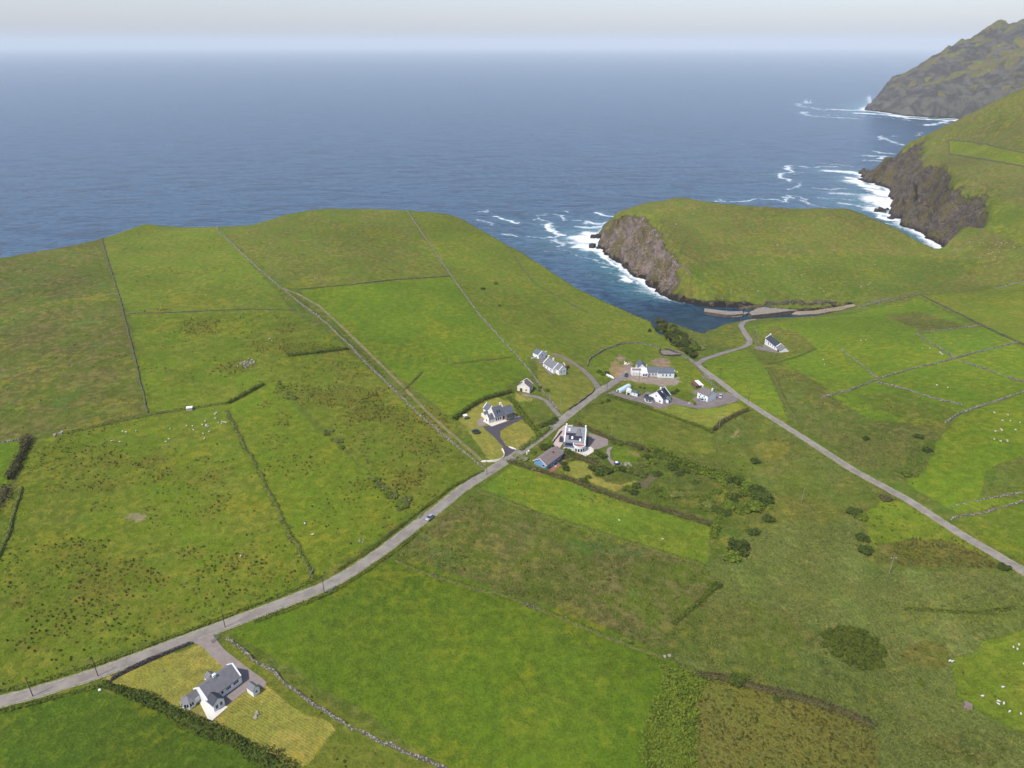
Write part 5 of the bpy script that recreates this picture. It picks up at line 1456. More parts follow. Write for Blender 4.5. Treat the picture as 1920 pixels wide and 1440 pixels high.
# scrubland thicket
gt = 'bushes in the scrubland thicket'
TH = [(1378, 906, 6), (1400, 912, 7), (1420, 925, 7.5), (1432, 940, 7), (1415, 952, 6.5), (1390, 956, 6), (1365, 950, 6), (1372, 938, 5), (1345, 958, 4.5), (1325, 955, 3.5),
      (1240, 857, 4), (1255, 862, 4.5), (1262, 878, 4.5), (1285, 884, 4), (1300, 873, 4), (1320, 888, 4.5), (1340, 893, 5), (1355, 905, 4.5), (1372, 897, 4),
      (1303, 905, 3), (1290, 895, 2.5), (1275, 890, 3), (1248, 870, 3), (1345, 922, 3.5), (1330, 924, 2.5), (1380, 930, 3.5), (1245, 930, 4), (1258, 926, 2.5), (1235, 922, 2.5),
      (1270, 918, 2), (1335, 940, 2.5), (1312, 952, 2.5), (1390, 960, 4), (1362, 962, 4)]
for px, py, r in TH:
    bush(px, py, r * .72, random.choice(['leaf_dark', 'leaf_mid', 'leaf_mid']), random.uniform(.5, .8), 'dark green bush in the dense thicket of the scrubland', gt)
for A_, B_, n_, sp_ in (((1225, 852), (1300, 880), 14, 9), ((1300, 878), (1385, 902), 16, 9), ((1380, 905), (1438, 945), 14, 12), ((1345, 955), (1425, 950), 14, 8), ((1250, 925), (1345, 945), 8, 12), ((1170, 878), (1240, 895), 8, 7)):
    for i in range(n_):
        f = (i + random.random()) / n_
        bush(A_[0] + (B_[0] - A_[0]) * f + random.uniform(-sp_, sp_), A_[1] + (B_[1] - A_[1]) * f + random.uniform(-sp_, sp_) * .6, random.uniform(1.4, 3.6),
             random.choice(['leaf_dark', 'leaf_mid', 'leaf_mid', 'leaf_olive', 'leaf_grey']), random.uniform(.45, .75), 'green bush in the loose scrub between the round lawn and the reeds', 'loose scrub bushes between lawn and reeds')
for px, py, r, kind, lb in [
    (1415, 866, 3.4, 'leaf_dark', 'isolated dark oval bush above the thicket'),
    (1384, 1032, 6.2, 'leaf_dark', 'large dark bush beside the end of the strip field'),
    (1372, 1048, 4.5, 'leaf_mid', 'green bush just below the large dark bush'),
    (1412, 1000, 3.8, 'leaf_dark', 'bush above and right of the large dark bush'),
    (1440, 975, 3.5, 'leaf_dark', 'bush on the scrub slope between thicket and reeds'),
    (1618, 1010, 3.6, 'leaf_dark', 'upper of the two dark bushes left of the small rushy field'),
    (1622, 1034, 4.0, 'leaf_dark', 'lower of the two dark bushes left of the small rushy field'),
    (1600, 962, 4.4, 'leaf_dark', 'broad dark bush left of the small rushy field, towards the thicket'),
    (1615, 972, 3.6, 'leaf_mid', 'green bush touching the broad dark one'),
    (1660, 936, 3.6, 'leaf_brown', 'brown bush close to the right hand road'),
    (1882, 1066, 2.8, 'leaf_dark', 'low dark bush near the right edge of the reed bed'),
    (1382, 1278, 3.6, 'leaf_dark', 'dark bush on the bank above the brown rushy field'),
    (1395, 1272, 2.6, 'leaf_mid', 'smaller green bush leaning on the dark bush above the brown field'),
    (1728, 1282, 2.0, 'leaf_mid', 'small round green bush alone in the reeds'),
    (1456, 1312, 1.8, 'leaf_dark', 'small bush at the foot of the brown grassy hedge line'),
    (1345, 1100, 2.4, 'leaf_dark', 'dark bush at the end of the rough mottled field'),
    (1330, 1096, 2.0, 'leaf_mid', 'small green bush beside the end of the rough mottled field'),
    (984, 862, 2.4, 'leaf_pale', 'small pale blossom bush left of the blue bungalow'),
    (968, 856, 3.0, 'leaf_pale', 'big pale flowering willow by the road, nearer the stone house drive'),
    (978, 860, 3.2, 'leaf_pale', 'big pale flowering willow by the road, nearer the blue bungalow'),
    (1002, 882, 2.0, 'leaf_pale', 'pale bush in front of the blue gable'),
    (1022, 840, 3.6, 'leaf_dark', 'dark round tree behind the blue bungalow, left one'),
    (1030, 836, 3.0, 'leaf_mid', 'green tree behind the blue bungalow, right one'),
    (1000, 850, 2.0, 'leaf_mid', 'green bush by the road above the blue bungalow'),
    (1062, 846, 2.6, 'leaf_mid', 'green shrub right of the blue bungalow roof'),
    (1070, 852, 2.6, 'leaf_dark', 'dark shrub in front of the guest house wing'),
    (1056, 870, 2.4, 'leaf_dark', 'dark shrub at the right end of the blue bungalow terrace'),
    (1061, 880, 2.8, 'leaf_dark', 'tall dark shrub in the bungalow garden'),
    (1072, 862, 1.8, 'leaf_mid', 'small green shrub on the bungalow lawn edge'),
    (1095, 903, 2.8, 'leaf_dark', 'dark shrub on the near side of the garden lawn'),
    (1103, 895, 2.0, 'leaf_mid', 'small shrub beside the dark one on the garden lawn'),
    (1120, 850, 3.0, 'leaf_mid', 'green shrub left of the round lawn'),
    (1128, 856, 3.4, 'leaf_dark', 'dark shrub left of the round lawn'),
    (1112, 862, 3.2, 'leaf_grey', 'grey green shrub below the guest house patio'),
    (1124, 872, 3.4, 'leaf_grey', 'grey green shrub in the middle of the garden'),
    (1112, 880, 3.2, 'leaf_dark', 'dark shrub at the left of the garden thicket'),
    (1124, 888, 3.6, 'leaf_dark', 'dark shrub in the middle of the garden thicket'),
    (1138, 884, 3.8, 'leaf_dark', 'dark shrub at the right of the garden thicket'),
    (1152, 880, 3.4, 'leaf_mid', 'green shrub below the small blue cart'),
    (1166, 882, 3.0, 'leaf_dark', 'dark shrub below the pale stones of the round lawn'),
    (1180, 884, 3.2, 'leaf_mid', 'green shrub below the round lawn, right'),
    (1196, 890, 3.0, 'leaf_grey', 'grey green shrub near the dirt patch'),
    (1160, 834, 2.2, 'leaf_mid', 'light green shrub behind the round lawn'),
    (1150, 831, 2.0, 'leaf_mid', 'light green shrub right of the gravel yard'),
    (1200, 842, 2.6, 'leaf_brown', 'brown shrub behind the round lawn'),
    (1215, 858, 2.8, 'leaf_dark', 'dark shrub right of the round lawn'),
    (1222, 868, 3.0, 'leaf_mid', 'green shrub right of the round lawn, lower'),
    (1192, 912, 2.8, 'leaf_dark', 'dark shrub at the right end of the leaf shaped bed'),
    (1176, 918, 3.2, 'leaf_mid', 'green shrub below the leaf shaped bed'),
    (1188, 925, 2.6, 'leaf_dark', 'dark shrub against the long hedge by the strip field'),
    (1205, 875, 3.0, 'leaf_grey', 'grey shrub between the round lawn and the thicket'),
    (1022, 798, 3.2, 'leaf_dark', 'left dark tree on the corner above the road junction'),
    (1032, 794, 3.4, 'leaf_dark', 'middle dark tree on the corner above the road junction'),
    (1040, 788, 2.8, 'leaf_dark', 'right dark tree on the corner above the road junction'),
    (1012, 800, 2.6, 'leaf_mid', 'green bush at the left end of the corner trees'),
    (1014, 728, 1.8, 'leaf_dark', 'dark bush right of the white cottage'),
    (1025, 733, 2.2, 'leaf_mid', 'round green bush beside the cottage drive'),
    (1011, 733, 1.3, 'leaf_dark', 'small dark bush at the cottage corner'),
    (1262, 738, 2.4, 'leaf_dark', 'dark bush at the right end of the dark roofed house'),
    (1269, 734, 2.4, 'leaf_dark', 'dark bush at the top of the clipped hedge'),
    (1130, 703, 2.6, 'leaf_mid', 'green bush inside the curved wall, left of the dirt heap'),
    (1123, 698, 2.4, 'leaf_mid', 'green bush inside the curved wall, furthest left'),
    (1138, 700, 2.2, 'leaf_dark', 'dark bush inside the curved wall beside the dirt heap'),
    (1140, 752, 2.2, 'leaf_dark', 'dark bush on the verge below the junction, right'),
    (1126, 756, 2.4, 'leaf_mid', 'green bush on the verge below the junction, left'),
    (1185, 725, 1.2, 'leaf_mid', 'small shrub behind the green roofed shed'),
    (1200, 727, 1.3, 'leaf_brown', 'small brown shrub behind the terrace of the dark roofed house'),
    (1208, 728, 1.2, 'leaf_dark', 'small dark shrub behind the dark roofed house'),
    (650, 655, 2.0, 'leaf_dark', 'dark bush where the hedge meets the dirt track'),
    (930, 532, 3.4, 'leaf_mid', 'low green gorse patch on the headland slope, upper'),
    (905, 542, 2.4, 'leaf_dark', 'small dark gorse patch on the headland slope, left'),
    (936, 574, 2.4, 'leaf_mid', 'low green gorse patch on the headland slope, lower'),
    (1722, 820, 3.4, 'leaf_dark', 'dark green clump right of the pale reed oval, lower'),
    (1700, 890, 3.6, 'leaf_mid', 'bright green clump below the pale reed oval'),
    (1738, 845, 3.0, 'leaf_dark', 'dark green clump between the reed oval and the sheep pasture'),
    (1623, 824, 2.6, 'leaf_dark', 'small dark clump above the pale reed oval'),
    (155, 1140, 2.0, 'leaf_olive', 'x'),
]:
    if lb == 'x': continue
    bush(px, py, r * .85, kind, random.uniform(.62, .85) if r > 3 else random.uniform(.75, 1.0), lb)
# round gorse island in the reeds
rg_ = np.random.default_rng(77)
cxg, cyg, czg = ground(1600, 1215)[0]
lob = []
for i in range(95):
    a = rg_.random() * 6.283; rr_ = sqrt(rg_.random())
    X, Y = cxg + cos(a) * rr_ * 9.6, cyg + sin(a) * rr_ * 9.4
    s_ = 1.0 + rg_.random() * 1.1
    lob.append((X, Y, float(H(X, Y)) + 0.2 + (1 - rr_ ** 2) * 0.5, s_, s_, s_ * (0.6 + .4 * rg_.random())))
V1, F1 = core_vf(lob, rg_); V2, F2 = leaf_vf(lobe_points(9500, lob, rg_), 0.36, rg_)
tag(link('gorse_thicket', np_mesh('gorse_thicket', np.vstack([V1, V2]), np.vstack([F1, F2 + len(V1)])), M['leaf_olive']),
    'round island of olive gorse standing in the reed bed', 'gorse thicket')


# rush tussocks: nobody could count them
def build_rushes():
    rg = np.random.default_rng(5)
    r2 = np.hypot(GX, GY)
    cell = np.interp(r2, rows[:-1], np.diff(rows)) * r2 * np.radians(0.085)
    vis = (abs(GX) < GY * 0.95 + 40) & (r2 < 950) & (msk[:, 1] < 0.2) & landm & (abs(np.arctan2(GX, GY)) < np.radians(48.9))
    fine = vnoise(GX / 5.0, GY / 5.0, 131) * 0.6 + vnoise(GX / 13.0, GY / 13.0, 132) * 0.4
    dn_ = np.clip(msk[:, 0], 0, 1.3) * sstep(0.34, 0.62, fine) * 0.42 + 0.0012 * (msk[:, 2] + msk[:, 0] > 0.15)
    wgt = np.where(vis, cell * dn_, 0)
    n = int(min(wgt.sum() * 0.8, 60000)); print('rushes', n, wgt.sum())
    k = rg.choice(len(GX), n, p=wgt / wgt.sum())
    X = GX[k] + rg.normal(0, .5, n); Y = GY[k] + rg.normal(0, .5, n)
    keep = np.ones(n, bool)
    for q_, w_ in ROADS:
        for a, b_ in zip(q_[:-1:3], q_[3::3]):
            m = (abs(X - a[0]) < 12) & (abs(Y - a[1]) < 12)
            if m.any():
                d = seg_dist(X[m], Y[m], a[0], a[1], b_[0], b_[1])[0]
                i = np.nonzero(m)[0]; keep[i[d < w_ * .5 + 0.8]] = False
    X, Y = X[keep], Y[keep]; n = len(X)
    Z = H(X, Y)
    s = 0.34 + rg.random(n) * 0.40
    B = 7
    a = rg.random((n, B)) * .5 + np.arange(B)[None] / B * 2 * pi
    tip = s[:, None] * (0.9 + .5 * rg.random((n, B))); lean = s[:, None] * (0.5 + .5 * rg.random((n, B)))
    V = np.zeros((n, B, 3, 3))
    V[:, :, 0, 0] = X[:, None] + np.cos(a - .55) * s[:, None] * .55; V[:, :, 0, 1] = Y[:, None] + np.sin(a - .55) * s[:, None] * .55; V[:, :, 0, 2] = Z[:, None] - .1
    V[:, :, 1, 0] = X[:, None] + np.cos(a + .55) * s[:, None] * .55; V[:, :, 1, 1] = Y[:, None] + np.sin(a + .55) * s[:, None] * .55; V[:, :, 1, 2] = Z[:, None] - .1
    V[:, :, 2, 0] = X[:, None] + np.cos(a) * lean * .55; V[:, :, 2, 1] = Y[:, None] + np.sin(a) * lean * .55; V[:, :, 2, 2] = Z[:, None] + tip
    me = np_mesh('rush_tussocks', V.reshape(-1, 3), np.arange(n * B * 3).reshape(-1, 3))
    tag(link('rushes', me, M['rush']), kind='stuff')


build_rushes()


def build_reeds():
    rg = np.random.default_rng(6)
    r2 = np.hypot(GX, GY)
    cell = np.interp(r2, rows[:-1], np.diff(rows)) * r2 * np.radians(0.085)
    vis = (abs(GX) < GY * 0.95 + 40) & (r2 < 480) & landm & (abs(np.arctan2(GX, GY)) < np.radians(48.9))
    fine = 0.25 + sstep(0.35, 0.65, fbm(GX / 8.0, GY / 22.0, 151, 3))
    wgt = np.where(vis & (msk[:, 3] > 0.35), cell * msk[:, 3] * fine, 0)
    n = 60000
    k = rg.choice(len(GX), n, p=wgt / wgt.sum())
    X = GX[k] + rg.normal(0, .6, n); Y = GY[k] + rg.normal(0, .6, n)
    keep = np.ones(n, bool)
    for q_, w_ in ROADS:
        for a, b_ in zip(q_[:-1:3], q_[3::3]):
            m = (abs(X - a[0]) < 9) & (abs(Y - a[1]) < 9)
            if m.any():
                d = seg_dist(X[m], Y[m], a[0], a[1], b_[0], b_[1])[0]
                i = np.nonzero(m)[0]; keep[i[d < w_ * .5 + 0.8]] = False
    X, Y = X[keep], Y[keep]
    V, F = leaf_vf(np.c_[X, Y, H(X, Y) + 0.12], 0.45, rg, 1.4)
    tag(link('reeds', np_mesh('reeds', V, F), M['reed']), kind='stuff')


build_reeds()
# ------------------------------------------------------------------ buildings
def mesh_vf(name, V, F, mat, parent, smooth=False):
    me = bpy.data.meshes.new(name)
    me.from_pydata([tuple(v) for v in V], [], [tuple(f) for f in F])
    me.validate()
    me.update()
    return link(name, me, mat, parent)


class MB:
    def __init__(self): self.V = []; self.F = []
    def add(self, V, F):
        b = len(self.V); self.V += list(V); self.F += [tuple(i + b for i in f) for f in F]
    def box(self, x0, x1, y0, y1, z0, z1):
        self.add([(x0, y0, z0), (x1, y0, z0), (x1, y1, z0), (x0, y1, z0), (x0, y0, z1), (x1, y0, z1), (x1, y1, z1), (x0, y1, z1)],
                 [(0, 3, 2, 1), (4, 5, 6, 7), (0, 1, 5, 4), (1, 2, 6, 5), (2, 3, 7, 6), (3, 0, 4, 7)])
    def hexa(self, P):
        """eight corners: bottom four anticlockwise, top four anticlockwise"""
        self.add(P, [(0, 3, 2, 1), (4, 5, 6, 7), (0, 1, 5, 4), (1, 2, 6, 5), (2, 3, 7, 6), (3, 0, 4, 7)])
    def tube(self, x, y, z0, z1, r0, r1, n=8):
        V = [(x + cos(i / n * 2 * pi) * r0, y + sin(i / n * 2 * pi) * r0, z0) for i in range(n)] + \
            [(x + cos(i / n * 2 * pi) * r1, y + sin(i / n * 2 * pi) * r1, z1) for i in range(n)]
        F = [(i, (i + 1) % n, n + (i + 1) % n, n + i) for i in range(n)] + [tuple(range(n - 1, -1, -1)), tuple(range(n, 2 * n))]
        self.add(V, F)
    def build(self, name, mat, parent): return mesh_vf(name, self.V, self.F, mat, parent)


def site(A, B):
    """frame with origin at ground pixel A, +x towards ground pixel B; returns (x, y, z, rz, length)"""
    g = ground([A[0], B[0]], [A[1], B[1]])
    d = g[1] - g[0]
    return g[0][0], g[0][1], atan2(d[1], d[0]), math.hypot(d[0], d[1])


def building(name, A, B, foot, label, cat, group=None, dz=0.0):
    x, y, rz, L = site(A, B)
    x0, x1, y0, y1 = foot
    c, s = cos(rz), sin(rz)
    P = [(x + c * u - s * v, y + s * u + c * v) for u in (x0, (x0 + x1) / 2, x1) for v in (y0, (y0 + y1) / 2, y1)]
    z = float(np.mean(H([p[0] for p in P], [p[1] for p in P]))) + 0.15 + dz
    o = empty(name, (x, y, z), rz)
    tag(o, label, cat, group)
    return o, L


def gable(par, x0, x1, y0, y1, he, hr, ridge='x', wall='wall_white', roof='slate', over=0.25, coping=None, base=-2.0, ends=(1, 1), wname='wall', rname='roof', th=0.16):
    """walls with gables and a two-slope roof; ridge along x or y"""
    def T(u, v, z):
        return (u, v, z) if ridge == 'x' else (v, u, z)
    a0, a1, b0, b1 = (x0, x1, y0, y1) if ridge == 'x' else (y0, y1, x0, x1)
    bm = (b0 + b1) / 2
    V = [T(a0, b0, base), T(a1, b0, base), T(a1, b1, base), T(a0, b1, base), T(a0, b0, he), T(a1, b0, he), T(a1, b1, he), T(a0, b1, he), T(a0, bm, hr), T(a1, bm, hr)]
    F = [(0, 1, 5, 4), (2, 3, 7, 6), (1, 2, 6, 9, 5), (3, 0, 4, 8, 7), (4, 5, 9, 8), (6, 7, 8, 9), (3, 2, 1, 0)]
    if ridge == 'y': F = [f[::-1] for f in F]
    w = mesh_vf(wname, V, F, M[wall], par)
    m = MB()
    sl = (hr - he) / (bm - b0)
    oa = over * 0.6 if coping is None else 0.0
    for sg in (-1, 1):
        be = bm + sg * ((bm - b0) + over)
        ze = he - sl * over
        e = 0.02
        P = [(a0 - oa, bm, hr + e), (a1 + oa, bm, hr + e), (a1 + oa, be, ze + e), (a0 - oa, be, ze + e)]
        top = [(u, v, z + th) for u, v, z in P]
        P = [T(*p) for p in P]; top = [T(*p) for p in top]
        m.hexa(P + top)
    r = m.build(rname, M[roof], par)
    if coping:
        for en, on in zip((a0, a1), ends):
            if not on: continue
            mc = MB()
            u0, u1 = (en - 0.10, en + 0.32) if en == a0 else (en - 0.32, en + 0.10)
            for sg in (-1, 1):
                be = bm + sg * ((bm - b0) + 0.12); ze = he - sl * 0.12
                P = [T(u0, bm, hr - .1), T(u1, bm, hr - .1), T(u1, be, ze - .1), T(u0, be, ze - .1)]
                Q = [T(u0, bm, hr + th + .14), T(u1, bm, hr + th + .14), T(u1, be, ze + th + .14), T(u0, be, ze + th + .14)]
                mc.hexa(P + Q)
            mc.build('gable_coping', M[coping], par)
    return w, r


def flip_fix(o):
    bm = bmesh.new(); bm.from_mesh(o.data)
    bmesh.ops.recalc_face_normals(bm, faces=bm.faces)
    bm.to_mesh(o.data); bm.free()


def win(par, face, u, z, w=1.0, h=1.1, at=0.0, frame='wall_white', name='window', bars=1, mat='glass'):
    """window on a wall: face '-y','+y','-x','+x' at coordinate `at`, centre u along the wall, sill height z"""
    def box(m, u0, u1, z0, z1, d0, d1):
        if face == '-y': m.box(u0, u1, at - d1, at - d0, z0, z1)
        elif face == '+y': m.box(u0, u1, at + d0, at + d1, z0, z1)
        elif face == '-x': m.box(at - d1, at - d0, u0, u1, z0, z1)
        else: m.box(at + d0, at + d1, u0, u1, z0, z1)
    f = MB(); t = 0.09
    box(f, u - w / 2 - t, u + w / 2 + t, z - t, z, -0.02, 0.09); box(f, u - w / 2 - t, u + w / 2 + t, z + h, z + h + t, -0.02, 0.06)
    box(f, u - w / 2 - t, u - w / 2, z, z + h, -0.02, 0.06); box(f, u + w / 2, u + w / 2 + t, z, z + h, -0.02, 0.06)
    for b_ in range(bars):
        c = u - w / 2 + w * (b_ + 1) / (bars + 1)
        box(f, c - .04, c + .04, z, z + h, -0.02, 0.055)
    o = f.build(name, M[frame], par)
    g = MB(); box(g, u - w / 2, u + w / 2, z, z + h, -0.03, 0.02)
    g.build('pane', M[mat], o)
    return o


def door(par, face, u, w=1.0, h=2.1, at=0.0, mat='door'):
    m = MB()
    d0, d1 = -0.02, 0.06
    if face == '-y': m.box(u - w / 2, u + w / 2, at - d1, at - d0, 0, h)
    elif face == '+y': m.box(u - w / 2, u + w / 2, at + d0, at + d1, 0, h)
    elif face == '-x': m.box(at - d1, at - d0, u - w / 2, u + w / 2, 0, h)
    else: m.box(at + d0, at + d1, u - w / 2, u + w / 2, 0, h)
    return m.build('door', M[mat], par)


def chimney(par, x, y, z0, z1, w=0.9, d=0.6, mat='wall_white'):
    m = MB(); m.box(x - w / 2, x + w / 2, y - d / 2, y + d / 2, z0, z1); m.box(x - w / 2 - .08, x + w / 2 + .08, y - d / 2 - .08, y + d / 2 + .08, z1, z1 + .15)
    m.tube(x - w * .2, y, z1 + .15, z1 + .55, .13, .11); m.tube(x + w * .2, y, z1 + .15, z1 + .55, .13, .11)
    return m.build('chimney', M[mat], par)


def panel(par, name, x0, x1, v0, v1, ridgey, he, hr, half, side, mat, lift=0.24, th=0.07):
    """flat panel on a roof slope: ridge along x at y=ridgey; v = distance from the ridge (plan); side -1 towards -y"""
    sl = (hr - he) / half
    P = []
    for l in (lift, lift + th):
        P += [(x0, ridgey + side * v0, hr - sl * v0 + l), (x1, ridgey + side * v0, hr - sl * v0 + l), (x1, ridgey + side * v1, hr - sl * v1 + l), (x0, ridgey + side * v1, hr - sl * v1 + l)]
    m = MB(); m.hexa(P)
    return m.build(name, M[mat], par)


def poly_room(par, cx_, cy_, r, h, hp, n=8, rot=0.0, arc=None, wall='wall_white', roof='slate', base=-1.5, glass=True, low=0.9):
    """polygonal sun room: low wall, glazing, corner posts, pointed roof"""
    pts = [(cx_ + cos(rot + i / n * 2 * pi) * r, cy_ + sin(rot + i / n * 2 * pi) * r) for i in range(n)]
    V = [(x, y, base) for x, y in pts] + [(x, y, low) for x, y in pts]
    F = [(i, (i + 1) % n, n + (i + 1) % n, n + i) for i in range(n)] + [tuple(range(n, 2 * n))]
    mesh_vf('sunroom_wall', V, F, M[wall], par)
    q = [(cx_ + (x - cx_) * .96, cy_ + (y - cy_) * .96) for x, y in pts]
    V = [(x, y, low) for x, y in q] + [(x, y, h) for x, y in q]
    g = mesh_vf('sunroom_glazing', V, [(i, (i + 1) % n, n + (i + 1) % n, n + i) for i in range(n)], M['glass'], par)
    m = MB()
    for x, y in pts:
        m.box(x - .13, x + .13, y - .13, y + .13, low, h)
    for i in range(n):
        (x0, y0), (x1, y1) = pts[i], pts[(i + 1) % n]
        mx, my = (x0 + x1) / 2, (y0 + y1) / 2
        m.box(mx - .06, mx + .06, my - .06, my + .06, low, h)
    V = [(cx_ + (x - cx_) * 1.0, cy_ + (y - cy_) * 1.0, h - .22) for x, y in pts] + [(x, y, h + .02) for x, y in pts]
    m.add(V, [(i, (i + 1) % n, n + (i + 1) % n, n + i) for i in range(n)])
    m.build('sunroom_frame', M[wall], par)
    e = 1.07
    V = [(cx_ + (x - cx_) * e, cy_ + (y - cy_) * e, h) for x, y in pts] + [(cx_, cy_, hp)]
    mesh_vf('sunroom_roof', V, [(i, (i + 1) % n, n) for i in range(n)] + [tuple(range(n - 1, -1, -1))], M[roof], par)


# 1 the bungalow in the foreground
o, L = building('bungalow', (391.1, 1326.3), (454.7, 1279.7), (0, 14, 0, 7), 'long white bungalow with grey slate roof and white gable bands in the foreground lawn', 'house')
gable(o, 0, L, 0, 6.9, 2.6, 5.3, 'x', 'wall_white', 'slate', 0.3, 'wall_white')
for u, w_ in ((L * .60, 1.7), (L * .83, 1.7), (L * .43, 0.8)):
    win(o, '-y', u, 1.0, w_, 1.05, 0.0, bars=2 if w_ > 1 else 0)
door(o, '-y', L * .50, 1.0, 2.1, 0.0, 'wall_pale')
gable(o, 0.05, 3.5, -3.0, 0.4, 2.5, 4.0, 'y', 'wall_white', 'slate_dark', 0.2, wname='porch_wall', rname='porch_roof')
for u in (1.05, 2.45): win(o, '-y', u, 0.7, 0.8, 1.3, -3.0, bars=0)
win(o, '+x', -1.4, 0.8, 1.2, 1.1, 3.5, bars=1)
poly_room(o, -2.9, 5.2, 2.0, 2.4, 3.7, 8, pi / 8, roof='slate')
gable(o, -2.9, 0, 4.0, 6.4, 2.5, 3.9, 'x', 'wall_white', 'slate', 0.15, wname='link_wall', rname='link_roof')
gable(o, 4.6, 7.2, 6.9, 8.9, 2.2, 3.4, 'y', 'wall_white', 'slate', 0.15, wname='back_porch_wall', rname='back_porch_roof')
chimney(o, 5.2, 3.45, 4.6, 6.2)
win(o, '+y', 10.5, 1, 1.4, 1.0, 6.9)
# 2 its shed
o, L = building('shed', (476.3, 1307.3), (488, 1298), (0, 3, 0, 3), 'small white garden shed with grey gable roof beside the foreground bungalow', 'shed')
gable(o, 0, L, 0, 3.1, 2.1, 3.2, 'y', 'wall_white', 'slate', 0.15)
win(o, '-y', L / 2, 0.9, 0.7, 0.7, 0.0, bars=0); door(o, '+x', 1.6, 1.0, 1.9, L)
# 3 stone faced house
o, L = building('house', (916.8, 795), (964, 782.5), (0, 15, 0, 7), 'large stone faced house with several slate roofs above a dark drive', 'house')
gable(o, 0, 4.2, 0.2, 4.4, 2.4, 4.4, 'x', 'wall_cream', 'slate_blue', 0.2, 'wall_cream', ends=(1, 0), wname='left_wing_wall', rname='left_wing_roof')
gable(o, 3.6, 10.6, 0.0, 7.6, 2.8, 6.6, 'x', 'wall_cream', 'slate_blue', 0.2, 'wall_cream')
gable(o, 10.2, 15, -1.6, 5.6, 3.2, 6.2, 'x', 'stonewall', 'slate_blue', 0.2, wname='right_wing_wall', rname='right_wing_roof')
gable(o, 4.6, 9.4, 7.4, 12.6, 2.8, 5.2, 'y', 'wall_cream', 'slate_blue', 0.2, 'wall_cream', wname='back_wing_wall', rname='back_wing_roof')
gable(o, 1.0, 4.2, 4.6, 9.0, 2.3, 3.9, 'x', 'wall_cream', 'slate_blue', 0.2, wname='side_wing_wall', rname='side_wing_roof')
for u in (4.6, 5.9, 7.2): win(o, '-y', u, 0.5, 0.7, 1.6, 0.0, frame='wall_cream', bars=0)
door(o, '-y', 9.2, 1.2, 2.2, 0.0)
win(o, '-y', 11.4, 0.6, 0.8, 1.5, -1.6, frame='wall_cream', bars=0); win(o, '-y', 13.4, 0.6, 0.9, 1.5, -1.6, frame='wall_cream', bars=0)
win(o, '+x', 0.2, 0.6, 0.9, 1.5, 15, frame='wall_cream', bars=0); win(o, '+x', 3.4, 0.6, 0.9, 1.5, 15, frame='wall_cream', bars=0); win(o, '+x', 2.0, 3.6, 0.8, 1.2, 15, frame='wall_cream', bars=0)
win(o, '-x', 2.2, 0.7, 0.9, 1.3, 0.0, frame='wall_cream', bars=0)
chimney(o, 2.0, 2.3, 3.6, 5.2, .7, .9, 'wall_cream'); chimney(o, 10.4, 4.6, 5.0, 7.4, .8, 1.0, 'wall_cream')
panel(o, 'skylight', 6.0, 6.7, 1.6, 2.7, 3.8, 2.8, 6.6, 3.8, -1, 'glass'); panel(o, 'skylight', 7.4, 8.1, 1.6, 2.7, 3.8, 2.8, 6.6, 3.8, -1, 'glass')
# 4 small white cottage
o, L = building('cottage', (969.9, 732.2), (992.8, 737.4), (0, 8, 0, 6), 'small white cottage with brown slate roof and garage door in its gable', 'cottage')
gable(o, 0, L, 0, 6.6, 2.7, 5.6, 'y', 'wall_cream', 'tile_taupe', 0.2, 'wall_cream')
door(o, '-y', 2.3, 1.5, 2.1, 0.0); win(o, '-y', 5.3, 1.0, 1.0, 0.8, 0.0, frame='wall_cream', bars=0)
door(o, '+x', 3.0, 1.0, 2.1, L); win(o, '+x', 1.2, 0.9, .8, 1.2, L, bars=0); win(o, '+x', 5.0, 0.9, .8, 1.2, L, bars=0)
chimney(o, L / 2, 0.35, 5.0, 6.4, .9, .6, 'wall_cream')
# 5 white house by the track and its garage
o, L = building('garage', (1010, 673.3), (1023, 671.3), (0, 5, 0, 6), 'small white gabled garage with grey roof behind the white house', 'garage')
gable(o, 0, L, 0, 5.8, 2.6, 4.6, 'y', 'wall_white', 'slate_blue', 0.15, 'wall_white', ends=(1, 0))
win(o, '-y', L / 2, 1.6, .7, 1.0, 0.0, bars=0); door(o, '+x', 3, 2.0, 2.1, L)
wl = MB(); wl.box(-4.5, -0.05, 1.6, 1.9, -1.5, 1.5); wl.box(L + .05, L + 4.2, 3.6, 3.9, -1.5, 1.7); wl.build('yard_wall', M['wall_white'], o)
o, L = building('house', (1037, 700.5), (1059, 698), (0, 7, 0, 11), 'white house with ribbed grey roof and front gable at the head of its own drive', 'house')
L = min(L, 7.6)
gable(o, 0, L, 0, 11, 2.9, 6.0, 'y', 'wall_white', 'slate', 0.2, 'wall_white')
gable(o, 2.2, L - .1, -3.2, 0.2, 2.7, 4.9, 'y', 'wall_white', 'slate', 0.2, 'wall_white', ends=(1, 0), wname='front_wing_wall', rname='front_wing_roof')
win(o, '-y', 3.7, 0.9, .8, 1.2, -3.2, bars=0); win(o, '-y', 5.9, 0.9, .8, 1.2, -3.2, bars=0)
win(o, '-x', 2.5, 0.9, 1.0, 1.2, 0.0); win(o, '-x', 6.0, 0.9, 1.0, 1.2, 0.0); win(o, '-x', 9.0, 0.9, 1.0, 1.2, 0.0)
gable(o, L, L + 2.4, 1.5, 4.5, 2.4, 3.6, 'x', 'wall_white', 'slate', 0.15, 'wall_white', ends=(0, 1), wname='side_porch_wall', rname='side_porch_roof')
chimney(o, L / 2, 5.4, 5.5, 7.2, .7, .9); chimney(o, L / 2, 10.6, 5.5, 7.0, .9, .6)
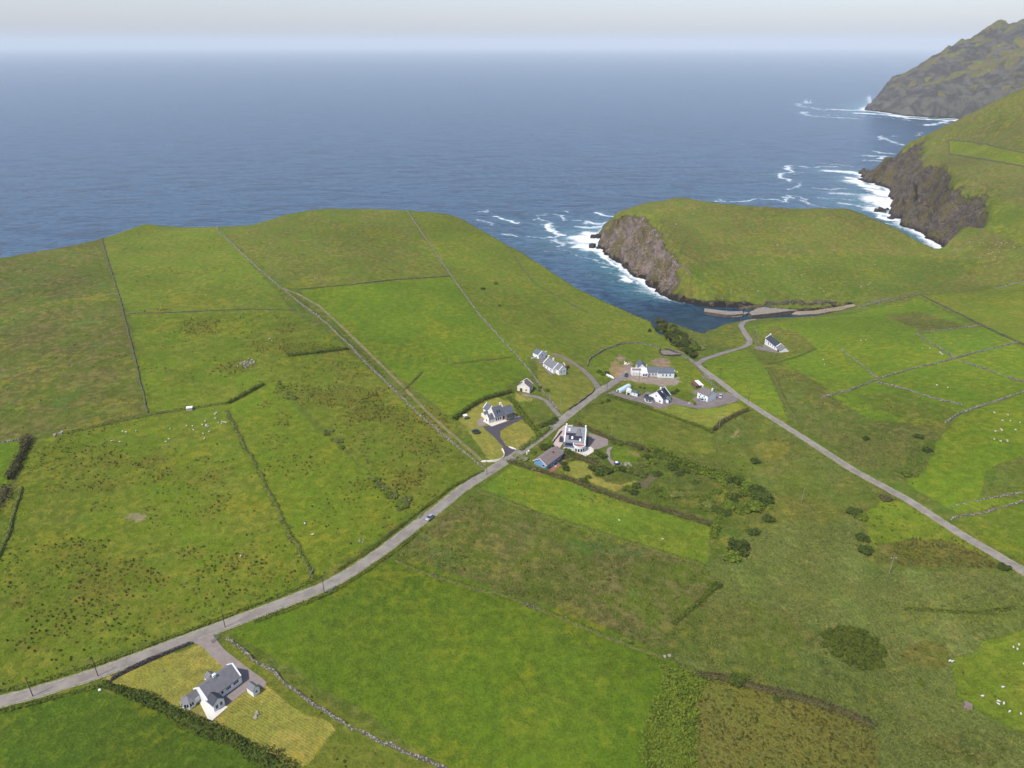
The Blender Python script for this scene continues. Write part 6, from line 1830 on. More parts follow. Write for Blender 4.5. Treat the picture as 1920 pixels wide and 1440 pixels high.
# 6 long unfinished house
o, L = building('house', (1184.3, 704), (1263, 707.5), (0, 26, 0, 6), 'long pale house under construction with flat roofed end and slate wings on bare ground', 'house')
k = L / 26.0
m = MB(); m.box(0, 9.5 * k, 0, 4.6, -2, 3.4); m.build('wall', M['wall_white'], o)
m = MB(); m.box(0.3, 6.2 * k, 0.35, 4.25, 3.42, 3.52); m.build('roof', M['tile_brown'], o)
m = MB()
m.box(0, 9.5 * k, 0, 0.28, 3.4, 3.9); m.box(0, 9.5 * k, 4.32, 4.6, 3.4, 3.9); m.box(0, 0.28, .285, 4.315, 3.4, 3.9); m.box(9.5 * k - .28, 9.5 * k, .285, 4.315, 3.4, 3.9)
m.build('parapet', M['wall_white'], o)
m = MB(); m.box(6.0 * k, 9.6 * k, -1.4, -0.003, -2, 2.7); m.box(5.9 * k, 9.7 * k, -1.5, -0.003, 2.7, 2.95); m.build('entrance', M['wall_white'], o)
for u in (1.2, 3.0, 4.8): win(o, '-y', u * k, 1.2, 1.1, 1.2, 0.0, frame='wall_grey', bars=1, mat='wall_grey')
win(o, '-y', 7.2 * k, 0.8, 1.0, 1.6, -1.4, bars=0); win(o, '-y', 8.6 * k, 0.8, 1.0, 1.6, -1.4, bars=0)
gable(o, 4.2 * k, 9.4 * k, 4.62, 12, 3.8, 6.5, 'y', 'wall_grey', 'slate_blue', 0.2, wname='back_wing_wall', rname='back_wing_roof')
m = MB(); m.box(3.6 * k, 3.9 * k, 5, 5.3, -1, 5.6); m.box(9.9 * k, 10.2 * k, 6.4, 6.7, -1, 5.6); m.build('flue', M['wall_white'], o)
gable(o, 9.6 * k, 16.2 * k, 0.3, 6.0, 2.9, 5.2, 'x', 'wall_grey', 'slate_blue', 0.2, wname='middle_wing_wall', rname='middle_wing_roof')
gable(o, 16.0 * k, 26 * k, -1.2, 5.0, 2.9, 5.1, 'x', 'wall_pale', 'slate_blue', 0.2, wname='right_wing_wall', rname='right_wing_roof')
for u in (11.2, 13.1, 15.0): win(o, '-y', u * k, 0.6, .7, 1.6, 0.3, bars=0)
for u in (19.0, 21.2, 23.4): win(o, '-y', u * k, 0.6, .7, 1.6, -1.2, bars=0)
# 7 polytunnel
o, L = building('polytunnel', (1154.5, 733.5), (1162, 736.5), (0, 3, 0, 11), 'pale blue arched polytunnel beside the lane junction', 'polytunnel')
n = 12; V = []; F = []
for j in range(9):
    for i in range(n + 1):
        a = pi * i / n; V.append((1.7 - cos(a) * 1.7, j * 1.35, sin(a) * 2.3 - .1 + (0.5 if False else 0)))
for j in range(8):
    for i in range(n): F.append((j * (n + 1) + i, (j + 1) * (n + 1) + i, (j + 1) * (n + 1) + i + 1, j * (n + 1) + i + 1))
F.append(tuple(range(n + 1))); F.append(tuple(range(8 * (n + 1) + n, 8 * (n + 1) - 1, -1)))
mesh_vf('cover', V, F, M['tunnel'], o)
m = MB(); m.box(1.2, 2.2, -0.06, 0.02, 0, 1.7); m.build('door', M['greenmetal'], o)
m = MB()
for j in range(9): m.box(-0.06, 0.06, j * 1.35 - .05, j * 1.35 + .05, -.5, .5)
m.build('hoop_base', M['metal'], o)
# 8 green roofed shed
o, L = building('shed', (1183.3, 740.9), (1194.8, 744.3), (0, 4.6, 0, 2.6), 'white shed with dark green hipped roof between polytunnel and dark roofed house', 'shed')
m = MB(); m.box(0, L, 0, 2.9, -1.5, 2.1); m.build('wall', M['wall_pale'], o)
V = [(-.2, -.2, 2.1), (L + .2, -.2, 2.1), (L + .2, 3.1, 2.1), (-.2, 3.1, 2.1), (1.0, 1.45, 3.1), (L - 1.0, 1.45, 3.1)]
mesh_vf('roof', V, [(0, 1, 5, 4), (1, 2, 5), (2, 3, 4, 5), (3, 0, 4), (3, 2, 1, 0)], M['roof_green'], o)
door(o, '+x', 1.4, 0.8, 1.8, L); win(o, '-y', L * .5, 1.0, .7, .6, 0.0, bars=0)
o, L = building('store', (1174, 739.5), (1183, 741), (0, 3, 0, 4), 'small white open fronted store left of the green roofed shed', 'store')
gable(o, 0, 2.6, 0, 4.2, 1.7, 2.5, 'y', 'wall_white', 'white_sheet', 0.15); door(o, '-y', 1.3, 1.5, 1.4, 0.0, 'black')  # black slab across the open front paints the shade inside
# 9 dark roofed house
o, L = building('house', (1216.5, 749), (1242.2, 757.8), (0, 10, 0, 9), 'white gabled house with steep dark roof and round sun room', 'house')
gable(o, 0, L, 0, 8.9, 2.6, 6.4, 'y', 'wall_white', 'slate_dark', 0.2, 'wall_white')
win(o, '-y', L * .5, 3.6, .8, .8, 0.0, bars=0); win(o, '-y', L * .8, .9, .9, 1.1, 0.0, bars=0)
poly_room(o, 1.6, -2.2, 2.6, 2.3, 3.5, 8, pi / 8, roof='slate_dark')
win(o, '+x', 1.5, .9, 1.1, 1.1, L); win(o, '+x', 7.2, .9, 1.1, 1.1, L)
gable(o, L, L + 1.8, 3.2, 5.8, 2.3, 3.6, 'x', 'wall_white', 'roof_green', 0.15, wname='porch_wall', rname='porch_roof'); door(o, '+x', 4.5, 1.0, 2.0, L + 1.8, 'glass')
chimney(o, L * .5, 4.4, 5.8, 7.6, .8, .6)
sl_ = (6.4 - 2.6) / (L / 2)
for v0, v1, yy, mt in ((1.0, 3.6, 1.2, 'solar'), (1.0, 3.6, 5.6, 'solar'), (.9, 1.8, 3.7, 'wall_white')):
    m = MB(); P = []
    dy = 2.4 if mt == 'solar' else .7
    for l in (.24, .32): P += [(L / 2 + v0, yy, 6.4 - sl_ * v0 + l), (L / 2 + v1, yy, 6.4 - sl_ * v1 + l), (L / 2 + v1, yy + dy, 6.4 - sl_ * v1 + l), (L / 2 + v0, yy + dy, 6.4 - sl_ * v0 + l)]
    m.hexa(P); m.build('solar_panel' if mt == 'solar' else 'skylight', M[mt], o)
# 10 rusty shed
o, L = building('shed', (1304.5, 728.8), (1317.4, 726.7), (0, 4.4, 0, 6), 'low stone shed with half rusty, half white sheet roof', 'shed')
m = MB(); m.hexa([(0, 0, -1.5), (L, 0, -1.5), (L, 5.4, -1.5), (0, 5.4, -1.5), (0, 0, 1.8), (L, 0, 1.8), (L, 5.4, 2.5), (0, 5.4, 2.5)]); m.build('wall', M['tile_taupe'], o)
for x0_, x1_, mt in ((-.2, L * .48, 'rust'), (L * .48 + .01, L + .2, 'white_sheet')):
    m = MB(); m.hexa([(x0_, -.2, 1.79), (x1_, -.2, 1.79), (x1_, 5.6, 2.54), (x0_, 5.6, 2.54), (x0_, -.2, 1.9), (x1_, -.2, 1.9), (x1_, 5.6, 2.65), (x0_, 5.6, 2.65)]); r_ = m.build('roof', M[mt], o)
    r_['label'] = 'rusty roof sheets' if mt == 'rust' else 'white roof sheets'
door(o, '-y', L * .7, 1.0, 1.6, 0.0)
# 11 tall white house
o, L = building('house', (1326.2, 753.8), (1342, 748), (0, 6.5, 0, 7), 'tall plain white house with taupe roof and blank gable by the right hand road', 'house')
gable(o, 0, L, 0, 7.6, 3.7, 6.3, 'y', 'wall_pale', 'tile_taupe', 0.1)
chimney(o, L / 2, 0.35, 5.6, 7.4, .9, .65, 'wall_pale'); chimney(o, L / 2, 7.25, 5.6, 7.2, .9, .65, 'wall_cream')
for yy in (1.6, 3.8, 6.0):
    win(o, '-x', yy, 0.8, .8, 1.1, 0.0, bars=0)
win(o, '-x', 2.6, 2.4, .7, .9, 0.0, bars=0); win(o, '-x', 5.2, 2.4, .7, .9, 0.0, bars=0)
# 12 schoolhouse
o, L = building('schoolhouse', (1433.3, 645.4), (1462.5, 661), (0, 19, 0, 5), 'long low white schoolhouse with dark slate roof alone above the harbour', 'house', dz=0.2)
k = L / 19
gable(o, 0, 13.6 * k, 0, 6.2, 2.9, 5.3, 'x', 'wall_white', 'slate_dark', 0.2, 'wall_white')
gable(o, 13.6 * k, 19 * k, 0.3, 6.2, 2.6, 5.0, 'x', 'wall_white', 'slate', 0.2, wname='end_wing_wall', rname='end_wing_roof')
for u in (2.0, 7.2, 9.6, 12.0): win(o, '-y', u * k, 0.9, .8, 1.2, 0.0, bars=0)
door(o, '-y', 4.6 * k, 0.9, 2.1, 0.0); door(o, '-y', 16.4 * k, 3.0, 2.2, 0.3)
chimney(o, .5, 3.1, 4.8, 6.2, .6, .9)
# 13 guest house
o, L = building('guest_house', (1057.5, 837), (1096.3, 843), (0, 11, 0, 12), 'big white guest house with steep light slate roof and solar panels', 'guest house')
gable(o, 0, L, 0, 12, 3.2, 8.6, 'x', 'wall_white', 'slate_light', 0.12, 'wall_white')
panel(o, 'solar_panel', 0.6, L * .80, 2.6, 3.6, 6, 3.2, 8.6, 6, -1, 'solar'); panel(o, 'solar_panel', 2.0, L * .84, 3.62, 5.2, 6, 3.2, 8.6, 6, -1, 'solar', 0.245)
for u, v in ((1.6, 1.0), (3.4, 4.0), (L * .72, 4.6)):
    panel(o, 'skylight', u, u + .8, v, v + 1.0, 6, 3.2, 8.6, 6, -1, 'wall_white', 0.36)
pyr = [(L * .50, 2.4, 5.7), (L * .82, 2.4, 5.7), (L * .82, 6.6, 6.4), (L * .50, 6.6, 6.4), (L * .66, 4.6, 9.0)]
mesh_vf('tower_roof', pyr, [(0, 1, 4), (1, 2, 4), (2, 3, 4), (3, 0, 4), (3, 2, 1, 0)], M['slate'], o)
m = MB(); m.box(L * .53, L * .79, 2.7, 6.4, 4.0, 5.85); m.build('tower', M['slate'], o)
m = MB(); m.hexa([(0.1, -3.2, -2), (L * .5, -3.2, -2), (L * .5, -0.003, -2), (0.1, -0.003, -2), (0.1, -3.2, 2.3), (L * .5, -3.2, 2.3), (L * .5, -0.003, 3.0), (0.1, -0.003, 3.0)]); m.build('front_wing_wall', M['wall_white'], o)
m = MB(); m.hexa([(-.1, -3.4, 2.31), (L * .5, -3.4, 2.31), (L * .5, -.33, 3.02), (-.1, -.33, 3.02), (-.1, -3.4, 2.45), (L * .5, -3.4, 2.45), (L * .5, -.33, 3.16), (-.1, -.33, 3.16)]); m.build('front_wing_roof', M['slate_blue'], o)
m = MB(); m.hexa([(.8, -2.6, 2.62), (L * .44, -2.6, 2.62), (L * .44, -.9, 3.02), (.8, -.9, 3.02), (.8, -2.6, 2.7), (L * .44, -2.6, 2.7), (L * .44, -.9, 3.1), (.8, -.9, 3.1)]); m.build('solar_panel', M['solar'], o)
# round glazed bay with a low drum
n = 14; cx0, cy0, r0 = L * .74, -1.0, 3.1
V = [(cx0 + cos(i / n * 2 * pi) * r0, cy0 + sin(i / n * 2 * pi) * r0, z) for z in (-2, 2.9) for i in range(n)]
mesh_vf('bay', V, [(i, (i + 1) % n, n + (i + 1) % n, n + i) for i in range(n)], M['wall_white'], o)
V = [(cx0 + cos(i / n * 2 * pi) * (r0 - .3), cy0 + sin(i / n * 2 * pi) * (r0 - .3), 2.45) for i in range(n)] + [(cx0, cy0, 2.47)]
mesh_vf('bay_terrace', V, [(i, (i + 1) % n, n) for i in range(n)], M['terracotta'], o)
V = [(cx0 + cos(i / n * 2 * pi) * r, cy0 + sin(i / n * 2 * pi) * r, z) for r, z in ((r0 + .05, 2.9), (r0 + .05, 3.2), (r0 - .3, 3.2), (r0 - .3, 2.4)) for i in range(n)]
mesh_vf('bay_parapet', V, [(k_ * n + i, k_ * n + (i + 1) % n, (k_ + 1) * n + (i + 1) % n, (k_ + 1) * n + i) for k_ in range(3) for i in range(n)], M['wall_white'], o)
for yy in (2.2, 4.6, 7.4, 9.8): win(o, '+x', yy, 0.8, .8, 1.2, L, bars=0)
win(o, '+x', 4.6, 3.5, .8, 1.1, L, bars=0); win(o, '+x', 7.4, 3.5, .8, 1.1, L, bars=0)
win(o, '-x', 4.0, 0.8, 1.0, 1.2, 0.0); win(o, '-x', 8.0, 0.8, 1.0, 1.2, 0.0)
for i in (9, 10, 11, 12):
    a = (i + .5) / n * 2 * pi
    m = MB(); m.box(-.45, .45, -.05, .05, .4, 2.0); w_ = m.build('window', M['glass'], o); w_.location = (cx0 + cos(a) * (r0 * .985), cy0 + sin(a) * (r0 * .985), 0); w_.rotation_euler = (0, 0, a + pi / 2)
chimney(o, 0.4, 6, 8.0, 9.8, .6, 1.0); chimney(o, L - .4, 6, 8.0, 9.6, .6, 1.0)
# 14 blue bungalow
o, L = building('bungalow', (1024, 880), (1054.8, 859.4), (0, 12, 0, 7), 'blue boarded bungalow with wide brown roof beside the strip field', 'house')
gable(o, 0, L, 0, 6.9, 2.5, 4.7, 'x', 'wall_blue', 'tile_brown', 0.6)
m = MB()
for sg in (-1, 1):
    m.hexa([(-.46, 3.45, 4.55), (-.38, 3.45, 4.55), (-.38, 3.45 + sg * 4.05, 1.97), (-.46, 3.45 + sg * 4.05, 1.97), (-.46, 3.45, 4.85), (-.38, 3.45, 4.85), (-.38, 3.45 + sg * 4.05, 2.28), (-.46, 3.45 + sg * 4.05, 2.28)])
m.build('bargeboard', M['wall_white'], o)
win(o, '-x', 1.6, 0.9, 1.2, 1.1, 0.0, bars=0)
for u in (2.2, 5.0, 8.0, 10.6): win(o, '-y', u, 0.3, 1.3, 1.8, 0.0)
panel(o, 'skylight', 8.6, 9.4, .8, 1.6, 3.45, 2.5, 4.7, 3.45, -1, 'glass', 0.24)
m = MB(); m.box(L, L + 2.6, 0.6, 4.6, -1.5, 2.2); m.build('lean_to', M['slate_light'], o)
for ob in [x for x in S.objects if x.type == 'MESH' and x.parent is not None]:
    flip_fix(ob)


# ------------------------------------------------------------------ vehicles
def paint(name, c, metallic=0.2):
    if name not in M:
        M[name] = simple_mat(name, alb(*c), 0.3, 0.03, 1.0, metallic=metallic, spec=0.6)
    return M[name]


M['tyre'] = simple_mat('tyre', alb(40, 40, 42), 0.9)


def car(A, B, paintname, rgb, label, est=False):
    """car standing at ground pixel A, its front towards ground pixel B"""
    x, y, rz, _ = site(A, B)
    z = float(H(x, y)) + 0.2
    o = empty('car', (x, y, z), rz); tag(o, label, 'car')
    pr = paint(paintname, rgb)
    # lower body lofted along x: (x, half width, bottom, top)
    sec = [(-2.15, .70, .38, .72), (-2.05, .84, .28, .92), (-1.3, .89, .24, .98), (0.0, .90, .24, .96), (1.1, .89, .24, .92), (1.85, .84, .28, .82), (2.15, .66, .38, .62)]
    V = []; F = []
    for u, hw, b, t in sec: V += [(u, -hw, b), (u, hw, b), (u, hw, (b + t) / 2 + .08), (u, hw * .93, t), (u, -hw * .93, t), (u, -hw, (b + t) / 2 + .08)]
    for i in range(len(sec) - 1):
        for j in range(6): F.append((i * 6 + j, i * 6 + (j + 1) % 6, (i + 1) * 6 + (j + 1) % 6, (i + 1) * 6 + j))
    F += [(5, 4, 3, 2, 1, 0), tuple(range((len(sec) - 1) * 6, len(sec) * 6))]
    flip_fix(mesh_vf('body', V, F, pr, o))
    xb = -1.95 if est else -1.65
    cab = [(xb, .80, .93), (xb + .35, .66, 1.42), (0.25, .66, 1.46), (1.05, .78, .92)]
    V = []
    for u, hw, zz in cab: V += [(u, -hw, zz), (u, hw, zz)]
    V += [(xb, -.8, .85), (xb, .8, .85), (1.05, -.78, .85), (1.05, .78, .85)]
    F = [(0, 1, 3, 2), (4, 5, 7, 6), (0, 2, 4, 6), (1, 7, 5, 3), (0, 6, 10, 8), (1, 9, 11, 7), (2, 3, 5, 4), (8, 9, 1, 0), (10, 6, 7, 11)]
    F = [(0, 1, 3, 2), (4, 5, 7, 6), (0, 2, 4, 6), (1, 7, 5, 3), (0, 6, 10, 8), (1, 9, 11, 7), (2, 3, 5, 4)]
    flip_fix(mesh_vf('windows', V, F, M['glass'], o))
    m = MB(); m.hexa([(xb + .33, -.64, 1.42), (0.27, -.64, 1.46), (0.27, .64, 1.46), (xb + .33, .64, 1.42), (xb + .36, -.60, 1.47), (0.22, -.60, 1.50), (0.22, .60, 1.50), (xb + .36, .60, 1.47)])
    flip_fix(m.build('roof', pr, o))
    for u in (-1.35, 1.35):
        for s_ in (-1, 1):
            V = [(u + cos(i / 12 * 2 * pi) * .33, s_ * .80 + k_ * .1, .33 + sin(i / 12 * 2 * pi) * .33) for k_ in (-1, 1) for i in range(12)]
            w_ = mesh_vf('wheel', V, [(i, (i + 1) % 12, 12 + (i + 1) % 12, 12 + i) for i in range(12)] + [tuple(range(11, -1, -1)), tuple(range(12, 24))], M['tyre'], o)
            flip_fix(w_)
    return o


car((806, 973), (800, 978), 'silver paint', (200, 204, 212), 'silver car driving down the main road past the rushy field')
car((1052, 826), (1051, 832), 'dark grey paint', (66, 70, 68), 'dark grey estate car parked on the pink gravel beside the guest house', True)
car((1063, 689.5), (1066, 687), 'red paint', (150, 40, 44), 'red car parked at the corner of the white house')
car((1174, 705), (1171.5, 709), 'dark blue paint', (62, 78, 92), 'dark blue car standing on the bare ground of the building site')
car((1211.5, 744.5), (1214, 742), 'black paint', (40, 46, 54), 'black car parked left of the dark roofed house', True)
car((1350.5, 745), (1350, 751), 'white paint', (236, 236, 236), 'white car parked right of the tall white house')
car((1315.5, 752), (1319, 753.5), 'silver paint', (200, 204, 212), 'silver car parked at the left wall of the tall white house')
car((1594, 569.5), (1598, 569), 'black paint', (40, 46, 54), 'black car standing on the slipway road at the harbour')


# ------------------------------------------------------------------ boats
def boat(A, B, hullc, label, L=6.0, W_=2.1, up=True):
    x, y, rz, _ = site(A, B)
    z = float(H(x, y)) + 0.25
    o = empty('boat', (x, y, z), rz); tag(o, label, 'boat')
    V = []; F = []; n = 9
    for i in range(n):
        f = i / (n - 1); u = (f - .5) * L
        hw = W_ / 2 * (0.72 + .3 * sin(f * pi)) * (1 - max(0, f - .55) ** 2 * 4.6)
        hw = max(hw, .04); sh = .75 + .35 * f * f
        V += [(u, -hw, sh), (u, -hw * .75, .25), (u, 0, 0.0 + .25 * max(0, f - .8) * 4), (u, hw * .75, .25), (u, hw, sh), (u, hw * .86, sh - .03), (u, 0, .32), (u, -hw * .86, sh - .03)]
    for i in range(n - 1):
        for j in range(8): F.append((i * 8 + j, i * 8 + (j + 1) % 8, (i + 1) * 8 + (j + 1) % 8, (i + 1) * 8 + j))
    F += [tuple(range(8))[::-1], tuple(range((n - 1) * 8, n * 8))]
    h = mesh_vf('hull', V, F, M[hullc], o); flip_fix(h)
    m = MB()
    for u in (-1.6, 0, 1.4): m.box(u - .15, u + .15, -W_ * .40, W_ * .40, .62, .68)
    m.build('thwart', M['palewood'], o)
    return o


boat((1444, 576.5), (1452, 575.5), 'greenmetal', 'small dark green boat pulled up on the quay below the bank', 7.5, 2.4)
boat((1143, 708), (1150, 712), 'white_sheet', 'white boat laid up on the grass beside the lane to the building site', 8.0, 2.2)


# ------------------------------------------------------------------ the pier and the slip
def prism(name, pts, z, mat_top, mat_side, label, cat=None, kind=None, zb=-8):
    P = gpoly(pts, 400) if False else np.array([plane(px, py, z) for px, py in pts])
    n = len(P)
    V = [(p[0], p[1], z) for p in P] + [(p[0], p[1], zb) for p in P]
    me = bpy.data.meshes.new(name)
    me.from_pydata(V, [], [tuple(range(n))] + [(i, n + i, n + (i + 1) % n, (i + 1) % n) for i in range(n)])
    me.update()
    o = link(name, me, [M[mat_top], M[mat_side]])
    for p in me.polygons: p.material_index = 0 if p.index == 0 else 1
    flip_fix(o)
    tag(o, label, cat, kind=kind)
    return o


prism('pier', [(1321, 578), (1345, 581), (1372, 584), (1392, 583), (1394, 588), (1378, 590), (1362, 590), (1320, 584)], 2.6, 'concrete', 'pierface', 'pale concrete pier at the mouth of the harbour', 'pier')
prism('slipway', [(1372, 591.5), (1380, 591), (1394, 588.3), (1396, 584), (1404, 586), (1390, 593), (1374, 594.5)], 1.0, 'concrete', 'pierface', 'low concrete steps at the inner end of the pier', 'slipway')
prism('quay', [(1404, 586), (1420, 578), (1440, 574), (1480, 573), (1530, 572), (1560, 571), (1600, 565), (1612, 563), (1616, 566), (1590, 571), (1560, 575), (1525, 579), (1480, 583), (1440, 588), (1410, 591)],
      3.2, 'concrete', 'pierface', 'long concrete quay curving up from the harbour to the slipway road', 'quay')
drape('shore', [(1470, 590), (1485, 585), (1520, 584), (1560, 578), (1600, 571), (1605, 574), (1575, 583), (1530, 589), (1490, 592)], 'shingle', 0.5)
# rocks of the low shore
rg_ = np.random.default_rng(15)
shore_spots = [(px, py) for px, py in zip(np.linspace(1392, 1432, 12), np.linspace(581, 577, 12))] + [(px, 570 - 2 * sin(px / 9.0)) for px in np.linspace(1440, 1560, 26)]
for i, (px, py) in enumerate(shore_spots):
    g = ground(px + random.uniform(-2, 2), py - random.uniform(0, 3))[0]
    n = 5
    C = np.c_[g[0] + rg_.normal(0, 1.6, n), g[1] + rg_.normal(0, 1.2, n), np.full(n, g[2] + .2)]
    s_ = 0.7 + rg_.random(n) * 1.3
    V, F = rocks_vf(C, np.c_[s_, s_ * .8, s_ * .7], rg_)
    tag(link('shore_rock', np_mesh('shore_rock', V, F), M['seaweed']), 'brown weedy shore rocks behind the pier and quay', 'rocks', 'shore rocks behind the quay')


# ------------------------------------------------------------------ poles
def pole(px, py, h=8.0, mat='wood', label='', cross=0, r=0.14, name='utility_pole', lean=0.0):
    g = ground(px, py)[0]
    o = empty(name, (g[0], g[1], g[2]), random.uniform(-.6, .6)); o.rotation_euler[0] = lean
    tag(o, label, 'pole')
    m = MB(); m.tube(0, 0, -.6, h, r, r * .72); m.build('post', M[mat], o)
    m = MB()
    if cross:
        m.box(-1.1, 1.1, -.07, .07, h - .55, h - .42)
        m.build('crossarm', M[mat], o)
        for u in (-.95, 0, .95):
            k_ = MB(); k_.tube(u, 0, h - .42, h - .15, .10, .07); k_.build('insulator', M['wall_white'], o)
    else:
        m.box(-.22, .22, -.05, .05, h - .3, h - .2); m.build('bracket', M[mat], o)
    return o


pole(422.5, 1177, 8, label='telegraph pole beside the near road just above the bungalow entrance')
pole(184, 1268, 8, label='telegraph pole by the near road left of the bungalow garden wall')
pole(62, 1306, 8, label='telegraph pole on the near road closest to the left edge')
pole(608, 1111, 7.5, label='telegraph pole by the road at the top corner of the large bright field')
pole(913, 890, 7.5, label='telegraph pole on the road where the dirt track joins')
pole(1138, 736, 7, label='dark pole at the junction beside the polytunnel')
pole(1198, 713, 8, label='dark pole in front of the house under construction')
pole(1350, 711, 7.5, label='dark pole in the triangular field, upper')
pole(1403, 753, 8, cross=1, label='dark pole with crossarm beside the right hand road')
pole(1147, 818, 7.5, 'palewood', label='pale pole behind the guest house yard')
pole(1051, 760, 4.5, 'palewood', label='short white post on the triangular lawn edge')
pole(1348, 803, 7.5, 'palewood', cross=1, label='pale pole with crossarm at the bottom of the big front lawn')
pole(1502, 942, 8, 'palewood', label='pale leaning pole in the scrub between thicket and right hand road', lean=0.08)
pole(1667.5, 1074, 7.5, 'palewood', cross=1, label='pale pole with white insulators at the edge of the reed bed')
pole(1483, 618, 8, label='dark pole on the grass above the schoolhouse')
pole(1560, 590, 6, label='dark post on the harbour bank near the slipway')
pole(1361, 583, 6.5, 'metal', label='thin lamp post on the concrete pier', r=.09, name='lamp_post')
pole(1389, 602, 5.5, 'metal', label='thin post at the bend of the harbour road', r=.09)
pole(1543, 573, 4, 'palewood', label='short pale post behind the quay', r=.1)


# ------------------------------------------------------------------ garden things
g = ground(892, 811)[0]
o = empty('trampoline', tuple(g)); tag(o, 'round trampoline with dark mat on the yellow lawn', 'trampoline')
n = 20
mesh_vf('mat', [(cos(i / n * 2 * pi) * 1.7, sin(i / n * 2 * pi) * 1.7, .85) for i in range(n)] + [(0, 0, .83)], [(i, (i + 1) % n, n) for i in range(n)], M['black'], o)
V = [(cos(i / n * 2 * pi) * r, sin(i / n * 2 * pi) * r, z) for r, z in ((1.7, .86), (2.15, .90), (2.15, .82)) for i in range(n)]
mesh_vf('rim_pad', V, [(k_ * n + i, k_ * n + (i + 1) % n, (k_ + 1) * n + (i + 1) % n, (k_ + 1) * n + i) for k_ in range(2) for i in range(n)], M['greenmetal'], o)
for i in range(6):
    m = MB(); m.tube(cos(i * pi / 3) * 2.0, sin(i * pi / 3) * 2.0, -.1, .84, .05, .05); m.build('leg', M['metal'], o)
g = ground(872, 786)[0]
o = empty('climbing_frame', tuple(g), 0.5); tag(o, 'childrens climbing frame with blue slide at the left corner of the stone house lawn', 'climbing frame')
m = MB(); [m.tube(x, y, -.1, 2.4, .06, .06) for x in (-.8, .8) for y in (-.8, .8)]; m.build('posts', M['palewood'], o)
m = MB(); m.box(-.9, .9, -.9, .9, 1.3, 1.4); m.build('deck', M['palewood'], o)
m = MB(); m.hexa([(-1, -1, 2.3), (1, -1, 2.3), (1, 1, 2.3), (-1, 1, 2.3), (-1, 0, 3.0), (1, 0, 3.0), (1, .05, 3.0), (-1, .05, 3.0)]); m.build('roof', M['white_sheet'], o)
m = MB(); m.hexa([(.9, -.3, 1.3), (3.0, -.3, .1), (3.0, .3, .1), (.9, .3, 1.3), (.9, -.3, 1.4), (3.0, -.3, .2), (3.0, .3, .2), (.9, .3, 1.4)]); m.build('slide', M['blueplastic'], o)
g = ground(1157, 871)[0]
o = empty('cart', tuple(g), 0.3); tag(o, 'small blue and white cart on the path below the round lawn', 'cart')
m = MB(); m.box(-1.3, 1.3, -.8, .8, .4, 1.2); m.build('body', M['blueplastic'], o)
m = MB(); m.box(-.9, .3, -.6, .6, 1.2, 1.5); m.build('load', M['white_sheet'], o)
for s_ in (-1, 1):
    m = MB(); V = [(cos(i / 10 * 2 * pi) * .35, s_ * .9 + k_ * .06, .35 + sin(i / 10 * 2 * pi) * .35) for k_ in (-1, 1) for i in range(10)]
    flip_fix(mesh_vf('wheel', V, [(i, (i + 1) % 10, 10 + (i + 1) % 10, 10 + i) for i in range(10)] + [tuple(range(9, -1, -1)), tuple(range(10, 20))], M['tyre'], o))


def rocks(px, py, n, size, label, group=None, name='boulder', cat='rocks', mat='boulder', spread=1.0):
    rg = np.random.default_rng(int(px * 7 + py * 3))
    g = ground(px, py)[0]
    X = g[0] + (rg.normal(0, spread, n) if n > 1 else np.zeros(1)); Y = g[1] + (rg.normal(0, spread, n) if n > 1 else np.zeros(1))
    s_ = size * .7 * (.5 + rg.random(n) * .6)
    V, F = rocks_vf(np.c_[X, Y, H(X, Y) + s_ * .25], np.c_[s_, s_ * .75, s_ * .6], rg)
    return tag(link(name, np_mesh(name, V, F), M[mat]), label, cat, group)


rocks(465, 683, 16, 1.3, 'heap of pale boulders in the green field left of the dirt track', spread=2.6, name='boulder_heap')
rocks(110, 813, 5, 1.6, 'pale rocks on the bank at the top left of the big rushy field', spread=1.6, name='boulder_heap')
rocks(1814, 1325, 1, 3.0, 'large flat grey pink boulder between reeds and sheep field', name='boulder', mat='tile_brown')
rocks(307, 1259, 1, 1.0, 'dark round boulder on the bungalow lawn', name='boulder', mat='tile_taupe')
rocks(483, 1338, 7, 0.7, 'ring of white stones on the mown lawn beside the bungalow', spread=.7, name='rockery')
rocks(676, 1011, 5, .7, 'few white stones in the middle rushy field', spread=.8, name='boulder_heap')
rocks(1248, 1228, 2, 1.2, 'pale stone at the far corner of the large bright field', spread=.5)
rocks(1180, 871, 6, 1.1, 'pale rockery stones at the foot of the round lawn', spread=1.2, name='rockery')

rocks(1265, 697, 3, 1.0, 'white sacks stacked at the right end of the house under construction', spread=.7, name='building_sacks', cat='sacks', mat='white_sheet')
rocks(1174, 682, 8, .9, 'pale rubble and pallets beside the flat roofed end of the site', spread=1.5, name='rubble_heap', cat='rubble', mat='wall_cream')
rocks(1293, 757, 3, .5, 'white garden ornaments at the foot of the clipped hedge', spread=.5, name='garden_ornament', cat='ornaments', mat='white_sheet')
rocks(1040, 872, 7, .6, 'white garden chairs and cloths along the bungalow terrace', spread=1.2, name='garden_furniture', cat='furniture', mat='white_sheet')
rocks(988, 848, 4, .7, 'white stones beside the path of the blue bungalow', spread=.9, name='rockery', mat='white_sheet')
rocks(187, 1294, 1, .55, 'round white marker stone at the corner of the dark green field', mat='white_sheet')
rocks(595, 521, 3, .9, 'cream coloured stones just above the bright rectangular field', spread=1.3)
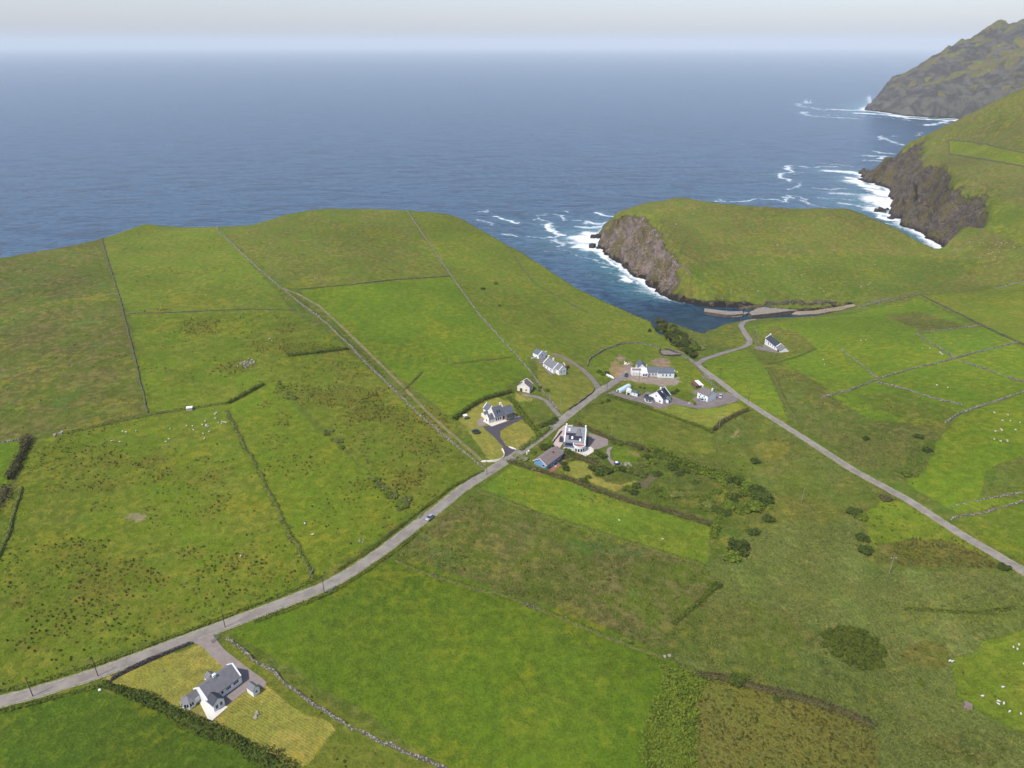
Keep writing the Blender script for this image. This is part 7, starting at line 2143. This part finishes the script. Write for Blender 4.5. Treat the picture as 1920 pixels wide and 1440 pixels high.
for i, (px, py) in enumerate([(1380, 548), (1372, 545), (1394, 556), (1402, 534), (1341, 538), (1482, 525), (1505, 515), (1325, 514), (1312, 528), (1355, 560), (1420, 545), (1266, 421), (1302, 402),
                              (1430, 497), (1485, 500), (1625, 535), (1616, 537), (1630, 531), (1545, 546), (1500, 553), (1680, 500), (1757, 500), (1690, 470), (1640, 496), (1565, 470), (1460, 460), (1350, 470)]):
    rocks(px, py, 2, 0.9, 'pale boulder lying on the grassy peninsula', 'boulders strewn over the peninsula', spread=.9)
for i in range(34):
    rocks(random.uniform(1815, 1918), random.uniform(452, 486), 1, 0.9, 'white boulder in the stony patch right of the far ravine', 'boulders in the stony patch', spread=.9)
for px, py in [(880, 410), (893, 429), (830, 400), (920, 474), (935, 495), (948, 500), (900, 536), (955, 508), (903, 565), (1012, 578), (975, 637), (867, 535), (1160, 640), (1060, 640), (267, 443), (276, 499), (360, 488), (422, 508), (716, 437), (706, 450), (715, 461)]:
    rocks(px, py, 1, 0.55, 'small pale stone scattered on the headland grass', 'stones scattered on the headland', spread=.4)

for px, py, n_, sz, lb in [(1649, 397, 6, 3.6, 'jagged dark sea rock standing in the surf under the right hand cliffs'), (1671, 410, 5, 2.6, 'low dark rock awash at the foot of the right hand cliffs'),
                           (1120, 446, 4, 3.4, 'dark outer rock at the tip of the peninsula, upper'), (1118, 465, 4, 3.4, 'dark outer rock at the tip of the peninsula, lower')]:
    X0, Y0 = plane(px, py, 0)
    rg = np.random.default_rng(int(px))
    s_ = sz * (.5 + rg.random(n_) * .7)
    V, F = rocks_vf(np.c_[X0 + rg.normal(0, sz * .7, n_), Y0 + rg.normal(0, sz * .6, n_), s_ * .3], np.c_[s_, s_ * .8, s_ * .9], rg)
    tag(link('sea_rock', np_mesh('sea_rock', V, F), M['searock']), lb, 'sea rock')

# gate and feeder
g = ground(356, 769)[0]
o = empty('feeder', tuple(g), 0.2); tag(o, 'pink and white animal feeder standing at the top of the rushy field', 'feeder')
m = MB(); m.box(-1.4, 1.4, -.9, .9, .1, .9); m.build('trough', M['pinkgravel'], o)
m = MB(); m.hexa([(-1.5, -1.0, 1.5), (1.5, -1.0, 1.5), (1.5, 1.0, 1.7), (-1.5, 1.0, 1.7), (-1.5, -1.0, 1.6), (1.5, -1.0, 1.6), (1.5, 1.0, 1.8), (-1.5, 1.0, 1.8)]); m.build('roof', M['white_sheet'], o)
m = MB(); [m.tube(x, y, -.2, 1.55, .05, .05) for x in (-1.3, 1.3) for y in (-.85, .85)]; m.build('posts', M['metal'], o)


def gate(A, B, label):
    x, y, rz, L = site(A, B)
    o = empty('field_gate', (x, y, float(H(x, y))), rz); tag(o, label, 'gate')
    L = max(3.0, min(L, 5.0))
    m = MB(); [m.box(0.1, L - .1, -.03, .03, z, z + .07) for z in (.25, .5, .75, 1.0, 1.25)]; m.build('bars', M['metal'], o)
    for u in (0, L):
        m = MB(); m.tube(u, 0, -.4, 1.5, .11, .10); m.build('gate_post', M['concrete'], o)


gate((618, 1114), (629, 1103), 'pale metal gate at the top corner of the large bright field')
gate((398, 1206), (414, 1194), 'metal gate beside the bungalow lane entrance')
gate((583, 1079), (586, 1072), 'pale gate where the grassy bank meets the road')
gate((785, 973), (790, 968), 'gate by the road at the end of the willow ditch')

# ------------------------------------------------------------------ sheep
def sheep_mesh():
    bm = bmesh.new()
    chain = [(-.55, 0, .62, .20), (-.42, 0, .66, .30), (-.1, 0, .68, .34), (.25, 0, .67, .31), (.45, 0, .68, .23), (.62, 0, .78, .14), (.78, 0, .76, .115), (.93, 0, .68, .07)]
    rings = []
    n = 8
    for u, v, z, r in chain:
        rings.append([bm.verts.new((u, v + cos(i / n * 2 * pi) * r, z + sin(i / n * 2 * pi) * r)) for i in range(n)])
    for a, b_ in zip(rings[:-1], rings[1:]):
        for i in range(n): bm.faces.new((a[i], a[(i + 1) % n], b_[(i + 1) % n], b_[i]))
    bm.faces.new(rings[0][::-1]); bm.faces.new(rings[-1])
    for lx in (-.38, .30):
        for s_ in (-1, 1):
            t = [bm.verts.new((lx + dx, s_ * .16 + dy, .48)) for dx, dy in ((-.08, -.07), (.08, -.07), (.08, .07), (-.08, .07))]
            k_ = [bm.verts.new((lx + dx + .03, s_ * .16 + dy, .24)) for dx, dy in ((-.05, -.045), (.05, -.045), (.05, .045), (-.05, .045))]
            e = [bm.verts.new((lx + dx, s_ * .16 + dy, 0)) for dx, dy in ((-.05, -.045), (.06, -.045), (.06, .045), (-.05, .045))]
            for A_, B_ in ((t, k_), (k_, e)):
                for i in range(4): bm.faces.new((A_[i], B_[i], B_[(i + 1) % 4], A_[(i + 1) % 4]))
            bm.faces.new(e); bm.faces.new(t[::-1])
    for s_ in (-1, 1):
        a = bm.verts.new((.70, s_ * .08, .84)); b_ = bm.verts.new((.64, s_ * .10, .86)); c = bm.verts.new((.66, s_ * .24, .82))
        bm.faces.new((a, b_, c))
    t = [bm.verts.new(p) for p in ((-.56, -.05, .72), (-.56, .05, .72), (-.66, 0, .45))]
    bm.faces.new(t)
    bmesh.ops.recalc_face_normals(bm, faces=bm.faces)
    me = bpy.data.meshes.new('sheep'); bm.to_mesh(me); bm.free()
    for p in me.polygons: p.use_smooth = True
    me.materials.append(M['wool'])
    return me


SM = sheep_mesh()


def flock(spots, label, group):
    g = ground([p[0] for p in spots], [p[1] for p in spots])
    for k_, p in enumerate(g):
        o = bpy.data.objects.new('sheep', SM); COL.objects.link(o)
        o.location = (p[0], p[1], p[2] + .02); o.rotation_euler = (0, 0, random.random() * 6.28)
        s_ = random.uniform(0.68, 0.86); o.scale = (s_, s_, s_)
        tag(o, label, 'sheep', group)


A4 = [(920, 280), (947, 287), (1022, 275), (838, 352), (898, 358), (1278, 262), (1268, 338), (1245, 358), (1446, 240), (1452, 270), (1540, 205), (1518, 230), (1545, 240), (1562, 244), (1570, 282),
      (1525, 298), (1535, 335), (1612, 150), (1622, 140), (1615, 182), (1640, 215), (1667, 208), (1663, 222), (1695, 215), (1550, 232), (1400, 238), (1680, 212)]
flock([(x / 4, 740 + y / 4) for x, y in A4], 'white sheep of the flock at the top of the big rushy field', 'flock at the top of the big rushy field')
B4 = [(1713, 1090), (1807, 1103), (1770, 1143), (1822, 1146), (1890, 1158), (1720, 1218), (1758, 1203), (1765, 1212), (1860, 1207), (1712, 1273), (1757, 1287), (1805, 1290), (1800, 1280)]
flock([(1400 + x / 3.692, 480 + y / 3.692) for x, y in B4], 'white sheep of the flock below the thick stone wall on the right', 'flock below the thick wall on the right')
C4 = [(1215, 642), (1268, 643), (1338, 672), (1352, 684), (1345, 678)]
flock([(1400 + x / 3.692, 480 + y / 3.692) for x, y in C4], 'white sheep beside the broken wall of the small square field', 'sheep beside the small square field')
flock([(1400 + x / 3.692, 480 + y / 3.692) for x, y in [(790, 588), (825, 586), (530, 720), (537, 755)]], 'white sheep right of the schoolhouse', 'sheep right of the schoolhouse')
flock([(1400 + x / 3.692, 480 + y / 3.692) for x, y in [(1315, 898), (1390, 915)]], 'white sheep in the field below the long pale wall', 'pair of sheep below the long pale wall')
D4 = [(1865, 307), (1885, 317), (1893, 294), (1812, 507), (1711, 552), (1790, 577), (1790, 591), (1817, 588), (1846, 629), (1918, 392), (1902, 640)]
flock([(1200 + x / 2.667, 1100 + y / 2.667) for x, y in D4], 'white sheep in the bright field at the lower right corner', 'flock in the lower right field')
flock([(1780.5, 1241), (1785, 1242)], 'white sheep at the yellow patch in the reeds', 'pair of sheep at the yellow patch')
flock([(587, 1004), (572, 983)], 'white sheep in the middle rushy field near the road', 'two sheep in the middle rushy field')
flock([(1242, 1012), (1161, 977), (1217.5, 952)], 'white sheep in the narrow bright strip field', 'sheep in the strip field')
flock([(510, 640), (506, 636), (536, 560), (452, 1044)], 'white sheep on its own in the fields left of the dirt track', 'single sheep left of the track')
build_land()
build_sea()
build_haze()
